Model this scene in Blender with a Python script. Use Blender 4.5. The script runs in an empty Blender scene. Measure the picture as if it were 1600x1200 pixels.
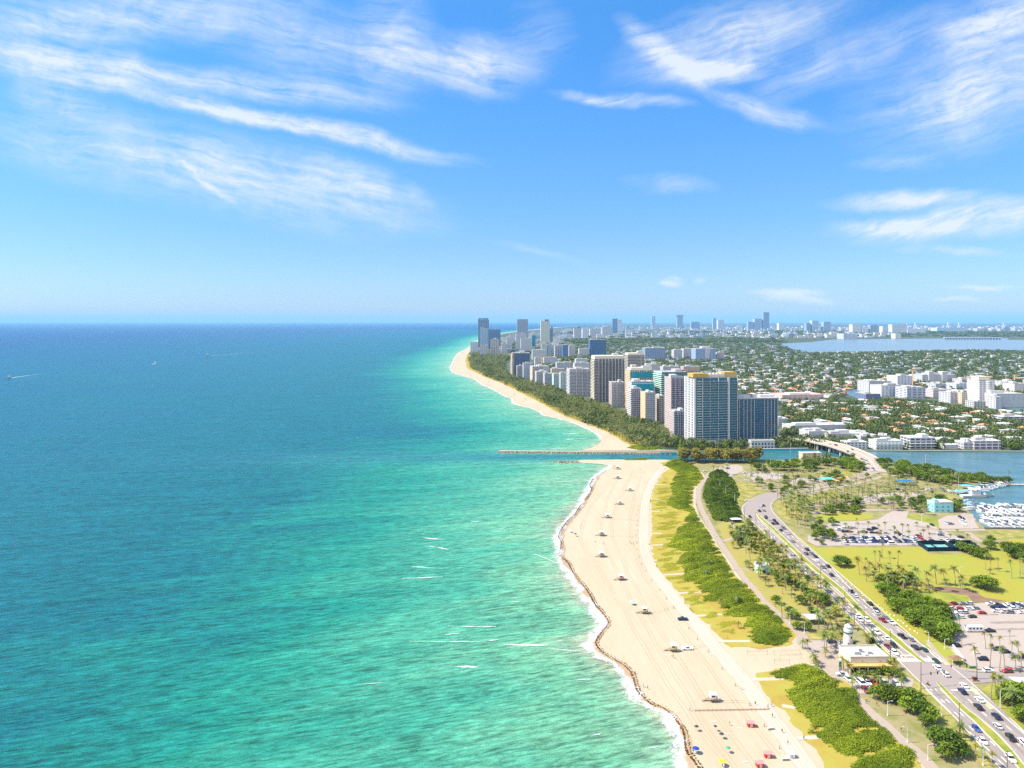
import bpy, math, random
import numpy as np
from mathutils import Vector, Matrix, noise
from mathutils.geometry import tessellate_polygon

# ------------------------------------------------------------------ camera, sky, sun, exposure
SC = bpy.context.scene
COL = SC.collection
F, HOR, CAMH = 1110.0, 502.0, 165.0          # focal length and true horizon in photo pixels, eye height in metres
cam_d = bpy.data.cameras.new('camera')
cam = bpy.data.objects.new('camera', cam_d)
COL.objects.link(cam)
cam.location = (0, 0, CAMH)
cam.rotation_euler = (math.radians(90), 0, 0)
cam_d.sensor_width = 36
cam_d.lens = 36 * F / 1600
cam_d.shift_y = -(600 - HOR) / 1600
cam_d.clip_start = 1
cam_d.clip_end = 200000
SC.camera = cam

SUN_EL, SUN_AZ = 51.0, -92.0                  # azimuth clockwise from +Y (straight ahead); negative = seaward
sun_d = bpy.data.lights.new('sun', 'SUN')
sun_d.energy = 4.5
sun_d.angle = math.radians(0.53)
sun_d.color = (1.0, 0.93, 0.80)
sun = bpy.data.objects.new('sun', sun_d)
COL.objects.link(sun)
_e, _a = math.radians(SUN_EL), math.radians(SUN_AZ)
_dir = Vector((math.sin(_a) * math.cos(_e), math.cos(_a) * math.cos(_e), math.sin(_e)))
sun.rotation_euler = (-_dir).to_track_quat('-Z', 'Y').to_euler()
sun.location = (-200, 0, 600)
SC.view_settings.view_transform = 'Standard'
SC.view_settings.look = 'None'
SC.view_settings.exposure = 1.02
SC.view_settings.gamma = 1
SC.cycles.max_bounces = 6
SC.cycles.diffuse_bounces = 2
SC.cycles.glossy_bounces = 2
SC.cycles.transparent_max_bounces = 8
SC.cycles.volume_bounces = 0
SC.cycles.sample_clamp_direct = 3.0
SC.cycles.sample_clamp_indirect = 3.0
SC.cycles.caustics_reflective = False
SC.cycles.caustics_refractive = False
SC.cycles.use_denoising = False
SC.cycles.denoiser = 'OPENIMAGEDENOISE'
SC.cycles.denoising_input_passes = 'RGB_ALBEDO_NORMAL'
SC.cycles.denoising_prefilter = 'ACCURATE'


class NT:
    """small helper for node trees"""
    def __init__(s, tree):
        s.t = tree
        s.n = tree.nodes
        s.l = tree.links

    def node(s, typ, **kw):
        n = s.n.new(typ)
        for k, v in kw.items():
            setattr(n, k, v)
        return n

    def put(s, sock, v):
        if isinstance(v, bpy.types.NodeSocket):
            s.l.new(v, sock)
        elif isinstance(v, (tuple, list)) and len(v) == 3 and sock.type == 'RGBA':
            sock.default_value = (*v, 1)
        else:
            sock.default_value = v

    def math(s, op, a, b=None, c=None, clamp=False):
        n = s.node('ShaderNodeMath', operation=op, use_clamp=clamp)
        s.put(n.inputs[0], a)
        if b is not None:
            s.put(n.inputs[1], b)
        if c is not None:
            s.put(n.inputs[2], c)
        return n.outputs[0]

    def mix(s, fac, a, b, blend='MIX'):
        n = s.node('ShaderNodeMix', data_type='RGBA', blend_type=blend)
        s.put(n.inputs[0], fac)
        s.put(n.inputs[6], a)
        s.put(n.inputs[7], b)
        return n.outputs[2]

    def mapr(s, v, a, b, c, d, interp='LINEAR'):
        n = s.node('ShaderNodeMapRange', interpolation_type=interp)
        s.put(n.inputs[0], v)
        for i, x in zip((1, 2, 3, 4), (a, b, c, d)):
            s.put(n.inputs[i], x)
        return n.outputs[0]

    def noise(s, vec, scale, detail=3, rough=.55, dist=0, out=0):
        n = s.node('ShaderNodeTexNoise')
        if vec is not None:
            s.l.new(vec, n.inputs['Vector'])
        n.inputs['Scale'].default_value = scale
        n.inputs['Detail'].default_value = detail
        n.inputs['Roughness'].default_value = rough
        n.inputs['Distortion'].default_value = dist
        return n.outputs[out]

    def mapping(s, vec, loc=(0, 0, 0), rot=(0, 0, 0), scale=(1, 1, 1), typ='POINT'):
        if typ == 'POINT' and rot[2]:           # turn first, then stretch along the turned axes
            vec = s.mapping(vec, (0, 0, 0), rot, (1, 1, 1), 'VECTOR')
            rot = (0, 0, 0)
        n = s.node('ShaderNodeMapping', vector_type=typ)
        s.l.new(vec, n.inputs[0])
        n.inputs[1].default_value = loc
        n.inputs[2].default_value = rot
        n.inputs[3].default_value = scale
        return n.outputs[0]

    def ramp(s, v, stops):
        n = s.node('ShaderNodeValToRGB')
        el = n.color_ramp.elements
        el[0].position, el[0].color = stops[0][0], (*stops[0][1], 1)
        el[1].position, el[1].color = stops[-1][0], (*stops[-1][1], 1)
        for p, c in stops[1:-1]:
            e = el.new(p)
            e.color = (*c, 1)
        s.l.new(v, n.inputs[0])
        return n.outputs[0]


def build_world():
    w = bpy.data.worlds.new('World')
    SC.world = w
    w.use_nodes = True
    t = NT(w.node_tree)
    t.n.clear()
    sky = t.node('ShaderNodeTexSky', sky_type='NISHITA')
    sky.sun_disc = False
    sky.sun_elevation = math.radians(SUN_EL)
    sky.sun_rotation = math.radians(SUN_AZ)
    sky.altitude = 100
    sky.air_density = 1.0
    sky.dust_density = 0.25
    sky.ozone_density = 3.0
    tc = t.node('ShaderNodeTexCoord').outputs['Generated']
    sep = t.node('ShaderNodeSeparateXYZ')
    t.l.new(tc, sep.inputs[0])
    x, y, z = sep.outputs
    yy = t.math('MAXIMUM', y, 0.05)
    a = t.math('DIVIDE', x, yy)
    b = t.math('DIVIDE', z, yy)
    cb = t.node('ShaderNodeCombineXYZ')
    t.l.new(a, cb.inputs[0])
    t.l.new(b, cb.inputs[1])
    p = cb.outputs[0]
    # warp the sky coordinates so that cirrus edges wander
    nz = t.noise(p, 5, 5, .6, 0, 1)
    sub = t.node('ShaderNodeVectorMath', operation='SUBTRACT')
    t.l.new(nz, sub.inputs[0])
    sub.inputs[1].default_value = (.5, .5, .5)
    sc = t.node('ShaderNodeVectorMath', operation='MULTIPLY')
    t.l.new(sub.outputs[0], sc.inputs[0])
    sc.inputs[1].default_value = (.10, .055, 0)
    ad = t.node('ShaderNodeVectorMath', operation='ADD')
    t.l.new(p, ad.inputs[0])
    t.l.new(sc.outputs[0], ad.inputs[1])
    pw = ad.outputs[0]
    sc2 = t.node('ShaderNodeVectorMath', operation='MULTIPLY')
    t.l.new(sub.outputs[0], sc2.inputs[0])
    sc2.inputs[1].default_value = (.08, .045, 0)
    ad2 = t.node('ShaderNodeVectorMath', operation='ADD')
    t.l.new(p, ad2.inputs[0])
    t.l.new(sc2.outputs[0], ad2.inputs[1])
    pf = ad2.outputs[0]
    strokes = [  # centre x, y, half length, half width, slope in degrees (down to the right), strength
        [(140, 104, 240, 32, 7, 1.35), (300, 165, 230, 17, 12, 1.25), (565, 222, 200, 19, 13, 1.4), (300, 262, 450, 66, 12, .95),
         (315, 285, 85, 7, 33, .6), (150, 22, 330, 66, -6, .85), (470, 50, 260, 80, 18, .6), (740, 104, 120, 48, 6, 1.05),
         (612, 62, 70, 90, 0, .6), (420, 140, 240, 28, 8, .8), (570, 300, 150, 36, 24, .75), (90, 150, 120, 30, 15, .6),
         (655, 312, 40, 14, 45, .5), (840, 392, 110, 9, 13, .3), (1045, 438, 26, 9, 0, 2.0), (1095, 436, 13, 6, 0, 1.2),
         (1200, 172, 130, 20, 15, .9), (1240, 468, 66, 10, 7, 1.5), (1235, 459, 56, 8, -4, 1.3)],
        [(1032, 84, 105, 24, 42, 1.0), (1115, 108, 130, 22, -6, 1.0), (1150, 55, 230, 66, -16, .9), (970, 155, 120, 12, 5, 1.2),
         (1330, 88, 190, 40, -24, .75), (1530, 130, 230, 110, -20, 1.0), (1570, 28, 140, 44, -22, .8), (1420, 312, 150, 14, -3, 1.2),
         (1480, 350, 210, 24, -3, 1.2), (1400, 352, 120, 13, 2, 1.0), (1570, 325, 130, 18, -4, 1.0), (1500, 388, 130, 8, 3, .5),
         (1040, 290, 85, 16, 3, .55), (1545, 445, 80, 5, -1, 1.2), (1490, 465, 50, 5, -2, 1.1), (1350, 479, 40, 5, -2, .4),
         (1400, 258, 90, 12, -2, .3), (830, 60, 90, 60, -40, .3)]]
    total = None
    for grp, ang in zip(strokes, (13, -17)):
        acc = None
        for cx, cy, L, W, sl, st in grp:
            m = t.mapping(pw, ((cx - 800) / F, (HOR - cy) / F, 0), (0, 0, -math.radians(sl)), (L * 1.15 / F, W * 1.35 / F, 1), 'TEXTURE')
            ln = t.node('ShaderNodeVectorMath', operation='LENGTH')
            t.l.new(m, ln.inputs[0])
            v = t.mapr(ln.outputs['Value'], 1, 0, 0, st, 'SMOOTHSTEP')
            acc = v if acc is None else t.math('ADD', acc, v)
        fib = t.noise(t.mapping(pf, (0, 0, 0), (0, 0, math.radians(ang)), (7, 60, 1)), 1.0, 9, .72, .25)
        fib2 = t.noise(t.mapping(p, (3, 1, 0), (0, 0, math.radians(ang)), (4, 11, 1)), 1.0, 5, .6)
        iso = t.noise(pf, 16 if ang > 0 else 13, 9, .68, .4)
        fib = t.math('ADD', t.math('MULTIPLY', fib, .62), t.math('MULTIPLY', iso, .38))
        f = t.math('MULTIPLY', t.mapr(fib, .36, .64, .12, 1.35), t.mapr(fib2, .3, .65, .5, 1.15))
        acc = t.math('MULTIPLY', acc, f)
        total = acc if total is None else t.math('ADD', total, acc)
    ahead = t.mapr(y, .05, .2, 0, 1)
    total = t.math('MULTIPLY', total, ahead)
    # unseen bright cloud bank added behind the viewer to light the shaded fronts
    cn = t.noise(t.mapping(tc, (0, 0, 0), (0, 0, 0), (2.2, 2.2, 5.0)), 1.0, 6, .6)
    bank = t.math('MULTIPLY', t.mapr(y, -.15, -.45, 0, 1), t.math('MULTIPLY', t.mapr(z, .0, .12, .3, 1), t.mapr(z, .85, .6, 0, 1)))
    bank = t.math('MULTIPLY', bank, t.mapr(cn, .40, .55, 0, 1))
    cloud = t.mapr(total, 0.02, 1.0, 0, .88)
    cloud = t.math('MINIMUM', cloud, .93)
    # colour grade of the clear sky, then thin white cirrus over it
    hsv = t.node('ShaderNodeHueSaturation')
    hsv.inputs['Saturation'].default_value = SKY_SAT
    hsv.inputs['Value'].default_value = SKY_VAL
    t.l.new(sky.outputs[0], hsv.inputs['Color'])
    grade = t.ramp(z, SKY_GRADE)
    tint = t.mix(1.0, hsv.outputs[0], grade, 'MULTIPLY')
    colr = t.mix(bank, t.mix(cloud, tint, CLOUD_COL), FILL_BANK_COL)
    bg = t.node('ShaderNodeBackground')
    t.l.new(colr, bg.inputs[0])
    bg.inputs[1].default_value = SKY_STRENGTH
    out = t.node('ShaderNodeOutputWorld')
    t.l.new(bg.outputs[0], out.inputs[0])


SKY_SAT, SKY_VAL, SKY_STRENGTH, CLOUD_COL = 1.15, 1.0, 0.10, (4.4, 4.7, 4.95)
FILL_BANK_COL = (10.5, 10.0, 9.4)
SKY_GRADE = [(0.0, (.47, .555, .79)), (.10, (.51, .645, .93)), (.22, (.53, .80, 1.08)), (.40, (.52, .96, 1.2)), (.60, (1.2, 1.4, 1.45)), (.85, (2.2, 2.1, 1.95)), (1.0, (2.3, 2.2, 2.0))]   # clear subtropical blue by elevation; out-of-view overhead raised as added fill light
build_world()

# ------------------------------------------------------------------ helpers
R = random.Random(7)
NR = np.random.default_rng(7)
LANDZ = 0.3


def G(px, py, z=LANDZ):
    """ground point seen at a photo pixel"""
    y = (CAMH - z) * F / (py - HOR)
    return ((px - 800) / F * y, y)


def GP(pts, z=LANDZ):
    return [G(a, b, z) for a, b in pts]


def link(o, parent=None):
    COL.objects.link(o)
    if parent is not None:
        o.parent = parent
    return o


def tag(o, label=None, cat=None, group=None, kind=None):
    for k, v in (('label', label), ('category', cat), ('group', group), ('kind', kind)):
        if v:
            o[k] = v
    return o


def empty(name, loc, rz=0.0, label=None, cat=None, group=None):
    o = bpy.data.objects.new(name, None)
    o.empty_display_size = .5
    COL.objects.link(o)
    o.location = loc
    o.rotation_euler = (0, 0, rz)
    return tag(o, label, cat, group)


def np_mesh(name, v, f, mat=None, smooth=False, attrs=None, mids=None):
    """mesh from numpy arrays; f is (n,4) or (n,3)"""
    v = np.asarray(v, np.float32).reshape(-1, 3)
    f = np.asarray(f, np.int32)
    k = f.shape[1]
    me = bpy.data.meshes.new(name)
    me.vertices.add(len(v))
    me.vertices.foreach_set('co', v.ravel())
    me.loops.add(f.size)
    me.loops.foreach_set('vertex_index', f.ravel())
    me.polygons.add(len(f))
    me.polygons.foreach_set('loop_start', np.arange(len(f), dtype=np.int32) * k)
    me.polygons.foreach_set('loop_total', np.full(len(f), k, np.int32))
    if mids is not None:
        me.polygons.foreach_set('material_index', np.asarray(mids, np.int32))
    me.polygons.foreach_set('use_smooth', np.full(len(f), smooth, bool))
    me.update(calc_edges=True)
    for an, av in (attrs or {}).items():
        at = me.attributes.new(an, 'FLOAT', 'POINT')
        at.data.foreach_set('value', np.asarray(av, np.float32))
    for m in (mat if isinstance(mat, (list, tuple)) else [mat]):
        if m:
            me.materials.append(m)
    return me


class MB:
    """collects shapes and builds ONE mesh"""
    def __init__(s):
        s.v, s.f, s.m = [], [], []

    def add(s, vs, fs, mi=0):
        o = len(s.v)
        s.v += [tuple(p) for p in vs]
        for q in fs:
            s.f.append([i + o for i in q])
            s.m.append(mi)
        return s

    def box(s, x0, x1, y0, y1, z0, z1, mi=0, bottom=False):
        vs = [(x0, y0, z0), (x1, y0, z0), (x1, y1, z0), (x0, y1, z0), (x0, y0, z1), (x1, y0, z1), (x1, y1, z1), (x0, y1, z1)]
        fs = [(0, 1, 5, 4), (1, 2, 6, 5), (2, 3, 7, 6), (3, 0, 4, 7), (4, 5, 6, 7)]
        if bottom:
            fs.append((3, 2, 1, 0))
        return s.add(vs, fs, mi)

    def frustum(s, cx, cy, z0, z1, r0, r1, n=8, mi=0, cap=True, sx=1, sy=1):
        vs = []
        for z, r in ((z0, r0), (z1, r1)):
            for i in range(n):
                a = 2 * math.pi * i / n
                vs.append((cx + r * sx * math.cos(a), cy + r * sy * math.sin(a), z))
        fs = [(i, (i + 1) % n, n + (i + 1) % n, n + i) for i in range(n)]
        if cap:
            fs.append(tuple(range(n, 2 * n)))
        return s.add(vs, fs, mi)

    def tube(s, pts, rads, n=6, mi=0):
        rings = []
        for i, p in enumerate(pts):
            p = Vector(p)
            d = Vector(pts[min(i + 1, len(pts) - 1)]) - Vector(pts[max(i - 1, 0)])
            d.normalize()
            u = d.orthogonal().normalized() if abs(d.z) < .99 else Vector((1, 0, 0))
            w = d.cross(u)
            rings += [tuple(p + (u * math.cos(2 * math.pi * j / n) + w * math.sin(2 * math.pi * j / n)) * rads[i]) for j in range(n)]
        fs = []
        for i in range(len(pts) - 1):
            for j in range(n):
                fs.append((i * n + j, i * n + (j + 1) % n, (i + 1) * n + (j + 1) % n, (i + 1) * n + j))
        fs.append(tuple(range((len(pts) - 1) * n, len(pts) * n)))
        return s.add(rings, fs, mi)

    def poly(s, pts, z, mi=0):
        tri = tessellate_polygon([[Vector((x, y, 0)) for x, y in pts]])
        vs = [(x, y, z) for x, y in pts]
        fs = []
        for a, b, c in tri:
            A, B, C = vs[a], vs[b], vs[c]
            cr = (B[0] - A[0]) * (C[1] - A[1]) - (B[1] - A[1]) * (C[0] - A[0])
            fs.append((a, b, c) if cr > 0 else (a, c, b))
        return s.add(vs, fs, mi)

    def strip(s, left, right, z, mi=0):
        n = len(left)
        vs = [(x, y, z) for x, y in left] + [(x, y, z) for x, y in right]
        return s.add(vs, [(i, n + i, n + i + 1, i + 1) for i in range(n - 1)], mi)

    def mesh(s, name, mats=None, smooth=False, uv=False):
        me = bpy.data.meshes.new(name)
        me.from_pydata(s.v, [], s.f)
        for m in (mats if isinstance(mats, (list, tuple)) else [mats]):
            if m:
                me.materials.append(m)
        me.polygons.foreach_set('material_index', s.m)
        if smooth:
            me.polygons.foreach_set('use_smooth', [True] * len(s.f))
        if uv:
            lay = me.uv_layers.new(name='metres')
            for p in me.polygons:
                n = p.normal
                if abs(n.z) > .7:
                    for li in p.loop_indices:
                        c = me.vertices[me.loops[li].vertex_index].co
                        lay.data[li].uv = (c.x, c.y)
                else:
                    t = Vector((-n.y, n.x, 0)).normalized()
                    for li in p.loop_indices:
                        c = me.vertices[me.loops[li].vertex_index].co
                        lay.data[li].uv = (c.x * t.x + c.y * t.y, c.z)
        me.update()
        return me

    def obj(s, name, mats=None, parent=None, smooth=False, uv=False):
        return link(bpy.data.objects.new(name, s.mesh(name, mats, smooth, uv)), parent)


def smooth_line(pts, step):
    """Catmull-Rom through pts, resampled about every step metres"""
    P = [Vector((*p, 0)) for p in pts]
    out = []
    for i in range(len(P) - 1):
        p0, p1, p2, p3 = P[max(i - 1, 0)], P[i], P[i + 1], P[min(i + 2, len(P) - 1)]
        n = max(1, int((p2 - p1).length / step))
        for k in range(n):
            t = k / n
            q = .5 * ((2 * p1) + (p2 - p0) * t + (2 * p0 - 5 * p1 + 4 * p2 - p3) * t * t + (3 * p1 - p0 - 3 * p2 + p3) * t ** 3)
            out.append((q.x, q.y))
    out.append((P[-1].x, P[-1].y))
    return out


def rough_poly(pts, step=4, amp=1.0, freq=.12, seed=0.0):
    """closed outline resampled and pushed about by noise, so edges look grown or worn"""
    out = []
    n = len(pts)
    for i in range(n):
        a, b = pts[i], pts[(i + 1) % n]
        L = math.dist(a, b)
        k = max(1, int(L / step))
        for j in range(k):
            t = j / k
            x, y = a[0] + (b[0] - a[0]) * t, a[1] + (b[1] - a[1]) * t
            nx = noise.noise((x * freq, y * freq, seed)) + .5 * noise.noise((x * freq * 3, y * freq * 3, seed + 3))
            ny = noise.noise((x * freq, y * freq, seed + 9)) + .5 * noise.noise((x * freq * 3, y * freq * 3, seed + 5))
            out.append((x + nx * amp, y + ny * amp))
    return out


def offset_line(pts, d):
    out = []
    for i, p in enumerate(pts):
        a, b = pts[max(i - 1, 0)], pts[min(i + 1, len(pts) - 1)]
        tx, ty = b[0] - a[0], b[1] - a[1]
        L = math.hypot(tx, ty) or 1
        out.append((p[0] + ty / L * d, p[1] - tx / L * d))
    return out


def inside(p, poly):
    x, y = p
    c = False
    j = len(poly) - 1
    for i in range(len(poly)):
        xi, yi = poly[i]
        xj, yj = poly[j]
        if (yi > y) != (yj > y) and x < (xj - xi) * (y - yi) / (yj - yi) + xi:
            c = not c
        j = i
    return c


def inside_np(P, poly):
    x, y = P[:, 0], P[:, 1]
    c = np.zeros(len(P), bool)
    j = len(poly) - 1
    for i in range(len(poly)):
        xi, yi = poly[i]
        xj, yj = poly[j]
        if yi != yj:
            hit = ((yi > y) != (yj > y)) & (x < (xj - xi) * (y - yi) / (yj - yi) + xi)
            c ^= hit
        j = i
    return c


def dist_np(P, line):
    """distance of points P (n,2) to a polyline"""
    d = np.full(len(P), 1e9)
    for a, b in zip(line[:-1], line[1:]):
        a, b = np.array(a), np.array(b)
        ab = b - a
        t = np.clip(((P - a) @ ab) / max(ab @ ab, 1e-9), 0, 1)
        q = a + t[:, None] * ab
        d = np.minimum(d, np.hypot(*(P - q).T))
    return d


# ------------------------------------------------------------------ materials
MATS = {}


def mat(name, col, rough=.75, var=.0, scale=.3, col2=None, spec=.07, metal=0.0, objcol=False, rnd=0.0, detail=4, stretch=(1, 1, 1), rotz=0, backscatter=0):
    """plain procedural surface: base colour broken up by noise, optionally multiplied by the object's own colour"""
    if name in MATS:
        return MATS[name]
    m = bpy.data.materials.new(name)
    m.use_nodes = True
    t = NT(m.node_tree)
    bsdf = t.n['Principled BSDF']
    bsdf.inputs['Roughness'].default_value = rough
    bsdf.inputs['Metallic'].default_value = metal
    bsdf.inputs['Specular IOR Level'].default_value = spec
    c = None
    if objcol:
        oi = t.node('ShaderNodeObjectInfo')
        c = t.mix(1.0, oi.outputs['Color'], col, 'MULTIPLY')
    if var or col2:
        geo = t.node('ShaderNodeTexCoord').outputs['Object']
        nz = t.noise(t.mapping(geo, (0, 0, 0), (0, 0, rotz), stretch), scale, detail, .6)
        if col2:
            a = t.mapr(nz, .38, .62, 0, 1)
            c = t.mix(a, c if c is not None else col, col2)
        if var:
            v = t.mapr(nz, .25, .75, 1 - var, 1 + var)
            c = t.mix(1.0, c if c is not None else col, v, 'MULTIPLY')
    if rnd:
        oi = t.node('ShaderNodeObjectInfo')
        v = t.mapr(oi.outputs['Random'], 0, 1, 1 - rnd, 1 + rnd)
        c = t.mix(1.0, c if c is not None else col, v, 'MULTIPLY')
    t.put(bsdf.inputs['Base Color'], c if c is not None else col)
    MATS[name] = m
    return m


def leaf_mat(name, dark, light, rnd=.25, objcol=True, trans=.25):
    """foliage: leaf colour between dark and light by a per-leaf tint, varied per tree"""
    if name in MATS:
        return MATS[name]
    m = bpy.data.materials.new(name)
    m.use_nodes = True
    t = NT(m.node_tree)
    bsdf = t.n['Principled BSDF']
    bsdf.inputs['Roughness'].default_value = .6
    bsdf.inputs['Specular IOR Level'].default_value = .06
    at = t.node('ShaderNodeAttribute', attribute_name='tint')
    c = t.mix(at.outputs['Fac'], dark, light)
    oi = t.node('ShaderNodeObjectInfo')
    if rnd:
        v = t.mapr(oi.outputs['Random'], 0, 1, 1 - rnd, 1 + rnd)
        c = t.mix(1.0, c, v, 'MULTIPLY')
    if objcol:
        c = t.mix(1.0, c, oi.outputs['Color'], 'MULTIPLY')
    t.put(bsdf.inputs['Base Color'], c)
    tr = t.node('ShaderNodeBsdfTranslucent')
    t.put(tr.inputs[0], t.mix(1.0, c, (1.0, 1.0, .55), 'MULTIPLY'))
    mx = t.node('ShaderNodeMixShader')
    mx.inputs[0].default_value = trans
    t.l.new(bsdf.outputs[0], mx.inputs[1])
    t.l.new(tr.outputs[0], mx.inputs[2])
    t.l.new(mx.outputs[0], t.n['Material Output'].inputs[0])
    MATS[name] = m
    return m


def facade(wall, glass, bay=3.5, flr=3.2, wf=.6, hf=.55, strip=0.0):
    """wall with a grid of windows laid out in metres on the wall (UV 'metres')"""
    key = 'facade_%s_%s_%.2f_%.2f_%.2f_%.2f_%.2f' % (wall, glass, bay, flr, wf, hf, strip)
    if key in MATS:
        return MATS[key]
    m = bpy.data.materials.new('facade')
    m.use_nodes = True
    t = NT(m.node_tree)
    bsdf = t.n['Principled BSDF']
    uv = t.node('ShaderNodeUVMap', uv_map='metres').outputs[0]
    sep = t.node('ShaderNodeSeparateXYZ')
    t.l.new(uv, sep.inputs[0])
    u = t.math('DIVIDE', sep.outputs[0], bay)
    v = t.math('DIVIDE', sep.outputs[1], flr)
    fu, fv = t.math('FRACT', u), t.math('FRACT', v)
    a = t.math('LESS_THAN', t.math('ABSOLUTE', t.math('SUBTRACT', fu, .5)), wf / 2)
    b = t.math('LESS_THAN', t.math('ABSOLUTE', t.math('SUBTRACT', fv, .5)), hf / 2)
    w = t.math('MULTIPLY', a, b)
    cell = t.node('ShaderNodeCombineXYZ')
    t.l.new(t.math('FLOOR', u), cell.inputs[0])
    t.l.new(t.math('FLOOR', v), cell.inputs[1])
    wn = t.node('ShaderNodeTexWhiteNoise', noise_dimensions='3D')
    t.l.new(cell.outputs[0], wn.inputs[0])
    g = t.mix(t.mapr(wn.outputs[0], .0, 1.0, 0, .45), glass, tuple(.5 * c + .12 for c in glass))
    nz = t.noise(uv, .08, 3)
    wl = t.mix(1.0, wall, t.mapr(nz, .3, .7, .9, 1.06), 'MULTIPLY')
    t.put(bsdf.inputs['Base Color'], t.mix(w, wl, g))
    t.put(bsdf.inputs['Roughness'], t.mapr(w, 0, 1, .75, .12))
    t.put(bsdf.inputs['Specular IOR Level'], t.mapr(w, 0, 1, .25, .55))
    MATS[key] = m
    return m
# ------------------------------------------------------------------ the setting: sea, beaches, park ground, roads
SHORE_NEAR = [(1120, 1300), (1080, 1225), (1066, 1200), (1059, 1178), (1061, 1158), (1054, 1142), (1042, 1122), (1025, 1110), (1005, 1101), (990, 1095),
              (983, 1072), (973, 1052), (960, 1036), (943, 1031), (930, 1022), (920, 1010), (927, 995), (939, 973), (928, 960), (922, 947),
              (913, 935), (902, 918), (890, 901), (880, 884), (871, 870), (872, 858), (870, 846), (873, 830), (886, 813), (902, 795), (911, 780),
              (920, 761), (930, 745), (944, 734), (954, 729), (948, 726.5), (925, 724.5), (905, 723), (896, 721)]
SHORE_FAR = [(905, 704.5), (921, 700.5), (933, 696), (940, 690), (935, 682), (921, 672), (904, 664), (887, 658), (867, 653), (850, 649), (844, 645), (833, 639),
             (817, 635), (802, 630), (800, 624), (787, 618), (775, 612), (762, 605), (756, 603), (742, 593), (725, 588), (710, 583), (704, 577),
             (707, 566), (715, 553), (729, 545), (742, 536), (752, 529), (775, 523), (815, 517), (860, 512), (905, 509)]
shore_a = smooth_line(GP(SHORE_NEAR, 0.1), 3)
shore_b = smooth_line(GP(SHORE_FAR, 0.1), 8)
def wobble(line, amp, f):
    return [(x + amp * noise.noise((x * f, y * f, 1.7)) + amp * .5 * noise.noise((x * f * 3, y * f * 3, 4)), y) for x, y in line]
shore_a = wobble(shore_a, 1.2, .05)
shore_b = wobble(shore_b, 4, .015)


def sea_material():
    m = bpy.data.materials.new('sea_water')
    m.use_nodes = True
    t = NT(m.node_tree)
    bsdf = t.n['Principled BSDF']
    pos = t.node('ShaderNodeNewGeometry').outputs['Position']
    sh = t.node('ShaderNodeAttribute', attribute_name='shore').outputs['Fac']
    pl = t.node('ShaderNodeAttribute', attribute_name='plume').outputs['Fac']
    # bottom: sand bars and darker patches, drawn out along the shore and along the swell
    n1 = t.noise(t.mapping(pos, (0, 0, 0), (0, 0, -.45), (.007, .020, 0)), 1.0, 5, .6, .6)
    n2 = t.noise(t.mapping(pos, (50, 0, 0), (0, 0, -.32), (.016, .075, 0)), 1.0, 4, .6)
    n3 = t.noise(t.mapping(pos, (9, 4, 0), (0, 0, .1), (.0016, .0035, 0)), 1.0, 4, .55)
    near = t.mapr(sh, .0, .55, 1.0, .35)
    s = t.math('ADD', sh, t.math('MULTIPLY', t.math('SUBTRACT', n1, .5), t.math('MULTIPLY', near, .42)))
    s = t.math('ADD', s, t.math('MULTIPLY', t.math('SUBTRACT', n2, .5), t.math('MULTIPLY', near, .15)))
    s = t.math('ADD', s, t.math('MULTIPLY', t.math('SUBTRACT', n3, .5), .22))
    c = t.ramp(s, SEA_STOPS)
    c = t.mix(t.math('MULTIPLY', pl, .65), c, (.035, .14, .19))
    # swell and chop
    w1 = t.noise(t.mapping(pos, (0, 0, 0), (0, 0, -.24), (.013, .115, 0)), 1.0, 4, .55, .35)
    w2 = t.noise(t.mapping(pos, (7, 3, 0), (0, 0, -.30), (.10, .50, 0)), 1.0, 6, .68, .35)
    w3 = t.noise(t.mapping(pos, (7, 3, 0), (0, 0, -.2), (.4, 1.5, 0)), 1.0, 3, .6)
    c = t.mix(1.0, c, t.mapr(t.math('ADD', t.math('MULTIPLY', w2, .66), t.math('ADD', t.math('MULTIPLY', w1, .20), t.math('MULTIPLY', w3, .14))), .385, .615, .42, 1.58), 'MULTIPLY')      # light and dark of the waves painted into the water colour
    # whitecaps: a few small foam flecks offshore, more on the chop of the inlet's outflow
    wc = t.noise(t.mapping(pos, (2, 8, 0), (0, 0, -.25), (.07, .22, 0)), 1.0, 4, .65)
    thr = t.mapr(pl, 0, 1, .752, .685)
    foam = t.mapr(t.math('SUBTRACT', wc, thr), 0, .03, 0, .8)
    c = t.mix(foam, c, (.8, .82, .82))
    t.put(bsdf.inputs['Base Color'], c)
    bsdf.inputs['Roughness'].default_value = .3
    bsdf.inputs['IOR'].default_value = 1.33
    bsdf.inputs['Specular IOR Level'].default_value = SEA_SPEC
    h = t.math('ADD', t.math('MULTIPLY', w1, 3.2), t.math('ADD', t.math('MULTIPLY', w2, 1.7), t.math('MULTIPLY', w3, .35)))
    bp = t.node('ShaderNodeBump')
    bp.inputs['Strength'].default_value = 1.0
    bp.inputs['Distance'].default_value = 1.0
    t.l.new(h, bp.inputs['Height'])
    t.l.new(bp.outputs[0], bsdf.inputs['Normal'])
    return m


SEA_SPEC = .12
SEA_STOPS = [(0.0, (.29, .33, .22)), (.05, (.19, .34, .215)), (.14, (.125, .335, .195)), (.26, (.055, .275, .178)), (.38, (.012, .195, .142)), (.50, (.004, .108, .128)),
             (.62, (.003, .102, .132)), (.76, (.003, .088, .138)), (.9, (.003, .064, .128)), (1.0, (.003, .050, .118))]


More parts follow.
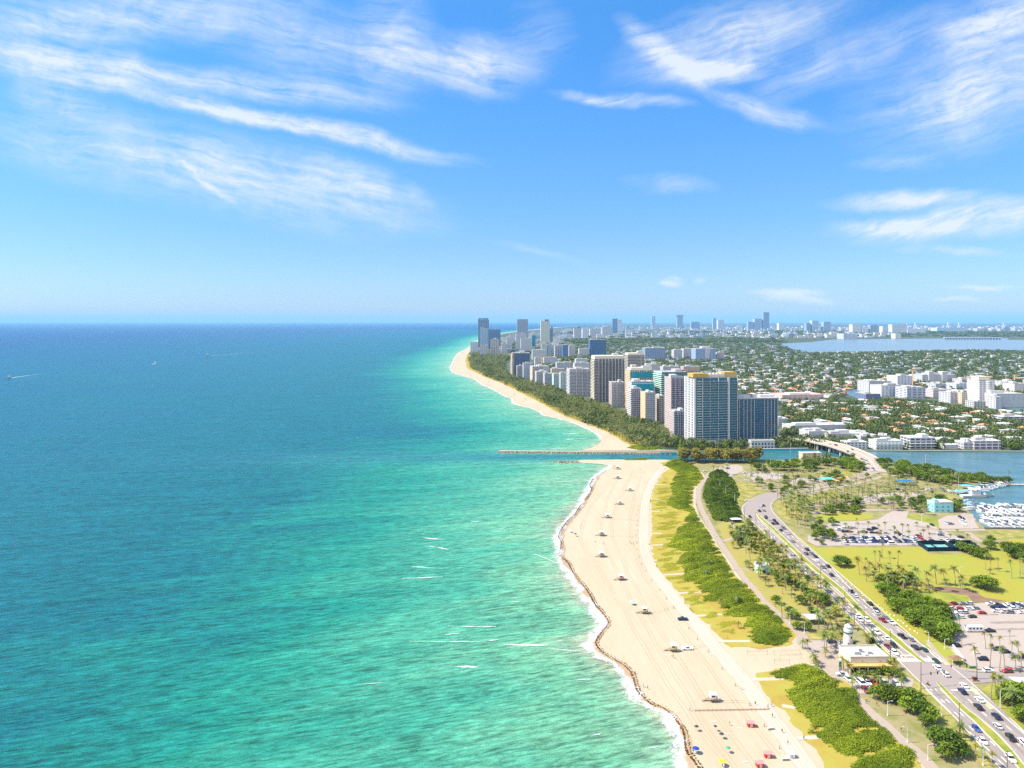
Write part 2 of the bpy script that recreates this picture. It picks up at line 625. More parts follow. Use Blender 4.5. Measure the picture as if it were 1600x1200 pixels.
def build_sea():
    ys = np.geomspace(70, 90000, 430)
    ts = np.linspace(-1.7, 1.7, 520)
    Y, T = np.meshgrid(ys, ts, indexing='ij')
    V = np.stack([Y * T, Y, np.zeros_like(Y)], -1).reshape(-1, 3)
    nr, nc = Y.shape
    i = np.arange(nr - 1)[:, None] * nc + np.arange(nc - 1)[None]
    Fc = np.stack([i, i + 1, i + nc + 1, i + nc], -1).reshape(-1, 4)
    P = V[:, :2]
    d = np.full(len(P), 1e9)
    close = P[:, 1] < 14000
    la = shore_a[::4] + [shore_a[-1]]
    lb = shore_b[::4] + [shore_b[-1]]
    far_row = 5.0
    d[close] = np.minimum(dist_np(P[close], la), dist_np(P[close], lb))
    rest = ~close
    d[rest] = np.minimum(dist_np(P[rest], lb[-20:]), 1e9)
    # colour coordinate: 0 at the water's edge, about .5 at 240 m, 1 past 4 km
    xs = [0, 6, 20, 55, 110, 180, 260, 380, 620, 1100, 2200, 4500, 1e9]
    vs = [0, .06, .135, .21, .295, .40, .48, .555, .635, .72, .83, 1.0, 1.0]
    s = np.interp(d, xs, vs)
    # the inlet and its outflow
    x, y = P[:, 0], P[:, 1]
    out = np.clip((150 - x) / 700, 0, 1)
    cy = 868 - 25 * out
    sig = 16 + 60 * out
    pl = np.exp(-((y - cy) / sig) ** 2) * np.where(x > 150, 1, np.exp(-((x - 150) / 420) ** 2))
    chan = np.clip((x - 60) / 60, 0, 1) * np.exp(-((y - 868) / 38) ** 4)
    s = np.where(chan > 0, s * (1 - chan) + .47 * chan, s)
    s = np.maximum(s, .42 * np.clip(pl * 1.2, 0, 1))
    me = np_mesh('sea', V, Fc, sea_material(), attrs={'shore': s, 'plume': pl})
    o = link(bpy.data.objects.new('sea', me))
    tag(o, kind='structure')


build_sea()


def sheet(name, pts, z, m, kind='structure'):
    o = MB().poly(pts, z).obj(name, m)
    return tag(o, kind=kind)


# --- land south of the inlet out to the horizon, with the bay left open
south_bank = [(905, 704.5), (960, 704.8), (1060, 705.5), (1120, 705), (1190, 703.2), (1260, 702.5), (1290, 702), (1350, 704.2), (1440, 705.6), (1530, 706), (1700, 704)]
sb = [(x, y) for x, y in GP(south_bank)]
land_b = list(reversed(shore_b))            # far to near
land_b = land_b + sb[1:] + [(2500, 890), (9000, 3000), (60000, 20000), (60000, 60000), (9000, 60000), (2600, 30000)]
M_CITY = mat('city_ground', (.045, .070, .032), .9, .25, .02, (.10, .11, .07))
sheet('ground', land_b, LANDZ, M_CITY)

# water of the bay: sheets just above the land sheet's level would hide it, so it lies 5 cm up with a bank of its own colour
def water_mat(name, c1, c2, sc=.02):
    m = bpy.data.materials.new(name)
    m.use_nodes = True
    t = NT(m.node_tree)
    bsdf = t.n['Principled BSDF']
    pos = t.node('ShaderNodeNewGeometry').outputs['Position']
    n1 = t.noise(t.mapping(pos, (0, 0, 0), (0, 0, .1), (sc, sc * 3, 0)), 1.0, 4, .6)
    t.put(bsdf.inputs['Base Color'], t.mix(t.mapr(n1, .35, .65, 0, 1), c1, c2))
    bsdf.inputs['Roughness'].default_value = .22
    bsdf.inputs['Specular IOR Level'].default_value = .2
    bsdf.inputs['IOR'].default_value = 1.33
    bp = t.node('ShaderNodeBump')
    bp.inputs['Distance'].default_value = .3
    t.l.new(t.noise(t.mapping(pos, (0, 0, 0), (0, 0, .2), (.2, .6, 0)), 1.0, 4, .6), bp.inputs['Height'])
    t.l.new(bp.outputs[0], bsdf.inputs['Normal'])
    return m


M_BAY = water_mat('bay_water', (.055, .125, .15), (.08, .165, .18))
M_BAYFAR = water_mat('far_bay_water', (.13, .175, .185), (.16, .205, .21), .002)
M_CREEK = water_mat('creek_water', (.025, .10, .125), (.04, .15, .16))
# channel and yacht basin beside the park
sheet('bay_water', rough_poly(GP([(1345, 704.4), (1450, 705.9), (1530, 706.3), (1800, 704.5), (1900, 760), (1800, 840), (1596, 829), (1538, 826.5), (1505, 800), (1496, 780), (1580, 760), (1579, 752), (1530, 745),
                                  (1480, 738), (1440, 732), (1400, 727), (1368, 720)], .12), 30, .5), .12, M_BAY)
sheet('inlet_water', GP([(1085, 706), (1190, 704.5), (1290, 703), (1352, 705.2), (1372, 722), (1345, 724), (1300, 716), (1230, 720), (1130, 722), (1092, 722)], .1), .1, M_CREEK)
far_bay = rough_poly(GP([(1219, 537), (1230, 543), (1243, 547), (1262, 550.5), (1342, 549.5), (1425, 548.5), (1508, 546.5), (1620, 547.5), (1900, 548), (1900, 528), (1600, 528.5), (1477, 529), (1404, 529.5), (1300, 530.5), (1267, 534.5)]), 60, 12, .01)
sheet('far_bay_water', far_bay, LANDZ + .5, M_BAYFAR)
sheet('creek_water', rough_poly(GP([(1312, 613), (1330, 609), (1352, 606), (1358, 611), (1350, 617), (1342, 622), (1325, 618)]), 20, 5, .03), LANDZ + .12, M_BAY)
sheet('creek_water', rough_poly(GP([(1545, 641), (1575, 638), (1700, 637), (1700, 648), (1600, 649), (1570, 646)]), 20, 5, .03), LANDZ + .12, M_BAY)

# --- the park land on this side of the inlet
north_bank = [(896, 721), (908, 718.7), (960, 718), (1035, 718.2), (1075, 721), (1130, 722), (1190, 718), (1235, 719), (1262, 712), (1300, 713.5), (1345, 721), (1368, 718), (1400, 724), (1440, 729), (1480, 736), (1530, 744), (1573, 751),
              (1582, 757), (1545, 761), (1506, 775), (1502, 784), (1512, 797), (1520, 808), (1538, 824.5), (1600, 826.5), (1800, 832)]
nb = GP(north_bank)
land_a = list(shore_a) + nb[1:] + [(900, 540), (900, 120), (150, 120)]
M_PARK = mat('park_ground', (.31, .255, .13), .9, .25, .10, (.15, .155, .045))
sheet('park_ground', land_a, LANDZ, M_PARK)


def sand_material(name, c1, c2, wet=False):
    m = bpy.data.materials.new(name)
    m.use_nodes = True
    t = NT(m.node_tree)
    bsdf = t.n['Principled BSDF']
    bsdf.inputs['Roughness'].default_value = .85 if not wet else .35
    bsdf.inputs['Specular IOR Level'].default_value = .2
    pos = t.node('ShaderNodeNewGeometry').outputs['Position']
    n1 = t.noise(t.mapping(pos, (0, 0, 0), (0, 0, .12), (.05, .012, 0)), 1.0, 5, .6)
    n2 = t.noise(pos, .45, 5, .7)
    n3 = t.noise(t.mapping(pos, (5, 0, 0), (0, 0, -.05), (.5, .03, 0)), 1.0, 3, .6)
    c = t.mix(t.mapr(n1, .35, .65, 0, 1), c1, c2)
    c = t.mix(1.0, c, t.mapr(n2, .25, .75, .95, 1.04), 'MULTIPLY')
    c = t.mix(1.0, c, t.mapr(n3, .3, .7, .95, 1.04), 'MULTIPLY')
    t.put(bsdf.inputs['Base Color'], c)
    bp = t.node('ShaderNodeBump')
    bp.inputs['Distance'].default_value = .10
    t.l.new(t.noise(pos, .9, 5, .7), bp.inputs['Height'])
    t.l.new(bp.outputs[0], bsdf.inputs['Normal'])
    return m


M_SAND = sand_material('beach_sand', (.385, .312, .205), (.415, .345, .24))
M_WET = sand_material('wet_sand', (.34, .235, .125), (.38, .27, .155), True)
M_TRACK = sand_material('raked_sand', (.42, .35, .255), (.45, .385, .30))
M_DUNE = mat('dune_grass', (.36, .255, .050), .9, .32, .08, (.26, .235, .042), detail=6)

# sand from the water up to the promenade
prom_w = [(1104, 748), (1088, 763), (1087, 788), (1092, 806), (1108, 828), (1122, 852), (1135, 870), (1148, 890), (1160, 908), (1177, 924), (1192, 940), (1207, 955), (1221, 972), (1240, 990), (1250, 1002), (1262, 1012), (1276, 1030), (1296, 1052), (1318, 1070),
          (1338, 1090), (1352, 1112), (1372, 1130), (1398, 1155), (1428, 1178), (1450, 1205), (1478, 1240)]
sand_poly = list(shore_a) + nb[1:4] + GP([(1050, 719), (1075, 722), (1095, 736)] + prom_w) + [(150, 220)]
sheet('beach', sand_poly, LANDZ + .04, M_SAND)
# far beach
vegline = [(1060, 704), (1000, 700), (977, 691), (950, 674), (925, 665), (900, 656), (879, 648), (862, 638), (846, 629), (825, 619), (804, 608), (783, 598), (762, 590), (742, 581), (731, 575), (728.5, 562), (733, 551), (742, 543), (752, 535), (765, 528), (790, 521), (830, 516), (880, 511)]
vb = wobble(smooth_line(GP(vegline), 10), 3, .03)
sheet('far_beach', shore_b + list(reversed(vb)) , LANDZ + .04, M_SAND)
# dune grass behind the far beach
sheet('far_dune_grass', [(x - 2, y) for x, y in vb[4:260]] + [(x + 16 + 8 * noise.noise((x * .02, y * .02, 0)), y + 3) for x, y in reversed(vb[4:260])], LANDZ + .09, M_DUNE)

# wet sand rim
sheet('wet_sand', shore_a[:-14] + list(reversed([(x + 5.0 + 1.5 * noise.noise((x * .1, y * .1, 2)), y) for x, y in shore_a[:-14]])), LANDZ + .08, M_WET)
# raked vehicle track between the posts and the dune
track = [(1300, 1240), (1262, 1200), (1240, 1170), (1215, 1135), (1190, 1102), (1163, 1065), (1140, 1038), (1112, 1005), (1085, 972), (1062, 945), (1040, 918), (1022, 893), (1010, 868), (1006, 845), (1006, 815), (1008, 790), (1013, 768), (1022, 748), (1032, 735), (1040, 724)]
tr = smooth_line(GP(track), 4)
trl, trr = offset_line(tr, -3.6), offset_line(tr, 3.6)
tag(MB().strip([(x + 1.2 * noise.noise((x * .2, y * .2, 0)), y) for x, y in trl], [(x + 1.2 * noise.noise((x * .2, y * .2, 7)), y) for x, y in trr], LANDZ + .09).obj('sand_track', M_TRACK), kind='structure')
M_RUT = mat('rut_sand', (.38, .31, .235), .9, .1, .5)
for d in (-4.2, -1.5, .4, 2.2, 3.9):
    c = offset_line(tr, d)
    c = [(x + .7 * noise.noise((x * .08, y * .05, d)), y) for x, y in c]
    tag(MB().strip(offset_line(c, -.16), offset_line(c, .16), LANDZ + .12).obj('tyre_track', M_RUT), kind='structure')

# older wheel tracks wandering over the open sand
M_RUT2 = mat('old_rut_sand', (.345, .27, .175), .9, .08, .5)
_tw = [[(1180, 1200), (1120, 1120), (1060, 1030), (1010, 950), (975, 880), (955, 820), (975, 765), (990, 735)], [(1150, 1200), (1100, 1130), (1052, 1050), (1000, 962), (962, 890), (940, 830), (950, 780), (968, 742)],
       [(1215, 1180), (1150, 1100), (1092, 1022), (1040, 950), (1002, 890), (985, 830), (990, 780), (1003, 745)], [(1130, 1190), (1085, 1128), (1040, 1065), (1000, 1000), (968, 940), (930, 880), (908, 845), (918, 800), (945, 765)],
       [(1190, 1100), (1150, 1096), (1114, 1097)], [(1112, 1005), (1080, 1014), (1052, 1019)], [(1062, 945), (1035, 955), (1008, 961)], [(1008, 840), (975, 838), (942, 839)], [(1006, 815), (980, 812), (950, 811)]]
for k, tw in enumerate(_tw):
    c0 = smooth_line(GP(tw), 4)
    for d in (-.9, .9):
        c = offset_line(c0, d)
        c = [(x + 1.2 * noise.noise((x * .04, y * .04, k)), y) for x, y in c]
        tag(MB().strip(offset_line(c, -.2), offset_line(c, .2), LANDZ + .06).obj('tyre_track', M_RUT2), kind='structure')

# dune grass between the track and the shrubs
dune1 = [(1050, 718), (1031, 724), (1046, 732), (1035, 741), (1021, 763), (1017, 784), (1019, 805), (1019, 826), (1017, 851), (1021, 872), (1031, 892), (1048, 911), (1058, 925), (1068, 936), (1086, 960), (1103, 974), (1126, 997), (1140, 1011), (1187, 1014), (1233, 1010), (1240, 998), (1238, 987),
         (1217, 963), (1200, 950), (1186, 938), (1168, 916), (1153, 905), (1140, 884), (1130, 868), (1116, 850), (1104, 828), (1086, 806), (1082, 788), (1082, 763), (1100, 748), (1090, 730), (1070, 720)]
dune2 = [(1180, 1053), (1222, 1046), (1257, 1040), (1282, 1046), (1298, 1060), (1326, 1068), (1338, 1086), (1344, 1106), (1366, 1128), (1398, 1158), (1428, 1178), (1440, 1200), (1470, 1245), (1320, 1245), (1285, 1200), (1280, 1184), (1266, 1165), (1254, 1149), (1238, 1130), (1226, 1111), (1205, 1097), (1189, 1072)]
D1, D2 = GP(dune1), GP(dune2)
sheet('dune_grass', rough_poly(D1, 2.5, 2.2, .16), LANDZ + .12, M_DUNE)
sheet('dune_grass', rough_poly(D2, 2.5, 2.2, .16), LANDZ + .12, M_DUNE)
# sandy footpaths cut through the dune
cuts = [[(1017, 747), (1036, 747)], [(1021, 757.5), (1040, 757)], [(1013, 780), (1034, 780.5)], [(1016, 799), (1032, 799)], [(1018, 834), (1034, 833.5)], [(1014, 852.5), (1070, 850)], [(1022, 876), (1044, 875)],
        [(1030, 899), (1070, 896.5)], [(1056, 927.5), (1096, 925)], [(1084, 963), (1128, 960)], [(1122, 1002), (1172, 1002)],
        [(1176, 1062), (1215, 1061), (1250, 1059)], [(1222, 1103), (1262, 1108), (1300, 1104)], [(1245, 1154), (1300, 1151), (1320, 1149)]]
for c in cuts:
    c = smooth_line(GP(c), 3)
    wd = 1.1 if c[0][1] > 340 else 1.3
    tag(MB().strip(offset_line(c, -wd), offset_line(c, wd), LANDZ + .15).obj('sand_path', M_TRACK), kind='structure')

# --- promenade, paths, plazas, lots
M_PATH = mat('path_concrete', (.345, .27, .205), .85, .12, .4, (.31, .25, .20))
M_LOT = mat('lot_paving', (.375, .312, .262), .85, .14, .06, (.315, .262, .222), detail=6)
M_ROAD = mat('road_asphalt', (.30, .245, .212), .8, .12, .05, (.255, .212, .188), detail=6, stretch=(1, .12, 1))
M_SIDE = mat('street_asphalt', (.26, .22, .20), .85, .1, .1)
M_LAWN = mat('lawn_grass', (.325, .275, .045), .9, .22, .035, (.225, .235, .036), detail=8)
M_LAWN2 = mat('bright_grass', (.19, .225, .030), .9, .22, .12, (.25, .235, .045), detail=7)
M_VERGE = mat('verge_grass', (.20, .205, .040), .9, .25, .15, (.29, .235, .08))
M_KERB = mat('kerb_concrete', (.50, .45, .37), .8, .08, .6)
M_PAINT = mat('road_paint', (.72, .69, .62), .7, .12, 1.2)
M_PAINTY = mat('yellow_paint', (.70, .58, .22), .7, .12, 1.2)
M_GREENLANE = mat('green_lane', (.36, .42, .20), .8, .1, .5)


def path(name, pts, width, z, m, step=3, closed=False):
    c = smooth_line(GP(pts), step)
    return tag(MB().strip(offset_line(c, -width / 2), offset_line(c, width / 2), z).obj(name, m), kind='structure')


path('promenade', [(1110, 738), (1099, 752), (1092, 766), (1092, 782), (1097, 798), (1106, 815), (1116, 834), (1128, 852), (1140, 869), (1152, 887), (1164, 904), (1178, 920), (1194, 937), (1210, 953), (1226, 970), (1242, 986), (1256, 1000)], 4.6, LANDZ + .10, M_PATH)
path('promenade', [(1285, 1030), (1303, 1052), (1325, 1076), (1343, 1096), (1358, 1112), (1382, 1132), (1408, 1156), (1436, 1178), (1456, 1200), (1490, 1240)], 5.0, LANDZ + .10, M_PATH)
sheet('plaza', rough_poly(GP([(1244, 985), (1256, 985), (1270, 1005), (1310, 1003), (1325, 1020), (1322, 1042), (1330, 1060), (1305, 1062), (1285, 1045), (1262, 1018), (1245, 1005)]), 3, .6), LANDZ + .12, M_PATH)
sheet('sports_sand', rough_poly(GP([(1146, 1012), (1190, 1017), (1240, 1012), (1258, 1016), (1272, 1036), (1255, 1040), (1215, 1046), (1180, 1052)]), 3, .8), LANDZ + .07, M_SAND)

RL = [(1235, 764), (1212, 768.5), (1187, 774), (1170, 783), (1160, 792), (1161, 803), (1173, 813.5), (1187, 826), (1208, 845.5), (1229, 865.5), (1250, 887), (1271, 906), (1300, 930), (1323, 953), (1347, 976), (1370, 1001), (1403, 1033), (1431, 1061), (1463, 1093), (1498, 1129), (1524, 1158), (1557, 1196), (1600, 1248)]
RR = [(1240, 771), (1218, 778), (1207, 786), (1206, 796), (1214, 807), (1231, 824), (1250, 845), (1271, 863), (1300, 888), (1326, 917), (1347, 937), (1382, 966), (1412, 987), (1440, 1007), (1463, 1023), (1488, 1043), (1519, 1068), (1533, 1081), (1557, 1102), (1580, 1124), (1600, 1143), (1650, 1195)]
rl, rr = smooth_line(GP(RL), 4), smooth_line(GP(RR), 4)
sheet('road', rl + list(reversed(rr)), LANDZ + .16, M_ROAD)
# kerbs along both edges
for ln, sgn in ((rl, 1), (rr, -1)):
    mb = MB()
    o1, o2 = offset_line(ln, 0), offset_line(ln, -.55 * sgn)
    a, b = (o2, o1) if sgn > 0 else (o1, o2)
    mb.strip(a, b, LANDZ + .30)
    tag(mb.obj('kerb', M_KERB), kind='structure')
# planted medians, real raised islands
meds = [([(1181, 802), (1186, 811), (1204, 826), (1229, 851), (1250, 873), (1271, 891), (1309, 923), (1344, 960), (1382, 990), (1402, 1007), (1424, 1024), (1443, 1037)],
         [(1183, 801), (1190, 808), (1211, 826), (1236, 850), (1258, 871), (1280, 890), (1319, 922), (1356, 960), (1393, 988), (1412, 1004), (1431, 1022), (1447, 1037)]),
        ([(1463, 1067), (1475, 1082), (1498, 1107), (1519, 1126), (1540, 1148), (1566, 1174), (1589, 1199), (1625, 1240)],
         [(1467, 1067), (1484, 1082), (1509, 1106), (1534, 1125), (1560, 1148), (1583, 1173), (1602, 1197), (1640, 1238)])]
MED = []
for ml, mr in meds:
    l2, r2 = smooth_line(GP(ml), 4), smooth_line(GP(mr), 4)
    pg = l2 + list(reversed(r2))
    MED.append(pg)
    n = len(pg)
    mb = MB()
    mb.add([(x, y, LANDZ + .16) for x, y in pg] + [(x, y, LANDZ + .30) for x, y in pg], [(i, (i + 1) % n, n + (i + 1) % n, n + i)[::-1] for i in range(n)], 0)
    mb.poly(pg, LANDZ + .30)
    o = tag(mb.obj('median_kerb', M_KERB), kind='structure')
    c = [((a[0] + b[0]) / 2, (a[1] + b[1]) / 2) for a, b in zip(GP(ml), GP(mr))]
    inn = [(x + (cx - x) * .26, y) for (x, y), (cx, _) in zip(GP(ml), c)] + list(reversed([(x + (cx - x) * .26, y) for (x, y), (cx, _) in zip(GP(mr), c)]))
    sheet('median_grass', inn, LANDZ + .33, M_LAWN2)
# lane paint
def lane_line(frac, y0, y1, dash=None, m=M_PAINT, w=.16, left=True, name='lane_marking'):
    """a line at a fraction between kerb and median, on the straight run"""
    edge = [(183.3, 291), (196.5, 565)] if left else [(206.0, 291), (220.5, 565)]
    medx = [(190.5, 291), (204.0, 565)] if left else [(194.0, 291), (208.0, 565)]
    def X(y):
        e = edge[0][0] + (edge[1][0] - edge[0][0]) * (y - 291) / 274
        q = medx[0][0] + (medx[1][0] - medx[0][0]) * (y - 291) / 274
        return e + (q - e) * frac
    mb = MB()
    y = y0
    while y < y1:
        ye = min(y + (dash or (y1 - y0)), y1)
        mb.add([(X(y) - w, y, LANDZ + .175), (X(y) + w, y, LANDZ + .175), (X(ye) + w, ye, LANDZ + .175), (X(ye) - w, ye, LANDZ + .175)], [(0, 1, 2, 3)])
        y = ye + (dash * 2.2 if dash else 1e9)
    return tag(mb.obj(name, m), kind='structure')


for fr, dash in ((.06, None), (.36, 3.2), (.66, 3.2)):
    for a, b in ((255, 318), (346, 585)):
        lane_line(fr, a, b, dash, left=True)
for fr, dash in ((.10, None), (.40, 3.2), (.70, 3.2)):
    for a, b in ((255, 316), (346, 560)):
        lane_line(fr, a, b, dash, left=False)
lane_line(.95, 255, 318, None, M_PAINTY, left=True)
lane_line(.95, 346, 585, None, M_PAINTY, left=True)
# worn, slightly darker wheel bands along the lanes
M_WEAR = mat('lane_wear', (.235, .195, .172), .8, .18, .25, stretch=(1, .1, 1), detail=6)
def wear(frac, y0, y1, left):
    o = lane_line(frac, y0, y1, None, M_WEAR, .85, left, 'lane_wear')
    o.location.z = -.007
for fr in (.21, .51, .80):
    for lf in (True, False):
        wear(fr + (0 if lf else .04), 255, 318, lf)
        wear(fr + (0 if lf else .04), 348, 560, lf)
# stop bars and the zebra crossing over the far arm
mb = MB()
for i in range(18):
    x = 187.5 + i * 1.25
    mb.box(x, x + .65, 343.5, 347, LANDZ + .165, LANDZ + .178)
tag(mb.obj('zebra_crossing', M_PAINT), kind='structure')
mb = MB()
mb.box(188, 199.5, 349.5, 350.3, LANDZ + .165, LANDZ + .178)
mb.box(196, 207.5, 316.5, 317.2, LANDZ + .165, LANDZ + .178)
tag(mb.obj('stop_line', M_PAINT), kind='structure')
for pts in ([(1447, 1006), (1452, 1006), (1488, 1040), (1478, 1040)], [(1513, 1074), (1520, 1073), (1532, 1085), (1524, 1086)], [(1534, 1095), (1540, 1095), (1553, 1108), (1546, 1109)]):
    sheet('cycle_lane', GP(pts), LANDZ + .172, M_GREENLANE)
# side road from the crossing to the parking entrance
sheet('side_road', GP([(1486, 1041), (1519, 1069), (1545, 1066.5), (1620, 1062), (1800, 1060), (1800, 1047), (1620, 1049.5), (1560, 1052), (1520, 1051), (1500, 1046)]), LANDZ + .155, M_SIDE)
path('footpath', [(1449, 1001), (1462, 1018), (1480, 1036), (1500, 1045), (1530, 1049), (1562, 1050)], 2.2, LANDZ + .19, M_PATH)

# lots
lots = [('parking_lot', [(1443, 944.5), (1600, 941.5), (1800, 938), (1800, 1049), (1600, 1048), (1545, 1049), (1520, 1044), (1500, 1030), (1482, 1012), (1492, 990), (1486, 965)]),
        ('parking_lot', [(1262, 838), (1300, 815.5), (1340, 814.5), (1372, 812), (1384, 804), (1398, 797), (1420, 800), (1416, 810), (1450, 817), (1480, 832), (1510, 845), (1530, 852), (1440, 852.5), (1275, 853), (1262, 846)]),
        ('parking_lot', [(1466, 812), (1480, 806), (1520, 803), (1524, 815), (1530, 826), (1468, 827)]),
        ('parking_lot', [(1338, 784), (1352, 774), (1420, 768), (1440, 772), (1432, 784), (1380, 787)]),
        ('parking_lot', [(1232, 752), (1262, 745), (1290, 745), (1288, 752), (1262, 757), (1240, 758)]),
        ('parking_lot', [(1112, 731), (1150, 726), (1160, 729), (1162, 736), (1140, 745), (1128, 740)]),
        ('parking_lot', [(1160, 741), (1200, 737), (1232, 742), (1218, 749), (1180, 752)]),
        ('parking_lot', [(1318, 1060), (1345, 1056), (1410, 1055), (1428, 1062), (1424, 1074), (1388, 1084), (1340, 1084)]),
        ('parking_lot', [(1262, 1001), (1318, 1001), (1322, 1015), (1290, 1018), (1266, 1012)])]
for nm, pg in lots:
    sheet(nm, rough_poly(GP(pg), 4, .5, .2), LANDZ + .13, M_LOT)
# narrow park roads and footpaths
for pts, wd in (([(1240, 768), (1262, 765), (1292, 757), (1333, 748), (1362, 737)], 13), ([(1250, 775), (1292, 765), (1340, 755), (1378, 745)], 5), ([(1180, 762), (1205, 765), (1240, 766)], 5), ([(1160, 748), (1190, 754), (1240, 752)], 4),
                ([(1420, 800), (1400, 797), (1360, 797), (1300, 800), (1262, 802)], 6), ([(1420, 798), (1470, 795), (1500, 800), (1520, 812)], 6), ([(1262, 792), (1310, 788), (1370, 787), (1440, 790)], 4),
                ([(1378, 741), (1400, 743), (1448, 745)], 7), ([(1448, 745), (1480, 745), (1540, 752)], 5), ([(1540, 828), (1470, 829), (1440, 826)], 5), ([(1512, 832), (1530, 845), (1548, 850)], 5),
                ([(1135, 812), (1150, 823), (1165, 833), (1130, 846)], 4), ([(1133, 893), (1160, 889), (1180, 893)], 2.5), ([(1240, 962), (1290, 955), (1306, 945)], 2.5), ([(1450, 1135), (1476, 1142), (1500, 1152)], 3)):
    path('park_road', pts, wd, LANDZ + .145, M_PATH)
# lawns
lawns = [([(1234, 822), (1262, 850), (1276, 856), (1440, 855), (1452, 866), (1535, 866), (1548, 852), (1580, 842), (1800, 842), (1800, 938), (1600, 940), (1445, 943), (1430, 930), (1500, 1020), (1484, 1038), (1465, 1022), (1442, 1005), (1414, 985), (1384, 963), (1349, 935), (1328, 915), (1302, 886), (1273, 861), (1252, 843)], M_LAWN),
         ([(1428, 931), (1440, 926), (1480, 925), (1502, 928), (1512, 934), (1515, 940), (1445, 942)], M_LAWN2),
         ([(1270, 808), (1290, 801), (1340, 800), (1362, 804), (1366, 809), (1345, 813), (1285, 814.5)], M_LAWN),
         ([(1208, 785), (1262, 772), (1300, 764), (1320, 766), (1260, 785), (1262, 800), (1240, 818), (1216, 806)], M_VERGE),
         ([(1404, 803), (1440, 806), (1464, 813), (1468, 826), (1440, 824), (1416, 810)], M_LAWN2),
         ([(1450, 779), (1482, 775), (1490, 780), (1470, 786), (1452, 785)], M_LAWN),
         ([(1542, 829), (1600, 830), (1800, 834), (1800, 840), (1585, 840), (1560, 842)], M_VERGE),
         ([(1534, 1078), (1546, 1069), (1600, 1065), (1800, 1064), (1800, 1230), (1650, 1190), (1602, 1143), (1582, 1124), (1559, 1102)], M_LAWN2),
         ([(1495, 1032), (1512, 1030), (1541, 1036), (1543, 1042), (1520, 1044), (1504, 1040)], M_LAWN2),
         ([(1422, 1055), (1432, 1064), (1462, 1094), (1497, 1131), (1523, 1160), (1556, 1199), (1598, 1250), (1580, 1250), (1536, 1202), (1506, 1168), (1478, 1136), (1440, 1090), (1412, 1062)], M_VERGE),
         ([(1282, 1014), (1320, 1018), (1318, 1034), (1288, 1026)], M_VERGE),
         ([(1340, 976), (1346, 979), (1369, 1003), (1402, 1035), (1396, 1046), (1360, 1010)], M_LAWN2),
         ([(1258, 990), (1300, 985), (1320, 990), (1318, 1000), (1268, 1000)], M_VERGE),
         ([(1148, 752), (1178, 756), (1200, 765), (1170, 780), (1158, 790), (1150, 780)], M_VERGE),
         ([(1120, 820), (1133, 815), (1160, 812), (1185, 830), (1225, 866), (1262, 905), (1296, 932), (1336, 972), (1300, 975), (1240, 975), (1200, 940), (1165, 900), (1140, 862)], mat('dry_grass', (.33, .265, .075), .9, .2, .15, (.24, .22, .05))),
         ([(1245, 745), (1300, 735), (1350, 733), (1350, 740), (1300, 748)], M_VERGE)]
for i, (pg, m) in enumerate(lawns):
    sheet('lawn', rough_poly(GP(pg), 4, .7, .15, i), LANDZ + .05 + .004 * i, m)
# narrow strips in a darker lot colour
M_LOTDARK = mat('dark_lot_paving', (.25, .20, .165), .9, .2, .3)
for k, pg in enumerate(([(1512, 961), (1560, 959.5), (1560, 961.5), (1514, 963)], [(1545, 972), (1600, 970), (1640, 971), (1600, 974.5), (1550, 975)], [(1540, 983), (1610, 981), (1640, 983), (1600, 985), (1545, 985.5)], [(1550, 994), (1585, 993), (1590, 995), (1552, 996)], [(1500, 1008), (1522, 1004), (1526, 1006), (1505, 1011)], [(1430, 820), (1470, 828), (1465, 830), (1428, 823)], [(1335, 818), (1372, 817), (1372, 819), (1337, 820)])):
    sheet('dark_strip', rough_poly(GP(pg), 2, .8, .3, k), LANDZ + .136, M_LOTDARK)
# bare earth patches under trees
M_EARTH = mat('bare_earth', (.20, .125, .085), .95, .2, .2)
for pg in ([(1440, 917), (1480, 917), (1520, 922), (1538, 934), (1575, 940), (1520, 941), (1510, 930), (1470, 925)], [(1285, 940), (1300, 938), (1300, 948), (1275, 947)]):
    sheet('bare_earth', rough_poly(GP(pg), 3, 1.2, .2), LANDZ + .125, M_EARTH)


# --- foam
def foam_material():
    m = bpy.data.materials.new('sea_foam')
    m.use_nodes = True
    t = NT(m.node_tree)
    bsdf = t.n['Principled BSDF']
    bsdf.inputs['Base Color'].default_value = (.72, .73, .71, 1)
    bsdf.inputs['Roughness'].default_value = .8
    pos = t.node('ShaderNodeNewGeometry').outputs['Position']
    ed = t.node('ShaderNodeAttribute', attribute_name='tint').outputs['Fac']
    n1 = t.noise(t.mapping(pos, (0, 0, 0), (0, 0, .3), (.22, .12, 0)), 1.0, 5, .65)
    n2 = t.noise(pos, .9, 5, .72)
    a = t.math('ADD', t.math('MULTIPLY', n1, .55), t.math('MULTIPLY', n2, .55))
    al = t.mapr(t.math('ADD', t.math('MULTIPLY', ed, .52), t.math('SUBTRACT', a, .55)), .31, .66, 0, .95, 'SMOOTHSTEP')
    tr = t.node('ShaderNodeBsdfTransparent')
    mx = t.node('ShaderNodeMixShader')
    t.l.new(al, mx.inputs[0])
    t.l.new(tr.outputs[0], mx.inputs[1])
    t.l.new(bsdf.outputs[0], mx.inputs[2])
    t.l.new(mx.outputs[0], t.n['Material Output'].inputs[0])
    return m


M_FOAM = foam_material()


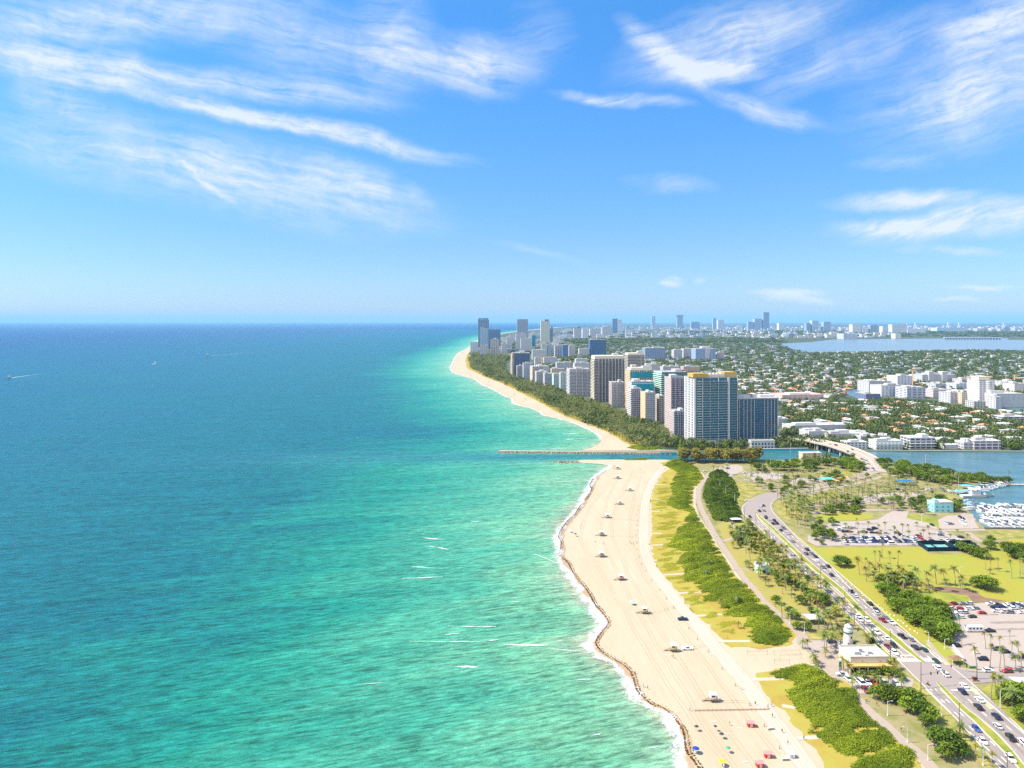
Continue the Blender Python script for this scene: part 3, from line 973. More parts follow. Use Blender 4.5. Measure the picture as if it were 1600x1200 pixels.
def foam_band(name, center, width, z, amp=1.0, off=0.0):
    """a swash band: five rails, dense in the middle and thin at both rims"""
    rails = []
    prof = [(-.75, 0), (-.30, .42), (.02, .85), (.30, 1.0), (.45, .75), (.52, .0)]
    for u, a in prof:
        ln = []
        for x, y in center:
            wv = width * (1 + amp * (noise.noise((x * .05, y * .05, 3)) + .6 * noise.noise((x * .16, y * .16, 8))))
            ln.append((x + off + u * wv - (0 if u > 0 else abs(u) * 3 * noise.noise((x * .1, y * .1, 5))), y))
        rails.append((ln, a))
    v, tint, f = [], [], []
    n = len(center)
    for ln, a in rails:
        v += [(x, y, z) for x, y in ln]
        tint += [a] * n
    for k in range(len(rails) - 1):
        for i in range(n - 1):
            f.append((k * n + i, (k + 1) * n + i, (k + 1) * n + i + 1, k * n + i + 1))
    return tag(link(bpy.data.objects.new(name, np_mesh(name, v, f, M_FOAM, attrs={'tint': tint}))), kind='stuff')


foam_band('surf_foam', shore_a[:-12], 11.5, LANDZ + .11, .75, -2.2)
foam_band('surf_foam', shore_b[10:700], 9.0, LANDZ + .11, .8, -2.0)


def breakers():
    """crests of small breaking waves out in the shallows"""
    spec = [((660, 841), (692, 843), 2.6), ((670, 854), (701, 859), 2.6), ((643, 886), (680, 888), 1.6), ((628, 905), (692, 903), 1.9), ((706, 1043), (748, 1042), 2.0), ((788, 1009), (857, 1011), 2.4), ((857, 1005), (880, 1002), 1.3),
            ((700, 979), (775, 981), 1.5), ((690, 993), (718, 991), 1.2), ((762, 1002), (780, 1000), 1.4), ((640, 1003), (760, 1004), 1.1), ((860, 1016), (915, 1019), 1.4), ((735, 816), (750, 815), 1.2), ((770, 828), (792, 826), 1.2),
            ((900, 1064), (925, 1063), 1.2), ((925, 1150), (940, 1148), 1.4), ((800, 941), (812, 941), 1.2), ((1010, 1170), (1030, 1168), 1.4), ((560, 1070), (600, 1067), 1.0), ((880, 884), (835, 866), 1.0),
            ((880, 678), (905, 678), 4), ((850, 665), (875, 664), 3), ((880, 688), (915, 685), 5), ((825, 663), (855, 660), 3), ((800, 640), (822, 641), 3.5), ((785, 632), (808, 631), 3), ((740, 625), (780, 624), 5),
            ((714, 611), (736, 611), 5), ((702, 595), (716, 594), 6), ((745, 614), (770, 613), 4), ((690, 571), (706, 572), 7), ((695, 583), (708, 583), 6), ((860, 702), (885, 701), 3), ((715, 603), (735, 602), 5),
            ]
    V, Fc, T = [], [], []
    for a, b, w in spec:
        A, B = G(*a, 0), G(*b, 0)
        n = 14
        base = len(V)
        for i in range(n + 1):
            t_ = i / n
            x, y = A[0] + (B[0] - A[0]) * t_, A[1] + (B[1] - A[1]) * t_
            bow = noise.noise((x * .06, y * .06, 1)) * w * .8
            th = w * math.sin(math.pi * min(max(t_, .04), .96)) ** .6 * (.6 + .9 * noise.noise((x * .12, y * .12, 4))) * .8
            for k, (u, z, tt) in enumerate(((-.7, .06, .2), (0, .45, 1.35), (.55, .30, 1.05), (1.8, .06, .1))):
                V.append((x, y + bow + u * th, z))
                T.append(tt)
        for i in range(n):
            for k in range(3):
                q = base + i * 4 + k
                Fc.append((q, q + 4, q + 5, q + 1))
    tag(link(bpy.data.objects.new('breaking_waves', np_mesh('breaking_waves', V, Fc, M_FOAM, attrs={'tint': T}))), kind='stuff')


breakers()
# ------------------------------------------------------------------ buildings
LM = {}                                         # landmarks used when labels say what stands beside what
M_ROOF = mat('pale_roof', (.40, .385, .365), .85, .12, .25)
M_ROOFDK = mat('grey_roof', (.36, .36, .36), .85, .15, .25)
M_WHITE = mat('white_stucco', (.50, .49, .485), .75, .06, .2)
M_CREAM = mat('cream_stucco', (.70, .62, .48), .75, .06, .2)
M_BEIGE = mat('beige_concrete', (.55, .48, .40), .8, .08, .2)
M_GOLD = mat('gold_screen', (.46, .31, .095), .5, .1, .5)
M_LILAC = mat('pale_lilac_concrete', (.60, .59, .66), .7, .05, .2)
M_PINK = mat('pink_stucco', (.66, .50, .46), .75, .06, .2)
M_ORANGE = mat('peach_stucco', (.66, .42, .26), .75, .08, .2)
M_PALEGREEN = mat('pale_green_stucco', (.50, .66, .54), .75, .06, .2)
M_TEALGLASS = mat('teal_glass', (.03, .16, .20), .12, .15, .1, spec=.6)
M_BLUEGLASS = mat('blue_glass', (.02, .07, .14), .12, .15, .1, spec=.6)
M_UNIT = mat('roof_machinery', (.42, .43, .45), .6, .2, .8)
M_TERRA = mat('terracotta_tiles', (.52, .20, .09), .8, .15, .6)
M_SLATE = mat('blue_grey_concrete', (.22, .27, .34), .7, .05, .2)
M_BAND = {'slate': M_SLATE, 'white': M_WHITE, 'cream': M_CREAM, 'beige': M_BEIGE, 'pink': M_PINK, 'lilac': M_LILAC, 'green': M_PALEGREEN, 'orange': M_ORANGE, 'grey': M_ROOFDK}
W_WHITE, W_CREAM, W_BEIGE, W_PINK, W_GREY, W_BLUE = (.47, .46, .46), (.50, .435, .34), (.43, .37, .305), (.48, .39, .37), (.46, .47, .50), (.30, .38, .50)
G_DARK, G_BLUE, G_TEAL, G_NAVY = (.035, .045, .06), (.05, .10, .19), (.02, .12, .15), (.018, .035, .075)
BUILT = []                                      # footprints, kept clear of trees and houses


def tower(label, xl, xr, base, top, dep=22, rot=4, wall=W_WHITE, glass=G_DARK, bay=3.6, flr=3.2, wf=.6, hf=.5, slab=None, fins=(), finm='white', side=None,
          pent=1, roofm=None, name='apartment_tower', cat='apartment tower', lm=None, group=None, cap=None, z=LANDZ, lean=0, extra=None):
    for word, nm_ in (('terminal', 'terminal_building'), ('warehouse', 'warehouse'), ('tank', 'storage_tank'), ('parking structure', 'parking_structure'), ('hotel with', 'hotel'), ('skyscraper', 'skyscraper'), ('shell', 'building_shell'), ('shopping', 'shopping_block'), ('marina house', 'marina_house'), ('boathouse', 'boathouse'), ('lookout', 'lookout_house')):
        if word in label and name in ('apartment_tower', 'flats', 'villa'):
            name, cat = nm_, nm_.replace('_', ' ')
    x0, y0 = G(xl, base, z)
    k = (xr - 800) / F
    r = math.radians(rot)
    c, s = math.cos(r), math.sin(r)
    w = max((k * y0 - x0) / (c - k * s), 4)
    h = max(CAMH - (top - HOR) * y0 / F - z, 3)
    root = empty(name, (x0, y0, z), r, label, cat, group)
    BUILT.append((x0 + c * w / 2 - s * dep / 2, y0 + s * w / 2 + c * dep / 2, math.hypot(w, dep) / 2))
    if lm:
        LM[lm] = (x0 + w / 2, y0)
    mats = [facade(wall, glass, bay, flr, wf, hf)]
    b = MB()
    vs = [(0, 0, 0), (w, 0, 0), (w, dep, 0), (0, dep, 0), (0, 0, h), (w, 0, h), (w, dep, h), (0, dep, h)]
    b.add(vs, [(0, 1, 5, 4)], 0)
    if side:
        mats.append(facade(*side))
    b.add(vs, [(1, 2, 6, 5), (2, 3, 7, 6), (3, 0, 4, 7)], 1 if side else 0)
    b.obj('wall', mats, root, uv=True)
    # roof with a parapet, butted on top of the walls
    rb = MB()
    t, ph = .5, 1.1
    e = .12
    rb.box(-e, w + e, -e, t, h, h + ph)
    rb.box(-e, w + e, dep - t, dep + e, h, h + ph)
    rb.box(-e, t, t, dep - t, h, h + ph)
    rb.box(w - t, w + e, t, dep - t, h, h + ph)
    rb.add([(t, t, h + .25), (w - t, t, h + .25), (w - t, dep - t, h + .25), (t, dep - t, h + .25)], [(0, 1, 2, 3)])
    rb.obj('roof', roofm or M_ROOF, root)
    rr_ = random.Random(int(xl * 31 + top * 7))
    if cap:                                     # a tall crown band or screen: (height, material, inset)
        ch, cm, ins = cap
        MB().box(ins, w - ins, ins, dep - ins, h + .25, h + ch).obj('roof_crown', cm, root)
    if pent:
        for _ in range(pent):
            pw, pd, phh = w * rr_.uniform(.18, .42), dep * rr_.uniform(.3, .5), rr_.uniform(2.5, 5)
            px_, py_ = rr_.uniform(.08, .95) * (w - pw), rr_.uniform(.15, .8) * (dep - pd)
            MB().box(px_, px_ + pw, py_, py_ + pd, h + (cap[0] if cap else .25), h + phh + (cap[0] if cap else 0)).obj('penthouse', M_BAND['white'] if rr_.random() < .6 else M_ROOF, root)
        if w > 14:
            for _ in range(2):
                ux, uy = rr_.uniform(.1, .85) * w, rr_.uniform(.15, .8) * dep
                MB().box(ux, ux + 2.2, uy, uy + 1.8, h + (cap[0] if cap else .25), h + 1.9 + (cap[0] if cap else 0)).obj('roof_unit', M_UNIT, root)
    if slab:                                    # one balcony band per storey: (projection, thickness, material key, from, to fraction along the front, also round the seaward side)
        pr, th, mk, f0, f1, sd = slab
        n = int(h / flr)
        sm = MB()
        a0, a1 = f0 * w, f1 * w
        if sd:
            sm.box(-pr, a1, -pr, -.002, 0, th, bottom=True)
            sm.box(-pr, -.002, 0, dep, 0, th, bottom=True)
        else:
            sm.box(a0, a1, -pr, -.002, 0, th, bottom=True)
        me = sm.mesh('balcony', M_BAND[mk])
        for i in range(1, n):
            o = link(bpy.data.objects.new('balcony', me), root)
            o.location = (0, 0, i * flr - th / 2)
    for f, wd, pr in fins:
        MB().box(f * w - wd / 2, f * w + wd / 2, -pr, .003, 0, h - .003).obj('pier', M_BAND[finm], root)
    return root, w, h, x0, y0


# the two curved-glass hotel towers by the inlet
rt, w, h, x0, y0 = tower('tall teal glass hotel tower with gold roof screens beside the inlet', 1084, 1153, 694, 591, 30, 11, (.04, .13, .18), (.008, .115, .155), 2.6, 3.35, .90, .80,
                         (1.5, .26, 'lilac', .18, .76, False), [(.02, 2.6, 1.7), (.19, .8, 1.8), (.36, .22, 1.56), (.55, .22, 1.56), (.78, 2.6, 2.0), (.985, .6, 1.6)], 'white',
                         (W_WHITE, G_DARK, 9.5, 3.35, .34, .62), pent=0, name='hotel_tower', cat='hotel tower', lm='teal glass hotel tower')
MB().box(-1.7, w * .29, -1.7, 16, h + 1.1, h + 6.4).obj('roof_screen', M_GOLD, rt)
MB().box(w * .72, w + .6, 4, 24, h + 1.1, h + 7.2).obj('roof_screen', M_GOLD, rt)
MB().box(w * .29 + .02, w * .72 - .02, 3, 22, h + 1.1, h + 4.6).obj('penthouse', M_BEIGE, rt)
for i in range(5):
    MB().box(w * (.33 + .08 * i), w * (.33 + .08 * i) + 2.6, 5, 9, h + 4.6, h + 6.6).obj('roof_unit', M_WHITE, rt)
cb = MB()                                       # balconies of the narrow bays at both ends
cb.box(.05 * w + 1, .17 * w, -1.4, -.002, 0, 1.0, bottom=True)
me = cb.mesh('balcony', M_WHITE)
cb2 = MB()
cb2.box(.80 * w + 1.2, .97 * w, -1.2, -.002, 0, .7, bottom=True)
me2 = cb2.mesh('balcony', M_SLATE)
for i in range(1, 26):
    for q in (me, me2):
        o = link(bpy.data.objects.new('balcony', q), rt)
        o.location = (0, 0, i * 3.35 - .3)
MB().box(-2.2, w * .8, -3.2, -2.05, .02, 5.5).obj('podium', M_WHITE, rt)
rt2, w2, h2, _, _ = tower('lower blue glass hotel tower with white ribs and a white flat roof', 1140, 1215, 691, 624, 26, 3, (.04, .11, .19), (.008, .085, .155), 2.5, 3.35, .90, .82,
                          (1.1, .22, 'slate', 0, 1, False), [(f, .5, 1.35) for f in (.20, .29, .36, .44, .51)] + [(f, .45, 1.35) for f in (.72, .79, .86, .93)] + [(.995, .4, 1.2)], 'white',
                          pent=0, name='hotel_tower', cat='hotel tower', lm='blue glass hotel tower')
MB().box(w2 * .12, w2 + 1.5, -1.6, 22, h2 + 1.1, h2 + 2.4).obj('roof_slab', M_WHITE, rt2)
for a, b_, hh in ((.2, .45, 4.5), (.5, .6, 5.5), (.66, .95, 4.2)):
    MB().box(w2 * a, w2 * b_, 4, 15, h2 + 2.4, h2 + hh + 1).obj('penthouse', M_WHITE, rt2)
tower('white arcaded podium building in front of the blue glass hotel tower', 1174, 1211, 702.2, 689.5, 10, 3, W_WHITE, G_DARK, 4.2, 4.6, .5, .6, pent=0, name='podium_building', cat='building', lm='white arcaded podium')

TW = [  # the beachfront row, nearest first
    ('low dark glass block with white piers beside the teal glass hotel tower', 1053, 1072, 684, 643, 22, 5, (.34, .36, .45), G_NAVY, 3.0, 3.3, .75, .6, None, [(.02, 1.6, .8), (.34, 1.0, .7), (.52, 1.0, .7), (.75, .6, .6), (.98, .8, .7)], 'white', (W_PINK, G_DARK, 4, 3.3, .4, .5), 1),
    ('pink-sided tower with navy glass front and slanted white crest', 1048, 1075, 671, 591, 30, 6, (.40, .38, .46), G_NAVY, 3.1, 3.2, .8, .62, (.9, .35, 'pink', 0, 1, False), [(.02, 1.2, 1.0), (.27, .5, 1.0), (.52, .5, 1.0), (.77, .5, 1.0)], 'pink', (W_PINK, G_DARK, 5, 3.2, .4, .45), 1),
    ('narrow cream tower with dark windows beside the pink-sided tower', 1030, 1037, 660, 619, 26, 6, W_CREAM, G_DARK, 3.5, 3.2, .55, .5, None, [], 'cream', (W_CREAM, G_DARK, 5, 3.2, .55, .4), 1),
    ('green glass tower with pale green balconies and dark teal front', 1034, 1073, 652, 582, 40, 8, (.10, .22, .24), G_TEAL, 3, 3.3, .9, .7, (2.0, .9, 'green', 0, .12, True), [], 'green', ((.42, .56, .46), G_TEAL, 4, 3.3, .9, .5), 1),
    ('white block with violet windows and a pink pier on the beachfront', 986, 1002, 656, 608, 24, 6, W_WHITE, (.07, .06, .14), 3.2, 3.2, .75, .6, (1.1, .7, 'white', 0, .35, True), [(.95, 2.4, .8)], 'pink', (W_WHITE, G_DARK, 5, 3.2, .4, .4), 1),
    ('peach and grey tower with small windows next to the white violet-windowed block', 1008, 1024, 662, 614, 26, 6, W_GREY, G_DARK, 3.2, 3.2, .5, .5, None, [(.05, 1.2, .6)], 'orange', ((.66, .46, .28), G_DARK, 5, 3.2, .3, .4), 1),
    ('white tower with broad turquoise glass crown on the beachfront', 987, 1022, 652, 597, 30, 6, (.60, .62, .64), (.04, .26, .30), 3.4, 3.2, .85, .6, None, [(.01, 1.2, .6), (.99, 1.0, .6)], 'white', (W_WHITE, G_DARK, 5, 3.2, .35, .4), 2),
    ('peach tower with arched cream crown behind the turquoise crowned tower', 984, 1022, 641, 579, 30, 6, W_CREAM, (.07, .05, .08), 4.6, 3.3, .62, .62, (.9, .7, 'orange', 0, .12, True), [(.02, 2.0, 1.0), (.98, 2.0, 1.0), (.4, 1.2, .8), (.7, 1.2, .8)], 'cream', ((.66, .42, .26), G_DARK, 4, 3.2, .4, .4), 2),
    ('beige tower with a white grid of small square windows', 956, 976, 637, 598, 26, 5, W_GREY, G_DARK, 2.9, 3.1, .5, .55, None, [(.02, 1.4, .6), (.24, 1.2, .5), (.42, 1.0, .6), (.56, .5, .6), (.70, .5, .6), (.84, .5, .6), (.98, .6, .6)], 'white', (W_PINK, G_DARK, 4, 3.1, .5, .6), 1),
    ('wide dark ribbed tower with cream top band and curved beige balconies', 929, 976, 628, 561, 34, 5, (.26, .23, .22), G_NAVY, 3.4, 3.1, .75, .7, (1.8, .9, 'beige', 0, .12, True), [(f, 1.1, 1.0) for f in (.14, .25, .36, .47, .58, .69, .80, .91, .99)], 'beige', (W_BEIGE, G_DARK, 5, 3.1, .8, .45), 1),
    ('cream tower with dark window bands behind the wide dark ribbed tower', 981, 1007, 618, 555, 30, 5, W_CREAM, G_NAVY, 30, 3.3, .96, .5, None, [], 'cream', None, 2),
    ('long white building with grey and pink window bands on the beachfront', 890, 922, 619, 577, 36, 6, (.62, .58, .58), (.20, .20, .25), 40, 3.2, .97, .45, (1.0, .8, 'white', 0, 1, True), [(.34, 1.5, 1.1), (.62, 1.5, 1.1)], 'pink', None, 2),
    ('small pale green tower beside the long white banded building', 876, 890, 612, 583, 22, 6, (.55, .66, .60), G_DARK, 4, 3.2, .5, .5, None, [], 'white', (W_WHITE, G_DARK, 4, 3.2, .5, .45), 1),
    ('striped pale green and white tower in the middle of the beachfront row', 865, 878, 608, 585, 24, 6, (.45, .58, .54), G_TEAL, 4, 3.2, .6, .5, None, [(.04, 1.2, .5), (.5, .8, .5)], 'white', ((.60, .68, .62), G_DARK, 5, 3.2, .6, .45), 1),
    ('dark fronted block with a white edge in the beachfront row', 851, 866, 604, 584, 26, 6, W_GREY, G_BLUE, 3.4, 3.2, .7, .6, None, [(.02, 1.6, .5), (.98, 1.4, .5)], 'white', (W_WHITE, G_DARK, 5, 3.2, .4, .4), 1),
    ('white block with three pale bays on the beachfront', 838, 854, 601, 581, 28, 6, W_WHITE, G_DARK, 5, 3.2, .4, .6, None, [(.06, 1.8, .5), (.36, 1.8, .5), (.66, 1.8, .5)], 'white', (W_WHITE, G_DARK, 5, 3.2, .4, .4), 1),
    ('cream block with long flat roof and plum coloured front', 832, 848, 598, 573, 44, 7, W_PINK, (.08, .05, .09), 4, 3.2, .6, .5, (.9, .6, 'cream', 0, .3, True), [], 'cream', (W_CREAM, G_DARK, 4, 3.2, .5, .45), 2),
    ('plain grey slab block near the far end of the beachfront row', 818, 832, 594, 568, 24, 5, W_GREY, G_BLUE, 3, 3.2, .5, .5, None, [], 'white', None, 1),
    ('white banded block behind the palms at the far beachfront', 808, 820, 590, 572, 24, 5, W_WHITE, (.10, .07, .10), 20, 3.2, .95, .5, None, [], 'white', None, 1),
    ('slim pink block with tall white piers at the far beachfront', 798, 808, 586, 567, 24, 5, W_PINK, G_DARK, 3.4, 3.2, .5, .5, None, [(.1, 1.2, .6), (.5, 1.2, .6), (.9, 1.2, .6)], 'white', None, 1),
    ('dark blue glass block with curved beige balconies at the far beachfront', 801, 828, 587, 552, 40, 5, (.10, .15, .24), G_BLUE, 3, 3.3, .9, .75, (2.5, 1.2, 'beige', 0, .10, True), [], 'beige', (W_BEIGE, G_DARK, 6, 3.3, .9, .4), 1),
    ('white stepped slab behind the long white banded building', 898, 921, 606, 568, 26, 5, W_WHITE, W_GREY, 5, 3.3, .5, .5, None, [], 'white', None, 2),
    ('cream low block behind the striped pale green tower', 862, 882, 597, 577, 26, 5, W_CREAM, (.3, .26, .24), 6, 3.3, .5, .5, None, [], 'white', None, 2),
    ('white low block just inland of the cream flat-roofed block', 842, 858, 592, 573, 26, 5, W_WHITE, W_GREY, 6, 3.3, .5, .5, None, [], 'white', None, 2),
    ('grey white mid-rise between the ribbed tower and the blue grey slab', 1006, 1030, 590, 571, 30, 5, W_WHITE, (.3, .3, .36), 6, 3.3, .5, .5, None, [], 'white', None, 2),
    ('white mid-rise with plain side inland of the green glass tower', 1036, 1062, 588, 573, 30, 5, W_WHITE, (.3, .3, .36), 6, 3.3, .5, .5, None, [], 'white', None, 2),
    ('salmon low block among white mid-rises inland of the towers', 1068, 1094, 582, 573, 30, 5, (.56, .38, .32), (.3, .2, .2), 6, 3.3, .5, .5, None, [], 'pink', None, 1),
    ('white parking structure inland of the peach crowned tower', 962, 985, 580, 570, 34, 5, W_WHITE, W_GREY, 40, 3.3, .95, .4, None, [], 'white', None, 1),
    ('pale grey mid-rise behind the plum coloured front', 870, 893, 581, 567, 30, 5, (.46, .46, .48), (.26, .28, .34), 6, 3.3, .5, .5, None, [], 'white', None, 2),
    ('white mid-rise with brown roof near the far blue glass cube', 900, 918, 574, 561, 30, 5, W_WHITE, W_GREY, 6, 3.3, .5, .5, None, [], 'white', None, 1),
    ('white narrow mid-rise standing before the white low hotel', 836, 846, 575, 559, 26, 5, W_WHITE, W_GREY, 6, 3.3, .5, .5, None, [], 'white', None, 1),
    ('white broad mid-rise inland of the dark blue glass block', 850, 870, 571, 559, 30, 5, W_WHITE, (.3, .34, .42), 6, 3.3, .5, .5, None, [], 'white', None, 2),
]
for (lb, xl, xr, ba, tp, dp, ro, wa, gl, by, fl, wf, hf, sl, fi, fm, sd, pn) in TW:
    cap = None
    if 'cream top band' in lb:
        cap = (6.5, M_CREAM, .4)
    if 'behind the wide dark' in lb:
        cap = (4.5, M_CREAM, .6)
    if 'arched cream' in lb:
        cap = (5, M_CREAM, 3)
    short = ' '.join(lb.split()[:4])
    r_, w_, h_, x_, y_ = tower(lb, xl, xr, ba, tp, dp, ro, wa, gl, by, fl, wf, hf, sl, fi, fm, sd, pn, cap=cap)
    if 'slanted' in lb:
        MB().add([(-.4, -.6, h_ + 1.1), (w_, -.6, h_ + 1.1), (w_, 1.0, h_ + 1.1), (-.4, 1.0, h_ + 1.1), (-.4, -.6, h_ + 5.5), (w_, -.6, h_ + 2), (w_, 1.0, h_ + 2), (-.4, 1.0, h_ + 5.5)],
                 [(0, 1, 5, 4), (1, 2, 6, 5), (2, 3, 7, 6), (3, 0, 4, 7), (4, 5, 6, 7)]).obj('roof_crest', M_WHITE, r_)
    if 'turquoise' in lb:
        MB().box(w_ * .02, w_ * .98, -1.2, -.02, h_ - 13, h_ - 3).obj('glass_crown', mat('turquoise_glass', (.03, .30, .34), .15, .2, .2, spec=.6), r_)
LM.update({'wide dark ribbed tower': G(950, 628), 'long white banded building': G(900, 619), 'pink-sided tower': G(1055, 671), 'beige white-gridded tower': G(965, 637), 'dark blue glass block': G(812, 587), 'cream flat-roofed block': G(838, 598)})

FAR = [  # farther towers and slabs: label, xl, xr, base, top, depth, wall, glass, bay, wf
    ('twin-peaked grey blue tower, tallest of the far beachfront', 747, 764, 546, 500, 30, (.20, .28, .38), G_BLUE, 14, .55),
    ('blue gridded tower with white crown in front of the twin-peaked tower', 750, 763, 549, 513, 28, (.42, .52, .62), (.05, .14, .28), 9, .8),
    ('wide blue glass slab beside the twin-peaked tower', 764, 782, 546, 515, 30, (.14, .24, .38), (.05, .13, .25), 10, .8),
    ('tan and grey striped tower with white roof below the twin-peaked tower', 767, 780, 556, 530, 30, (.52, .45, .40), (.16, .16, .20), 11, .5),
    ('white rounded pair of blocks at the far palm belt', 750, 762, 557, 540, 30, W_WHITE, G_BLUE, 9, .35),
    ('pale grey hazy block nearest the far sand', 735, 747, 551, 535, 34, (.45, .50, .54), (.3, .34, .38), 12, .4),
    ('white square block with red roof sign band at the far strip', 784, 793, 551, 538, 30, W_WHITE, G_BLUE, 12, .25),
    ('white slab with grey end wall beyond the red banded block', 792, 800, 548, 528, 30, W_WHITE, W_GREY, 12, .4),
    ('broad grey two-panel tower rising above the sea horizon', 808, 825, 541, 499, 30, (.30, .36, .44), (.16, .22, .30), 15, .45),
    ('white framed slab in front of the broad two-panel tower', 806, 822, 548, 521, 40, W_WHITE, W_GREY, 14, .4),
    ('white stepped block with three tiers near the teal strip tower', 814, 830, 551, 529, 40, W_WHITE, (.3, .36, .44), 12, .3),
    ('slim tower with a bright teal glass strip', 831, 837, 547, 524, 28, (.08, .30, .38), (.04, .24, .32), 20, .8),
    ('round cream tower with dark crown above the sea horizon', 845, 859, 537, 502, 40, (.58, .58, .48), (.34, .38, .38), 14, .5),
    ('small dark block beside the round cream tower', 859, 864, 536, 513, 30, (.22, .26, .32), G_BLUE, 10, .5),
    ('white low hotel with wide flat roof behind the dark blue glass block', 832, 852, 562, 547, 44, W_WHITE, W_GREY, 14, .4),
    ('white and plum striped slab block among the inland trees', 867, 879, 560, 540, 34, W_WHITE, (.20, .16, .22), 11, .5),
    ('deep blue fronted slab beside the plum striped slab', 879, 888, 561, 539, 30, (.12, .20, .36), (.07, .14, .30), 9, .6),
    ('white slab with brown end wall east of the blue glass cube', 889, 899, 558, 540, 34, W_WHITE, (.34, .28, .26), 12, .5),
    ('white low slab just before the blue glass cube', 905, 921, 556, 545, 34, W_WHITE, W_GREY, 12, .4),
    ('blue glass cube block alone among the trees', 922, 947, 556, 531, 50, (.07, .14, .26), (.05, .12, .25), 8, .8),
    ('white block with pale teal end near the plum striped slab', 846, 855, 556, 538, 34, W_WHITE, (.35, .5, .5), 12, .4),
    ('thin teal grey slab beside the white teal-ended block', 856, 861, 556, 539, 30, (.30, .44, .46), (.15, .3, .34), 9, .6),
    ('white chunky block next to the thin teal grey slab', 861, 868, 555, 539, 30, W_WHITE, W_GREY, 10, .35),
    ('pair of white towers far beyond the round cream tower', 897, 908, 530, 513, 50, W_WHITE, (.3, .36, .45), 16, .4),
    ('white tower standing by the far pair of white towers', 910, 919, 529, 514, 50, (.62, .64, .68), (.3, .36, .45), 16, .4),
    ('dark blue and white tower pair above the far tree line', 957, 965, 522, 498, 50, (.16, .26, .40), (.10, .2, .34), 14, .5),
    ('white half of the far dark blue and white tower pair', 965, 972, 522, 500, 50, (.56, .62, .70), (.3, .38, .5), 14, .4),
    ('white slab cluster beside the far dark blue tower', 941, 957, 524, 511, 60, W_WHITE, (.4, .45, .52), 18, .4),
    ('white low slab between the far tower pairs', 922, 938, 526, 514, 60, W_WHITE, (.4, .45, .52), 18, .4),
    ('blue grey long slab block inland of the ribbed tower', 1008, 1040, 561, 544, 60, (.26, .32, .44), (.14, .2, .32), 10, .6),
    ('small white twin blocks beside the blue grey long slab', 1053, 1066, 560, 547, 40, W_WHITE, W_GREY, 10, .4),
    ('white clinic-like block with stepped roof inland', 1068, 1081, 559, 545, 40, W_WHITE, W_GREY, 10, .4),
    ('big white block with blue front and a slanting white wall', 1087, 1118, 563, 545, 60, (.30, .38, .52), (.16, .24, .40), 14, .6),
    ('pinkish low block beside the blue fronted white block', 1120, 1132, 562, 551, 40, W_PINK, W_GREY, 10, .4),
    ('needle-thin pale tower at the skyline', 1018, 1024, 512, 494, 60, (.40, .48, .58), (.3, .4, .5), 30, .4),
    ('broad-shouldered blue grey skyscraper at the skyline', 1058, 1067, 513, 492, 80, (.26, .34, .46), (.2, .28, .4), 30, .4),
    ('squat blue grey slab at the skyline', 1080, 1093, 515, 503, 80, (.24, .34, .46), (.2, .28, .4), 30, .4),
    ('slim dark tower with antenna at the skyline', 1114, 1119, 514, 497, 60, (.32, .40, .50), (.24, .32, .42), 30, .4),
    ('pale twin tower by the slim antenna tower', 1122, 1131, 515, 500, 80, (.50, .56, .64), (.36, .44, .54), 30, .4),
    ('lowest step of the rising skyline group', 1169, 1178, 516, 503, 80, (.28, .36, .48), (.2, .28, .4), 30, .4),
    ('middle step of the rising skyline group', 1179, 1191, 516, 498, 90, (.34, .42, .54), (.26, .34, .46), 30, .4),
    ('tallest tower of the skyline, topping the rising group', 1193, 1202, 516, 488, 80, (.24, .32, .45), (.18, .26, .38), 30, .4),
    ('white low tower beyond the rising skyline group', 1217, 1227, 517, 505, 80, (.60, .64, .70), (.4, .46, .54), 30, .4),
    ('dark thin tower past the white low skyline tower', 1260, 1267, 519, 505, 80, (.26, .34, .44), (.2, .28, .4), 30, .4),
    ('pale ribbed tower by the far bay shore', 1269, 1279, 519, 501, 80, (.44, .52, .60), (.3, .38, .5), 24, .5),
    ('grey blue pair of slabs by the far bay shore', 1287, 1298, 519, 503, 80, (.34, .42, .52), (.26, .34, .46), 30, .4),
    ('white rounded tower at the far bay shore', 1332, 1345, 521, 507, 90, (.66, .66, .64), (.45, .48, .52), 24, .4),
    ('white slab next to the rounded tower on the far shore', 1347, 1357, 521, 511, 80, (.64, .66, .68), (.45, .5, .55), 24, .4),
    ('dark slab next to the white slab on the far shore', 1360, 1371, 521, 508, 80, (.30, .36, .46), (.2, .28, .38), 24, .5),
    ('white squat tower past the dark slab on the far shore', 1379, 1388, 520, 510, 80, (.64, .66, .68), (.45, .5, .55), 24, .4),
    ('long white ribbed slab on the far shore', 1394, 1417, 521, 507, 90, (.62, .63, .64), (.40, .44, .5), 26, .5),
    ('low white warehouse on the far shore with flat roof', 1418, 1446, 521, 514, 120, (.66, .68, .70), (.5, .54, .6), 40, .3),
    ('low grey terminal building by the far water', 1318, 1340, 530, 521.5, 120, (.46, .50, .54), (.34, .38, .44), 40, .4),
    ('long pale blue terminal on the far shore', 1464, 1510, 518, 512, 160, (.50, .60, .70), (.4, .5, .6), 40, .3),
    ('white drum-shaped tank by the far water', 1399, 1408, 529, 521.5, 70, (.62, .62, .60), (.5, .5, .5), 40, .2),
]
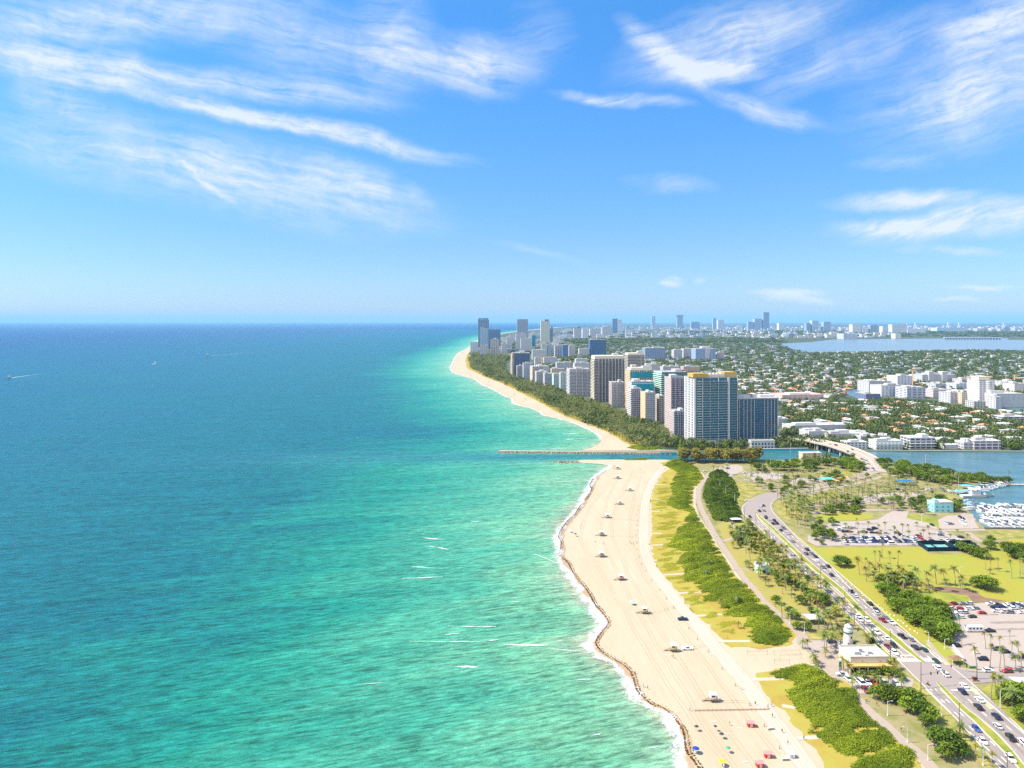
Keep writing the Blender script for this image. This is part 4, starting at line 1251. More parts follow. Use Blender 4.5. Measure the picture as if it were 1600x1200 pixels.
for (lb, xl, xr, ba, tp, dp, wa, gl, by, wf) in FAR:
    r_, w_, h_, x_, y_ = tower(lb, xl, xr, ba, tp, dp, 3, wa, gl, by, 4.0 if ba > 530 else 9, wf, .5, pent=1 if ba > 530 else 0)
    if 'twin-peaked' in lb and 'tallest' in lb:
        for a in (.02, .36, .66):
            MB().box(w_ * a, w_ * a + w_ * .30, 2, 20, h_ + .3, h_ + 11).obj('roof_crown', mat('blue_grey_wall', (.2, .28, .38), .6), r_)
    if 'round cream' in lb:
        MB().box(w_ * .45, w_ * .9, 4, 30, h_ + 1, h_ + 14).obj('roof_crown', mat('dark_crown', (.16, .2, .26), .6), r_)
    if 'slanting white' in lb:
        MB().add([(w_ * .52, -2, 0), (w_ * .66, -2, 0), (w_ * .74, -2, h_), (w_ * .50, -2, h_), (w_ * .52, -.02, 0), (w_ * .66, -.02, 0), (w_ * .74, -.02, h_), (w_ * .50, -.02, h_)], [(0, 1, 2, 3), (1, 5, 6, 2), (4, 0, 3, 7), (3, 2, 6, 7)]).obj('end_wall', M_WHITE, r_)
        MB().box(w_ * .35, w_ * .75, 10, 40, h_ + 1, h_ + 9).obj('penthouse', M_WHITE, r_)
    if 'broad-shouldered' in lb:
        MB().box(-w_ * .15, w_ * 1.15, -8, 60, h_ * .93, h_ * .985).obj('roof_crown', mat('shoulder_wall', (.28, .36, .46), .6), r_)
    if 'antenna' in lb:
        MB().box(w_ * .4, w_ * .6, 20, 30, h_, h_ + 45).obj('antenna', mat('pale_mast', (.5, .55, .6), .6), r_)
LM.update({'twin-peaked tower': G(755, 546), 'blue glass cube': G(934, 556), 'round cream tower': G(852, 537), 'blue fronted white block': G(1100, 563), 'blue grey long slab': G(1024, 561)})

BAY = [  # bay island cluster of white flats
    ('white flats with a dark grey side at the creek mouth', 1358, 1376, 612, 596, 40, 12, W_WHITE, (.30, .32, .38), 8, .5),
    ('white flats of three stepped bays on the bay island', 1377, 1410, 619.5, 603, 36, 10, (.68, .67, .70), (.24, .24, .33), 9, .4),
    ('white tower with lilac shaded side behind the stepped bays', 1402, 1426, 604, 588, 40, 8, (.64, .63, .70), (.32, .32, .42), 9, .4),
    ('rounded white flats with dark window bands on the bay island', 1417, 1446, 623, 606, 36, 8, (.60, .60, .66), (.10, .12, .20), 12, .75),
    ('dark blue building shell beside the creek', 1353, 1376, 624.5, 616, 40, 6, (.14, .19, .30), (.09, .13, .22), 9, .5),
    ('long white flats with two taller stair towers', 1441, 1493, 598, 586, 40, 5, W_WHITE, (.34, .36, .44), 12, .5),
    ('blue grey flats in front of the round-ended white tower', 1494, 1517, 610, 600, 36, 5, (.58, .60, .66), (.22, .26, .36), 9, .6),
    ('white flats with pink balcony bands on the bay island', 1458, 1484, 621, 609.5, 36, 6, (.62, .54, .54), (.42, .34, .36), 30, .95),
    ('white narrow flats beside the cream stepped flats', 1485, 1501, 630, 614, 32, 8, W_WHITE, (.24, .24, .33), 8, .45),
    ('cream stepped flats at the foot of the round-ended white tower', 1503, 1523, 631, 614, 40, 5, W_CREAM, (.40, .34, .30), 7, .4),
    ('tall white round-ended tower with balcony slots on the bay island', 1530, 1554, 634, 595, 34, 4, (.68, .66, .66), (.32, .26, .24), 7, .55),
    ('white flats with coloured vertical bays at the creek', 1557, 1600, 637, 616, 40, 4, W_WHITE, (.40, .46, .50), 10, .5),
    ('low white hospital-like block behind the round-ended tower', 1565, 1586, 605, 597, 40, 4, W_WHITE, (.24, .25, .30), 9, .4),
    ('pinkish flats at the edge of the bay island', 1585, 1606, 614, 600, 36, 4, (.66, .58, .54), W_GREY, 9, .4),
    ('small white flats between long flats and banded flats', 1462, 1480, 608, 600, 36, 5, W_WHITE, (.24, .25, .30), 9, .4),
    ('white flats with grey roof units behind the stepped bays', 1376, 1394, 603, 596, 36, 8, W_WHITE, (.24, .25, .30), 9, .4),
    ('pale flats with brick red roof behind the white lilac tower', 1427, 1441, 594, 588, 40, 5, W_PINK, W_GREY, 10, .4),
    ('violet grey flats with white frame near the cranes', 1503, 1518, 600, 593, 36, 5, (.5, .46, .52), (.2, .2, .28), 9, .6),
    ('white low flats at the creek bank below the round-ended tower', 1522, 1540, 637, 628, 24, 4, W_WHITE, G_DARK, 6, .5),
    ('white banded flats far along the creek', 1556, 1566, 639, 621, 20, 4, W_WHITE, (.24, .25, .30), 8, .4),
]
for (lb, xl, xr, ba, tp, dp, ro, wa, gl, by, wf) in BAY:
    r_, w_, h_, x_, y_ = tower(lb, xl, xr, ba, tp, dp, ro, wa, gl, by, 3.6, wf, .5, pent=2, name='flats', cat='apartment block')
    if 'two taller' in lb:
        for a in (.18, .58):
            MB().box(w_ * a, w_ * a + w_ * .15, -3, 14, 0, h_ + 9).obj('stair_tower', M_WHITE, r_)
    if 'tall white round-ended' in lb:
        MB().box(w_ * .1, w_ * .8, 6, 26, h_ + 1, h_ + 8).obj('penthouse', M_CREAM, r_)
        MB().frustum(w_ * .62, 1.5, 0, h_ - .01, w_ * .2, w_ * .2, 14).obj('round_bay', M_WHITE, r_)
        for i in range(1, 13):
            MB().frustum(w_ * .62, 1.5, i * h_ / 13 - .01, i * h_ / 13 + 1.3, w_ * .205, w_ * .205, 14).obj('window_band', M_ROOFDK, r_)
LM.update({'round-ended white tower': G(1540, 634), 'three stepped white bays': G(1392, 619), 'long two-tower flats': G(1466, 598), 'dark blue shell': G(1364, 624), 'coloured-bay flats': G(1578, 637)})

VIL = [  # low white buildings by the water and beyond the bridge
    ('white waterfront mansion of three flat tiers', 1422, 1461, 702, 685, 22, 2, W_WHITE, G_NAVY, 7, 3.6, .75, .5),
    ('pale green and white two-storey waterfront house', 1369, 1410, 703, 690, 18, 3, (.62, .68, .64), (.2, .26, .28), 5, 3.2, .6, .5),
    ('grey white waterfront house with dark doors near the bridge', 1323, 1356, 702, 692, 16, 3, (.60, .60, .60), G_DARK, 5, 3, .55, .5),
    ('small white boathouse with flat roof on the waterfront', 1478, 1497, 702, 696, 12, 2, W_WHITE, (.4, .4, .4), 6, 3, .4, .4),
    ('modern mansion with dark glass front on the waterfront', 1522, 1564, 702.5, 690, 20, 2, (.60, .57, .55), (.10, .06, .12), 8, 4, .8, .6),
    ('low white wing beside the dark glass mansion', 1506, 1521, 702, 692, 18, 2, W_WHITE, (.2, .22, .26), 6, 4, .7, .5),
    ('white apartment range with stepped roof by the bridge ramp', 1264, 1292, 687, 675, 24, 10, W_WHITE, W_GREY, 6, 3.2, .4, .5),
    ('long low white apartment range behind the bridge', 1236, 1322, 675, 666, 26, 8, W_WHITE, (.4, .4, .45), 8, 3.2, .5, .5),
    ('white flat-roofed range above the bridge end', 1294, 1345, 688, 679, 22, 6, W_WHITE, (.4, .4, .45), 7, 3.2, .45, .5),
    ('white flat-roofed pavilion at the end of the range', 1345, 1366, 690, 683, 18, 6, W_WHITE, (.4, .4, .45), 7, 3.2, .4, .5),
    ('white house with triangular roofs by the blue glass tower', 1216, 1232, 664, 655, 20, 6, W_WHITE, (.4, .4, .45), 7, 3.2, .4, .5),
    ('wide white villa with black windows among the garden trees', 1566, 1604, 662, 652, 24, 3, W_WHITE, G_NAVY, 10, 4, .8, .6),
    ('long pink-roofed shopping block behind the hotel towers', 1222, 1287, 626, 618, 50, 10, (.62, .46, .44), (.45, .35, .34), 12, 4, .4, .5),
    ('teal two-storey marina house with white roof', 1460, 1490, 801, 787, 10, 3, (.28, .62, .66), (.12, .2, .24), 5, 3.2, .4, .4),
    ('sandy stone lookout house by the inlet', 1254, 1284, 717.5, 709, 10, 4, (.60, .48, .32), (.2, .16, .12), 6, 4, .3, .4),
]
for (lb, xl, xr, ba, tp, dp, ro, wa, gl, by, fl, wf, hf) in VIL:
    r_, w_, h_, x_, y_ = tower(lb, xl, xr, ba, tp, dp, ro, wa, gl, by, fl, wf, hf, pent=0 if 'teal' in lb or 'boat' in lb or 'lookout' in lb else 2, name='villa' if 'range' not in lb else 'apartment_range', cat='house', roofm=M_WHITE if 'pink-roofed' not in lb else mat('salmon_roof', (.60, .38, .34), .8, .15, .1))
    if 'three flat tiers' in lb or 'two-storey waterfront' in lb:
        for i in range(1, 3):
            MB().box(-1.2, w_ + 1.2, -1.8, -.002, i * 3.6, i * 3.6 + .5, bottom=True).obj('terrace', M_WHITE, r_)
    if 'teal' in lb:
        MB().box(w_ * .05, w_ * .22, 1, 5, h_ + 1.1, h_ + 3.2).obj('roof_turret', mat('teal_wall', (.28, .62, .66), .7), r_)
        MB().box(w_ * .3, w_ * .95, -1, 9, h_ + 1.1, h_ + 1.6).obj('roof_slab', M_WHITE, r_)
LM.update({'three-tier white mansion': G(1441, 702), 'pale green waterfront house': G(1390, 703), 'dark glass mansion': G(1543, 702), 'teal marina house': G(1475, 801), 'pink-roofed shopping block': G(1254, 624), 'white stepped range': G(1278, 687), 'wide white villa': G(1585, 662)})

# port cranes, causeway and construction cranes
M_CRANE = mat('crane_white', (.66, .70, .74), .6)
def port_crane(label, px, base, top):
    x, y = G(px, base)
    h = CAMH - (top - HOR) * y / F
    rt = empty('harbour_crane', (x, y, LANDZ), .1, label, 'crane', 'harbour cranes')
    s = h / 100
    for sx in (-14, 14):
        for sy in (-8, 8):
            MB().box(sx * s - 2.5 * s, sx * s + 2.5 * s, sy * s - 2.5 * s, sy * s + 2.5 * s, 0, 62 * s).obj('leg', M_CRANE, rt)
    MB().box(-55 * s, 50 * s, -3 * s, 3 * s, 62 * s, 68 * s, bottom=True).obj('boom', M_CRANE, rt)
    MB().box(-4 * s, 4 * s, -4 * s, 4 * s, 68 * s, 100 * s).obj('mast', M_CRANE, rt)
    MB().box(10 * s, 26 * s, -6 * s, 6 * s, 68 * s, 78 * s).obj('engine_house', M_CRANE, rt)
for lb, px, ba, tp in (('white harbour crane nearest the low warehouse', 1430, 517, 504), ('white harbour crane between the warehouse and the long ribbed slab', 1417, 517, 505), ('white harbour crane over the pale blue terminal', 1481, 516, 503.5), ('white harbour crane past the pale blue terminal', 1498, 516, 504), ('white harbour crane standing alone toward the open bay', 1568, 516, 504)):
    port_crane(lb, px, ba, tp)
cw = empty('causeway', (*G(1475, 530.5), LANDZ), 0, 'low grey causeway bridge on many piers across the far bay', 'bridge')
cwx = G(1565, 530.5)[0] - G(1475, 530.5)[0]
MB().box(0, cwx, -8, 8, 14, 22, bottom=True).obj('deck', mat('pale_bridge', (.55, .60, .64), .8), cw)
for i in range(20):
    MB().box(i * cwx / 20 + 4, i * cwx / 20 + 16, -6, 6, -.3, 14).obj('pier', mat('dark_pier', (.22, .26, .30), .8), cw)
sheet('island', rough_poly(GP([(1575, 531), (1640, 531.5), (1640, 528), (1575, 528)]), 80, 20, .01), LANDZ + .7, M_CITY)
M_CRY = mat('crane_orange', (.62, .34, .10), .6)
for lb, px, ba, tp in (('thin orange tower crane by the white lilac flats', 1426, 606, 576), ('thin orange tower crane at the far beachfront', 801, 587, 552), ('thin red tower crane over the cream flat-roofed block', 847, 590, 556)):
    x, y = G(px, ba)
    h = CAMH - (tp - HOR) * y / F
    rt = empty('tower_crane', (x, y, LANDZ), .5, lb, 'crane')
    MB().box(-.9, .9, -.9, .9, 0, h).obj('mast', M_CRY, rt)
    MB().box(-12, 34, -.7, .7, h - 3, h - 1.5, bottom=True).obj('jib', M_CRY, rt)
    MB().box(-12, -8, -1.2, 1.2, h - 5, h - 3.02, bottom=True).obj('counterweight', M_UNIT, rt)

# --- the road bridge over the inlet
def bridge():
    cl = [(1371, 737, .5), (1362, 722, 2.6), (1349, 712, 5.2), (1329, 703, 8.2), (1306, 695.5, 9.4), (1281, 690, 9.2), (1257, 686.5, 7.0), (1236, 683, 3.0), (1228, 681, .8)]
    P = []
    for px, py, z in cl:
        x, y = G(px, py, z)
        P.append((x, y, z))
    fine = []
    xy = smooth_line([(a, b) for a, b, _ in P], 6)
    ys = [p[1] for p in P]
    zs = [p[2] for p in P]
    root = empty('road_bridge', (P[0][0], P[0][1], LANDZ), 0, 'long curved concrete road bridge rising over the inlet', 'bridge')
    ox, oy = P[0][0], P[0][1]
    def zat(y):
        return float(np.interp(y, ys, zs)) - LANDZ
    W = 11.5
    L, Rr = offset_line(xy, -W), offset_line(xy, W)
    v, f = [], []
    n = len(xy)
    for i in range(n):
        z = zat(xy[i][1])
        for (x, y), dz in ((L[i], 0), (Rr[i], 0), (Rr[i], -1.5), (L[i], -1.5)):
            v.append((x - ox, y - oy, z + dz))
    for i in range(n - 1):
        a, b = i * 4, i * 4 + 4
        f += [(a, a + 1, b + 1, b), (a + 1, a + 2, b + 2, b + 1), (a + 2, a + 3, b + 3, b + 2), (a + 3, a, b, b + 3)]
    MB().add(v, f).obj('deck', mat('bridge_deck', (.36, .295, .245), .85, .08, .1), root)
    for off, nm in ((-W + .25, 'parapet'), (W - .25, 'parapet'), (0, 'median_barrier')):
        cc = offset_line(xy, off)
        a_, b_ = offset_line(cc, -.24), offset_line(cc, .24)
        v, f = [], []
        hh = 1.15 if off else .8
        for i in range(n):
            z = zat(xy[i][1]) + .004
            for (x, y), dz in ((a_[i], 0), (a_[i], hh), (b_[i], hh), (b_[i], 0)):
                v.append((x - ox, y - oy, z + dz))
        for i in range(n - 1):
            a, b = i * 4, i * 4 + 4
            f += [(a, b, b + 1, a + 1), (a + 1, b + 1, b + 2, a + 2), (a + 2, b + 2, b + 3, a + 3)]
        MB().add(v, f).obj(nm, M_KERB, root)
    for t in np.linspace(.34, .86, 8):
        i = int(t * (n - 1))
        x, y = xy[i]
        z = zat(y) - 1.5
        mb = MB()
        for dx in (-8, -2.7, 2.7, 8):
            mb.box(x - ox + dx - .9, x - ox + dx + .9, y - oy - .9, y - oy + .9, -.5, z - 1.2)
        mb.box(x - ox - 10.5, x - ox + 10.5, y - oy - 1.0, y - oy + 1.0, z - 1.2, z - .003, bottom=True)
        mb.obj('pier', mat('bridge_pier', (.52, .50, .47), .85, .1, .3), root)
    LM['road bridge'] = (P[4][0], P[4][1])
bridge()

# --- jetty, sea walls, rocks
M_ROCK = mat('jetty_rock', (.20, .16, .12), .9, .3, .4, (.30, .26, .20))
M_JET = mat('jetty_concrete', (.45, .36, .28), .85, .15, .3)
j0, j1 = G(777, 706.5), G(1062, 709)
jx = j1[0] - j0[0]
rt = empty('jetty', (j0[0], j0[1], 0), math.atan2(j1[1] - j0[1], jx), 'long straight rock jetty with flat concrete top at the inlet mouth', 'jetty')
MB().box(2, jx, -1.9, 1.9, -.5, 2.3).obj('walkway', M_JET, rt)
mb = MB()
for i in range(420):
    t = R.random()
    sd = R.choice((-1, 1))
    r = R.uniform(.7, 1.6)
    x, y = t * jx, sd * (1.5 + R.random() * 2.2)
    if t < .03:
        y = R.uniform(-3, 3)
    mb.frustum(x, y, -.3, R.uniform(.7, 1.9), r, r * .55, 5)
mb.obj('rock_armour', M_ROCK, rt)
LM['rock jetty'] = ((j0[0] + j1[0]) / 2, j0[1])
rt = empty('rock_groyne', (*G(886, 722), 0), 0, 'short dark pile of rocks at the tip of the sand spit', 'rocks')
mb = MB()
for i in range(70):
    r = R.uniform(.8, 1.7)
    mb.frustum(R.gauss(0, 7), R.gauss(0, 1.8), -.3, R.uniform(.7, 2.0), r, r * .5, 5)
mb.obj('boulders', M_ROCK, rt)
M_TEALWALL = mat('teal_seawall', (.06, .36, .40), .6, .1, .2)
for lb, a, b, h in (('bright teal sea wall below the hotel towers', (1190, 703.8), (1263, 702.8), 2.2), ('teal painted sea wall at the inlet by the palms', (1031, 709.5), (1062, 709.5), 2.6)):
    A, B = G(*a), G(*b)
    L = math.dist(A, B)
    rt = empty('sea_wall', (*A, 0), math.atan2(B[1] - A[1], B[0] - A[0]), lb, 'wall')
    MB().box(0, L, -.6, .4, -.3, h).obj('wall', M_TEALWALL, rt)
    MB().box(0, L, -.9, .9, h, h + .45).obj('coping', M_WHITE, rt)
A, B = G(1538, 826), G(1700, 829)
rt = empty('quay_wall', (*A, 0), math.atan2(B[1] - A[1], B[0] - A[0]), 'dark quay wall along the near side of the yacht basin', 'wall')
MB().box(0, math.dist(A, B), -.5, .5, -.3, 1.2).obj('wall', mat('dark_quay', (.10, .10, .10), .8), rt)
A, B = G(1350, 704.8), G(1600, 706.3)
rt = empty('sea_wall', (*A, 0), math.atan2(B[1] - A[1], B[0] - A[0]), 'dark green sea wall in front of the waterfront houses', 'wall')
MB().box(0, math.dist(A, B) + 60, -.5, .5, -.3, 1.3).obj('wall', mat('green_quay', (.14, .17, .14), .8), rt)
MB().box(0, math.dist(A, B) + 60, .5, 2.0, 1.0, 1.3).obj('coping', M_KERB, rt)

# --- far low city: individual houses in the garden districts, and one mass beyond
HOUSE_ME = []
def house_meshes():
    global HOUSE_ME
    wl = mat('house_wall', (.9, .9, .9), .8, .05, .3, objcol=True)
    rf_f = mat('flat_roof', (.46, .45, .43), .85, .1, .2, rnd=.25)
    rf_t = mat('tiled_roof', (.48, .24, .13), .85, .15, .5, rnd=.3)
    wn = mat('dark_window', (.05, .06, .08), .2, spec=.5)
    out = []
    for kind in range(4):
        w, d, h = ((18, 12, 4.2), (24, 10, 6.8), (15, 13, 4.4), (30, 14, 4.6))[kind]
        b = MB().box(-w / 2, w / 2, -d / 2, d / 2, 0, h)
        if kind in (1, 3):
            b.box(-w * .2, w * .3, -d / 2 - 4, -d / 2, 0, h * .72)
        wall = b.mesh('wall', wl)
        r = MB()
        if kind in (0, 2):
            e, rh = .8, 2.6
            vs = [(-w / 2 - e, -d / 2 - e, h), (w / 2 + e, -d / 2 - e, h), (w / 2 + e, d / 2 + e, h), (-w / 2 - e, d / 2 + e, h), (-w / 2 + d / 2, 0, h + rh), (w / 2 - d / 2, 0, h + rh)]
            r.add(vs, [(0, 1, 5, 4), (1, 2, 5), (2, 3, 4, 5), (3, 0, 4)])
        else:
            r.box(-w / 2 - .6, w / 2 + .6, -d / 2 - .6, d / 2 + .6, h, h + .6, bottom=True)
            r.box(-w * .2 - .4, w * .3 + .4, -d / 2 - 4.4, -d / 2 - .62, h * .72, h * .72 + .5, bottom=True)
            r.box(w * .05, w * .25, -1, 3, h + .6, h + 1.8)
        roof = r.mesh('roof', rf_t if kind in (0, 2) else rf_f)
        g = MB()
        yf = -d / 2 - (4 if kind in (1, 3) else 0) - .06
        for i in range(4):
            x = -w / 2 + w * (i + .5) / 4
            if kind in (1, 3) and not (-w * .2 < x - 1.4 and x + 1.4 < w * .3):
                yy = -d / 2 - .06
            else:
                yy = yf
            g.box(x - 1.3, x + 1.3, yy, yy + .05, 1.2, 2.9)
        win = g.mesh('window_row', wn)
        out.append((wall, roof, win))
    HOUSE_ME = out
house_meshes()
HOUSES = []
def add_house(x, y, kind, rz, colr):
    rt = empty('house', (x, y, LANDZ), rz, None, 'house', 'houses among the garden trees')
    for nm, me in zip(('wall', 'roof', 'window_row'), HOUSE_ME[kind]):
        o = link(bpy.data.objects.new(nm, me), rt)
        o.color = (*colr, 1)
        if y > 2600 and nm == 'window_row':
            bpy.data.objects.remove(o)
    HOUSES.append((rt, kind, colr))
    return rt
ISLE = GP([(1225, 662), (1300, 665), (1340, 684), (1420, 690), (1600, 695), (1640, 660), (1640, 643), (1560, 648), (1500, 640), (1440, 630), (1350, 628), (1300, 632), (1224, 636)])
GARD1 = GP([(1000, 600), (1030, 610), (1120, 625), (1170, 630), (1225, 636), (1300, 632), (1340, 610), (1356, 606), (1420, 606), (1500, 612), (1640, 630), (1640, 549), (1500, 548), (1350, 551), (1262, 552), (1200, 556), (1120, 563), (1040, 567), (1000, 575)])
GARD2 = GP([(870, 556), (930, 568), (1000, 575), (1080, 566), (1180, 559), (1262, 551.5), (1240, 548), (1215, 536), (1150, 530), (1000, 530), (900, 533)])
def scatter(poly, spacing, rng, far=1.0):
    """points inside a polygon on a jittered grid whose spacing grows with distance"""
    xs = [p[0] for p in poly]
    ysz = [p[1] for p in poly]
    out = []
    y = min(ysz)
    while y < max(ysz):
        sp = spacing * max(1.0, y / 1200 * far)
        x = min(xs)
        while x < max(xs):
            q = (x + rng.uniform(-.45, .45) * sp, y + rng.uniform(-.45, .45) * sp)
            if inside(q, poly):
                out.append(q)
            x += sp
        y += sp
    return out
def clear(q, pad=0):
    return all(math.hypot(q[0] - a, q[1] - b) > c + pad for a, b, c in BUILT)
hr = random.Random(21)
hp = []
for poly, sp, far in ((ISLE, 40, .9), (GARD1, 42, .82), (GARD2, 50, .75)):
    hp += [q for q in scatter(poly, sp, hr, far) if clear(q, 12)]
hp.sort(key=lambda q: q[1])
for i, q in enumerate(hp[:285]):
    kind = hr.choice((0, 1, 1, 2, 3, 3))
    colr = hr.choice(((.60, .58, .55), (.58, .50, .40), (.60, .46, .36), (.64, .64, .64), (.48, .48, .50)))
    add_house(q[0], q[1], kind, hr.uniform(-.5, .5) + hr.choice((0, math.pi / 2)), colr)
# the rest of the low city as one mass
def far_city():
    mb = MB()
    rng = random.Random(5)
    zones = [(hp[285:], 0)]
    pts = hp[285:]
    C1 = GP([(870, 530), (1000, 528), (1150, 528), (1215, 532), (1225, 528), (1300, 528), (1405, 527), (1405, 517), (1200, 515), (1000, 514), (880, 516)])
    C2 = GP([(1230, 516.5), (1620, 518), (1620, 511.5), (900, 511.5), (900, 514)])
    C3 = GP([(748, 547), (790, 552), (870, 556), (880, 540), (890, 514), (860, 515), (800, 524), (768, 532), (750, 542)])
    C4 = GP([(850, 602), (880, 600), (930, 592), (985, 585), (1010, 568), (930, 562), (860, 560), (832, 572)])
    out = []
    for q in pts:
        out.append((q, rng.uniform(10, 26), rng.uniform(8, 15), rng.uniform(5.5, 9.5)))
    for poly, n, smin, smax, hmin, hmax in ((C1, 900, 22, 80, 8, 50), (C2, 520, 40, 150, 12, 80), (C3, 420, 14, 44, 6, 40), (C4, 170, 10, 26, 5, 16)):
        xs = [p[0] for p in poly]
        ys_ = [p[1] for p in poly]
        k = 0
        while k < n:
            u = rng.random()
            y = 1 / (1 / max(ys_) + u * (1 / min(ys_) - 1 / max(ys_)))
            q = (rng.uniform(min(xs), max(xs)), y)
            if inside(q, poly):
                out.append((q, rng.uniform(smin, smax), rng.uniform(smin, smax) * .7, rng.uniform(hmin, hmax) * (rng.random() ** 1.3 * .8 + .2)))
                k += 1
    for q, a, b, h in out:
        if not clear(q, 4):
            continue
        mi = rng.choice((0, 0, 0, 1, 1, 2, 3))
        mb.box(q[0] - a / 2, q[0] + a / 2, q[1] - b / 2, q[1] + b / 2, LANDZ, LANDZ + h, mi)
    o = mb.obj('distant_city', [mat('distant_white', (.52, .52, .52), .8, .1, .01), mat('distant_grey', (.40, .42, .46), .8, .1, .01), mat('distant_cream', (.56, .50, .44), .8, .1, .01), mat('distant_blue', (.22, .28, .36), .6, .1, .01)])
    tag(o, 'mass of small pale distant buildings toward the horizon', 'city', kind='stuff')
far_city()
# ------------------------------------------------------------------ vegetation
M_TRUNK = mat('bark', (.17, .125, .085), .9, .2, 1.5)
M_PTRUNK = mat('palm_bark', (.27, .215, .16), .9, .2, 2)
LEAF = leaf_mat('broad_leaf', (.040, .075, .012), (.190, .255, .028))
PALMLEAF = leaf_mat('palm_leaf', (.070, .095, .022), (.31, .32, .090))
PINELEAF = leaf_mat('pine_needles', (.085, .085, .028), (.270, .240, .075))
SCRUBLEAF = leaf_mat('scrub_leaf', (.070, .110, .008), (.36, .40, .022), rnd=0, objcol=False)
WOODLEAF = leaf_mat('wood_leaf', (.040, .070, .024), (.150, .185, .055), rnd=0, objcol=False)


def leaf_quads(P, size, rng, up=.5, tint=None, tint_amp=.35):
    """one leaf-clump quad at each point, turned every way but mostly upward and outward"""
    n = len(P)
    nrm = rng.normal(size=(n, 3))
    nrm[:, 2] = np.abs(nrm[:, 2]) + up
    nrm /= np.linalg.norm(nrm, axis=1)[:, None]
    a = np.cross(nrm, rng.normal(size=(n, 3)))
    a /= np.linalg.norm(a, axis=1)[:, None] + 1e-9
    b = np.cross(nrm, a)
    s = (size * rng.uniform(.55, 1.3, n))[:, None]
    k = rng.uniform(.45, .9, n)[:, None]
    V = np.stack([P - a * s, P - b * s * k, P + a * s, P + b * s * k], 1).reshape(-1, 3)
    Fq = np.arange(4 * n).reshape(-1, 4)
    if tint is None:
        tint = np.full(n, .5)
    t = np.clip(tint + rng.uniform(-tint_amp, tint_amp, n), 0, 1)
    return V, Fq, np.repeat(t, 4)


def crown_points(rng, rad, height, z0, n_clump, per, clump_r, flat=.55):
    """clump centres over a lumpy dome, each with its own spread and its own tint"""
    P, T = [], []
    for _ in range(n_clump):
        th = rng.uniform(0, 2 * math.pi)
        cz = rng.uniform(-.25, 1)
        rr_ = math.sqrt(max(0, 1 - max(cz, 0) ** 2)) * (1 if cz > 0 else .9) * rng.uniform(.45, 1.0)
        c = np.array([math.cos(th) * rr_ * rad, math.sin(th) * rr_ * rad, z0 + height * (.35 + .62 * cz)])
        q = rng.normal(size=(per, 3)) * np.array([clump_r, clump_r, clump_r * flat]) * .55
        P.append(c + q)
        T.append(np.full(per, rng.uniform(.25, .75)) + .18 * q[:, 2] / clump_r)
    return np.concatenate(P), np.concatenate(T)


def tree_meshes(rad, height, trunk_h, n_clump, per, leaf, seed, m=LEAF, limbs=4, clump_r=None):
    rng = np.random.default_rng(seed)
    P, T = crown_points(rng, rad, height, trunk_h, n_clump, per, clump_r or rad * .36)
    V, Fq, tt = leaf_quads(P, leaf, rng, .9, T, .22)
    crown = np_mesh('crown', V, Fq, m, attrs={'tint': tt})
    tb = MB()
    top = trunk_h + height * .25
    tb.tube([(0, 0, -.2), (.05, .02, trunk_h * .6), (.1, -.05, top)], [rad * .075, rad * .055, rad * .045], 6)
    for i in range(limbs):
        a = 2 * math.pi * i / limbs + rng.uniform(-.4, .4)
        tb.tube([(.06, 0, trunk_h * .75), (math.cos(a) * rad * .35, math.sin(a) * rad * .35, trunk_h + height * .3), (math.cos(a) * rad * .65, math.sin(a) * rad * .65, trunk_h + height * .5)], [rad * .04, rad * .03, rad * .015], 5)
    return crown, tb.mesh('trunk', M_TRUNK)


TREES = [tree_meshes(3.6, 4.2, 1.8, 34, 30, .42, 1), tree_meshes(4.6, 4.6, 2.0, 44, 32, .46, 2), tree_meshes(3.0, 4.4, 1.8, 30, 28, .38, 3), tree_meshes(5.8, 4.6, 2.4, 60, 34, .5, 4), tree_meshes(2.6, 3.0, 1.2, 24, 26, .36, 5)]
PINES = [tree_meshes(3.4, 11, 3.0, 46, 26, .55, 11, PINELEAF, 3, 1.5), tree_meshes(3.8, 12.5, 3.0, 54, 26, .6, 12, PINELEAF, 3, 1.6)]


def palm_meshes(h, seed, n_fr=15, fr_len=3.1, lean=.6, fan=False):
    rng = np.random.default_rng(seed)
    tb = MB()
    pts, rd = [], []
    la = rng.uniform(0, 6.28)
    for i in range(5):
        t = i / 4
        pts.append((math.cos(la) * lean * t * t, math.sin(la) * lean * t * t, -.2 + (h + .2) * t))
        rd.append(.24 - .10 * t + (.08 if i == 0 else 0))
    tb.tube(pts, rd, 6)
    top = np.array(pts[-1])
    V, Fq, T = [], [], []
    for k in range(n_fr):
        az = 2.4 * k + rng.uniform(-.25, .25)
        el = rng.uniform(-.45, 1.15) if not fan else rng.uniform(-.7, 1.2)
        L = fr_len * rng.uniform(.8, 1.1) * (.8 if fan else 1)
        d = np.array([math.cos(az) * math.cos(el), math.sin(az) * math.cos(el), math.sin(el)])
        side = np.array([-math.sin(az), math.cos(az), 0])
        tint = rng.uniform(.15, .85)
        prev = top
        ns = 7
        for j in range(1, ns + 1):
            t = j / ns
            p = top + d * L * t + np.array([0, 0, -1.1 * t * t * L * .42])
            wdt = (.52 if not fan else .75) * math.sin(math.pi * min(.15 + t * .8, 1)) * L / 3
            droop = np.array([0, 0, -.45 * wdt])
            for sg in (-1, 1):
                o = len(V)
                V += [prev, p, p + side * sg * wdt + droop - d * .05, prev * .45 + p * .55 + side * sg * wdt * .85 + droop]
                Fq.append((o, o + 1, o + 2, o + 3))
                T += [tint, tint, tint + .2, tint + .1]
            prev = p
    crown = np_mesh('crown', np.array(V), np.array(Fq), PALMLEAF, attrs={'tint': np.clip(T, 0, 1)})
    return crown, tb.mesh('trunk', M_PTRUNK)


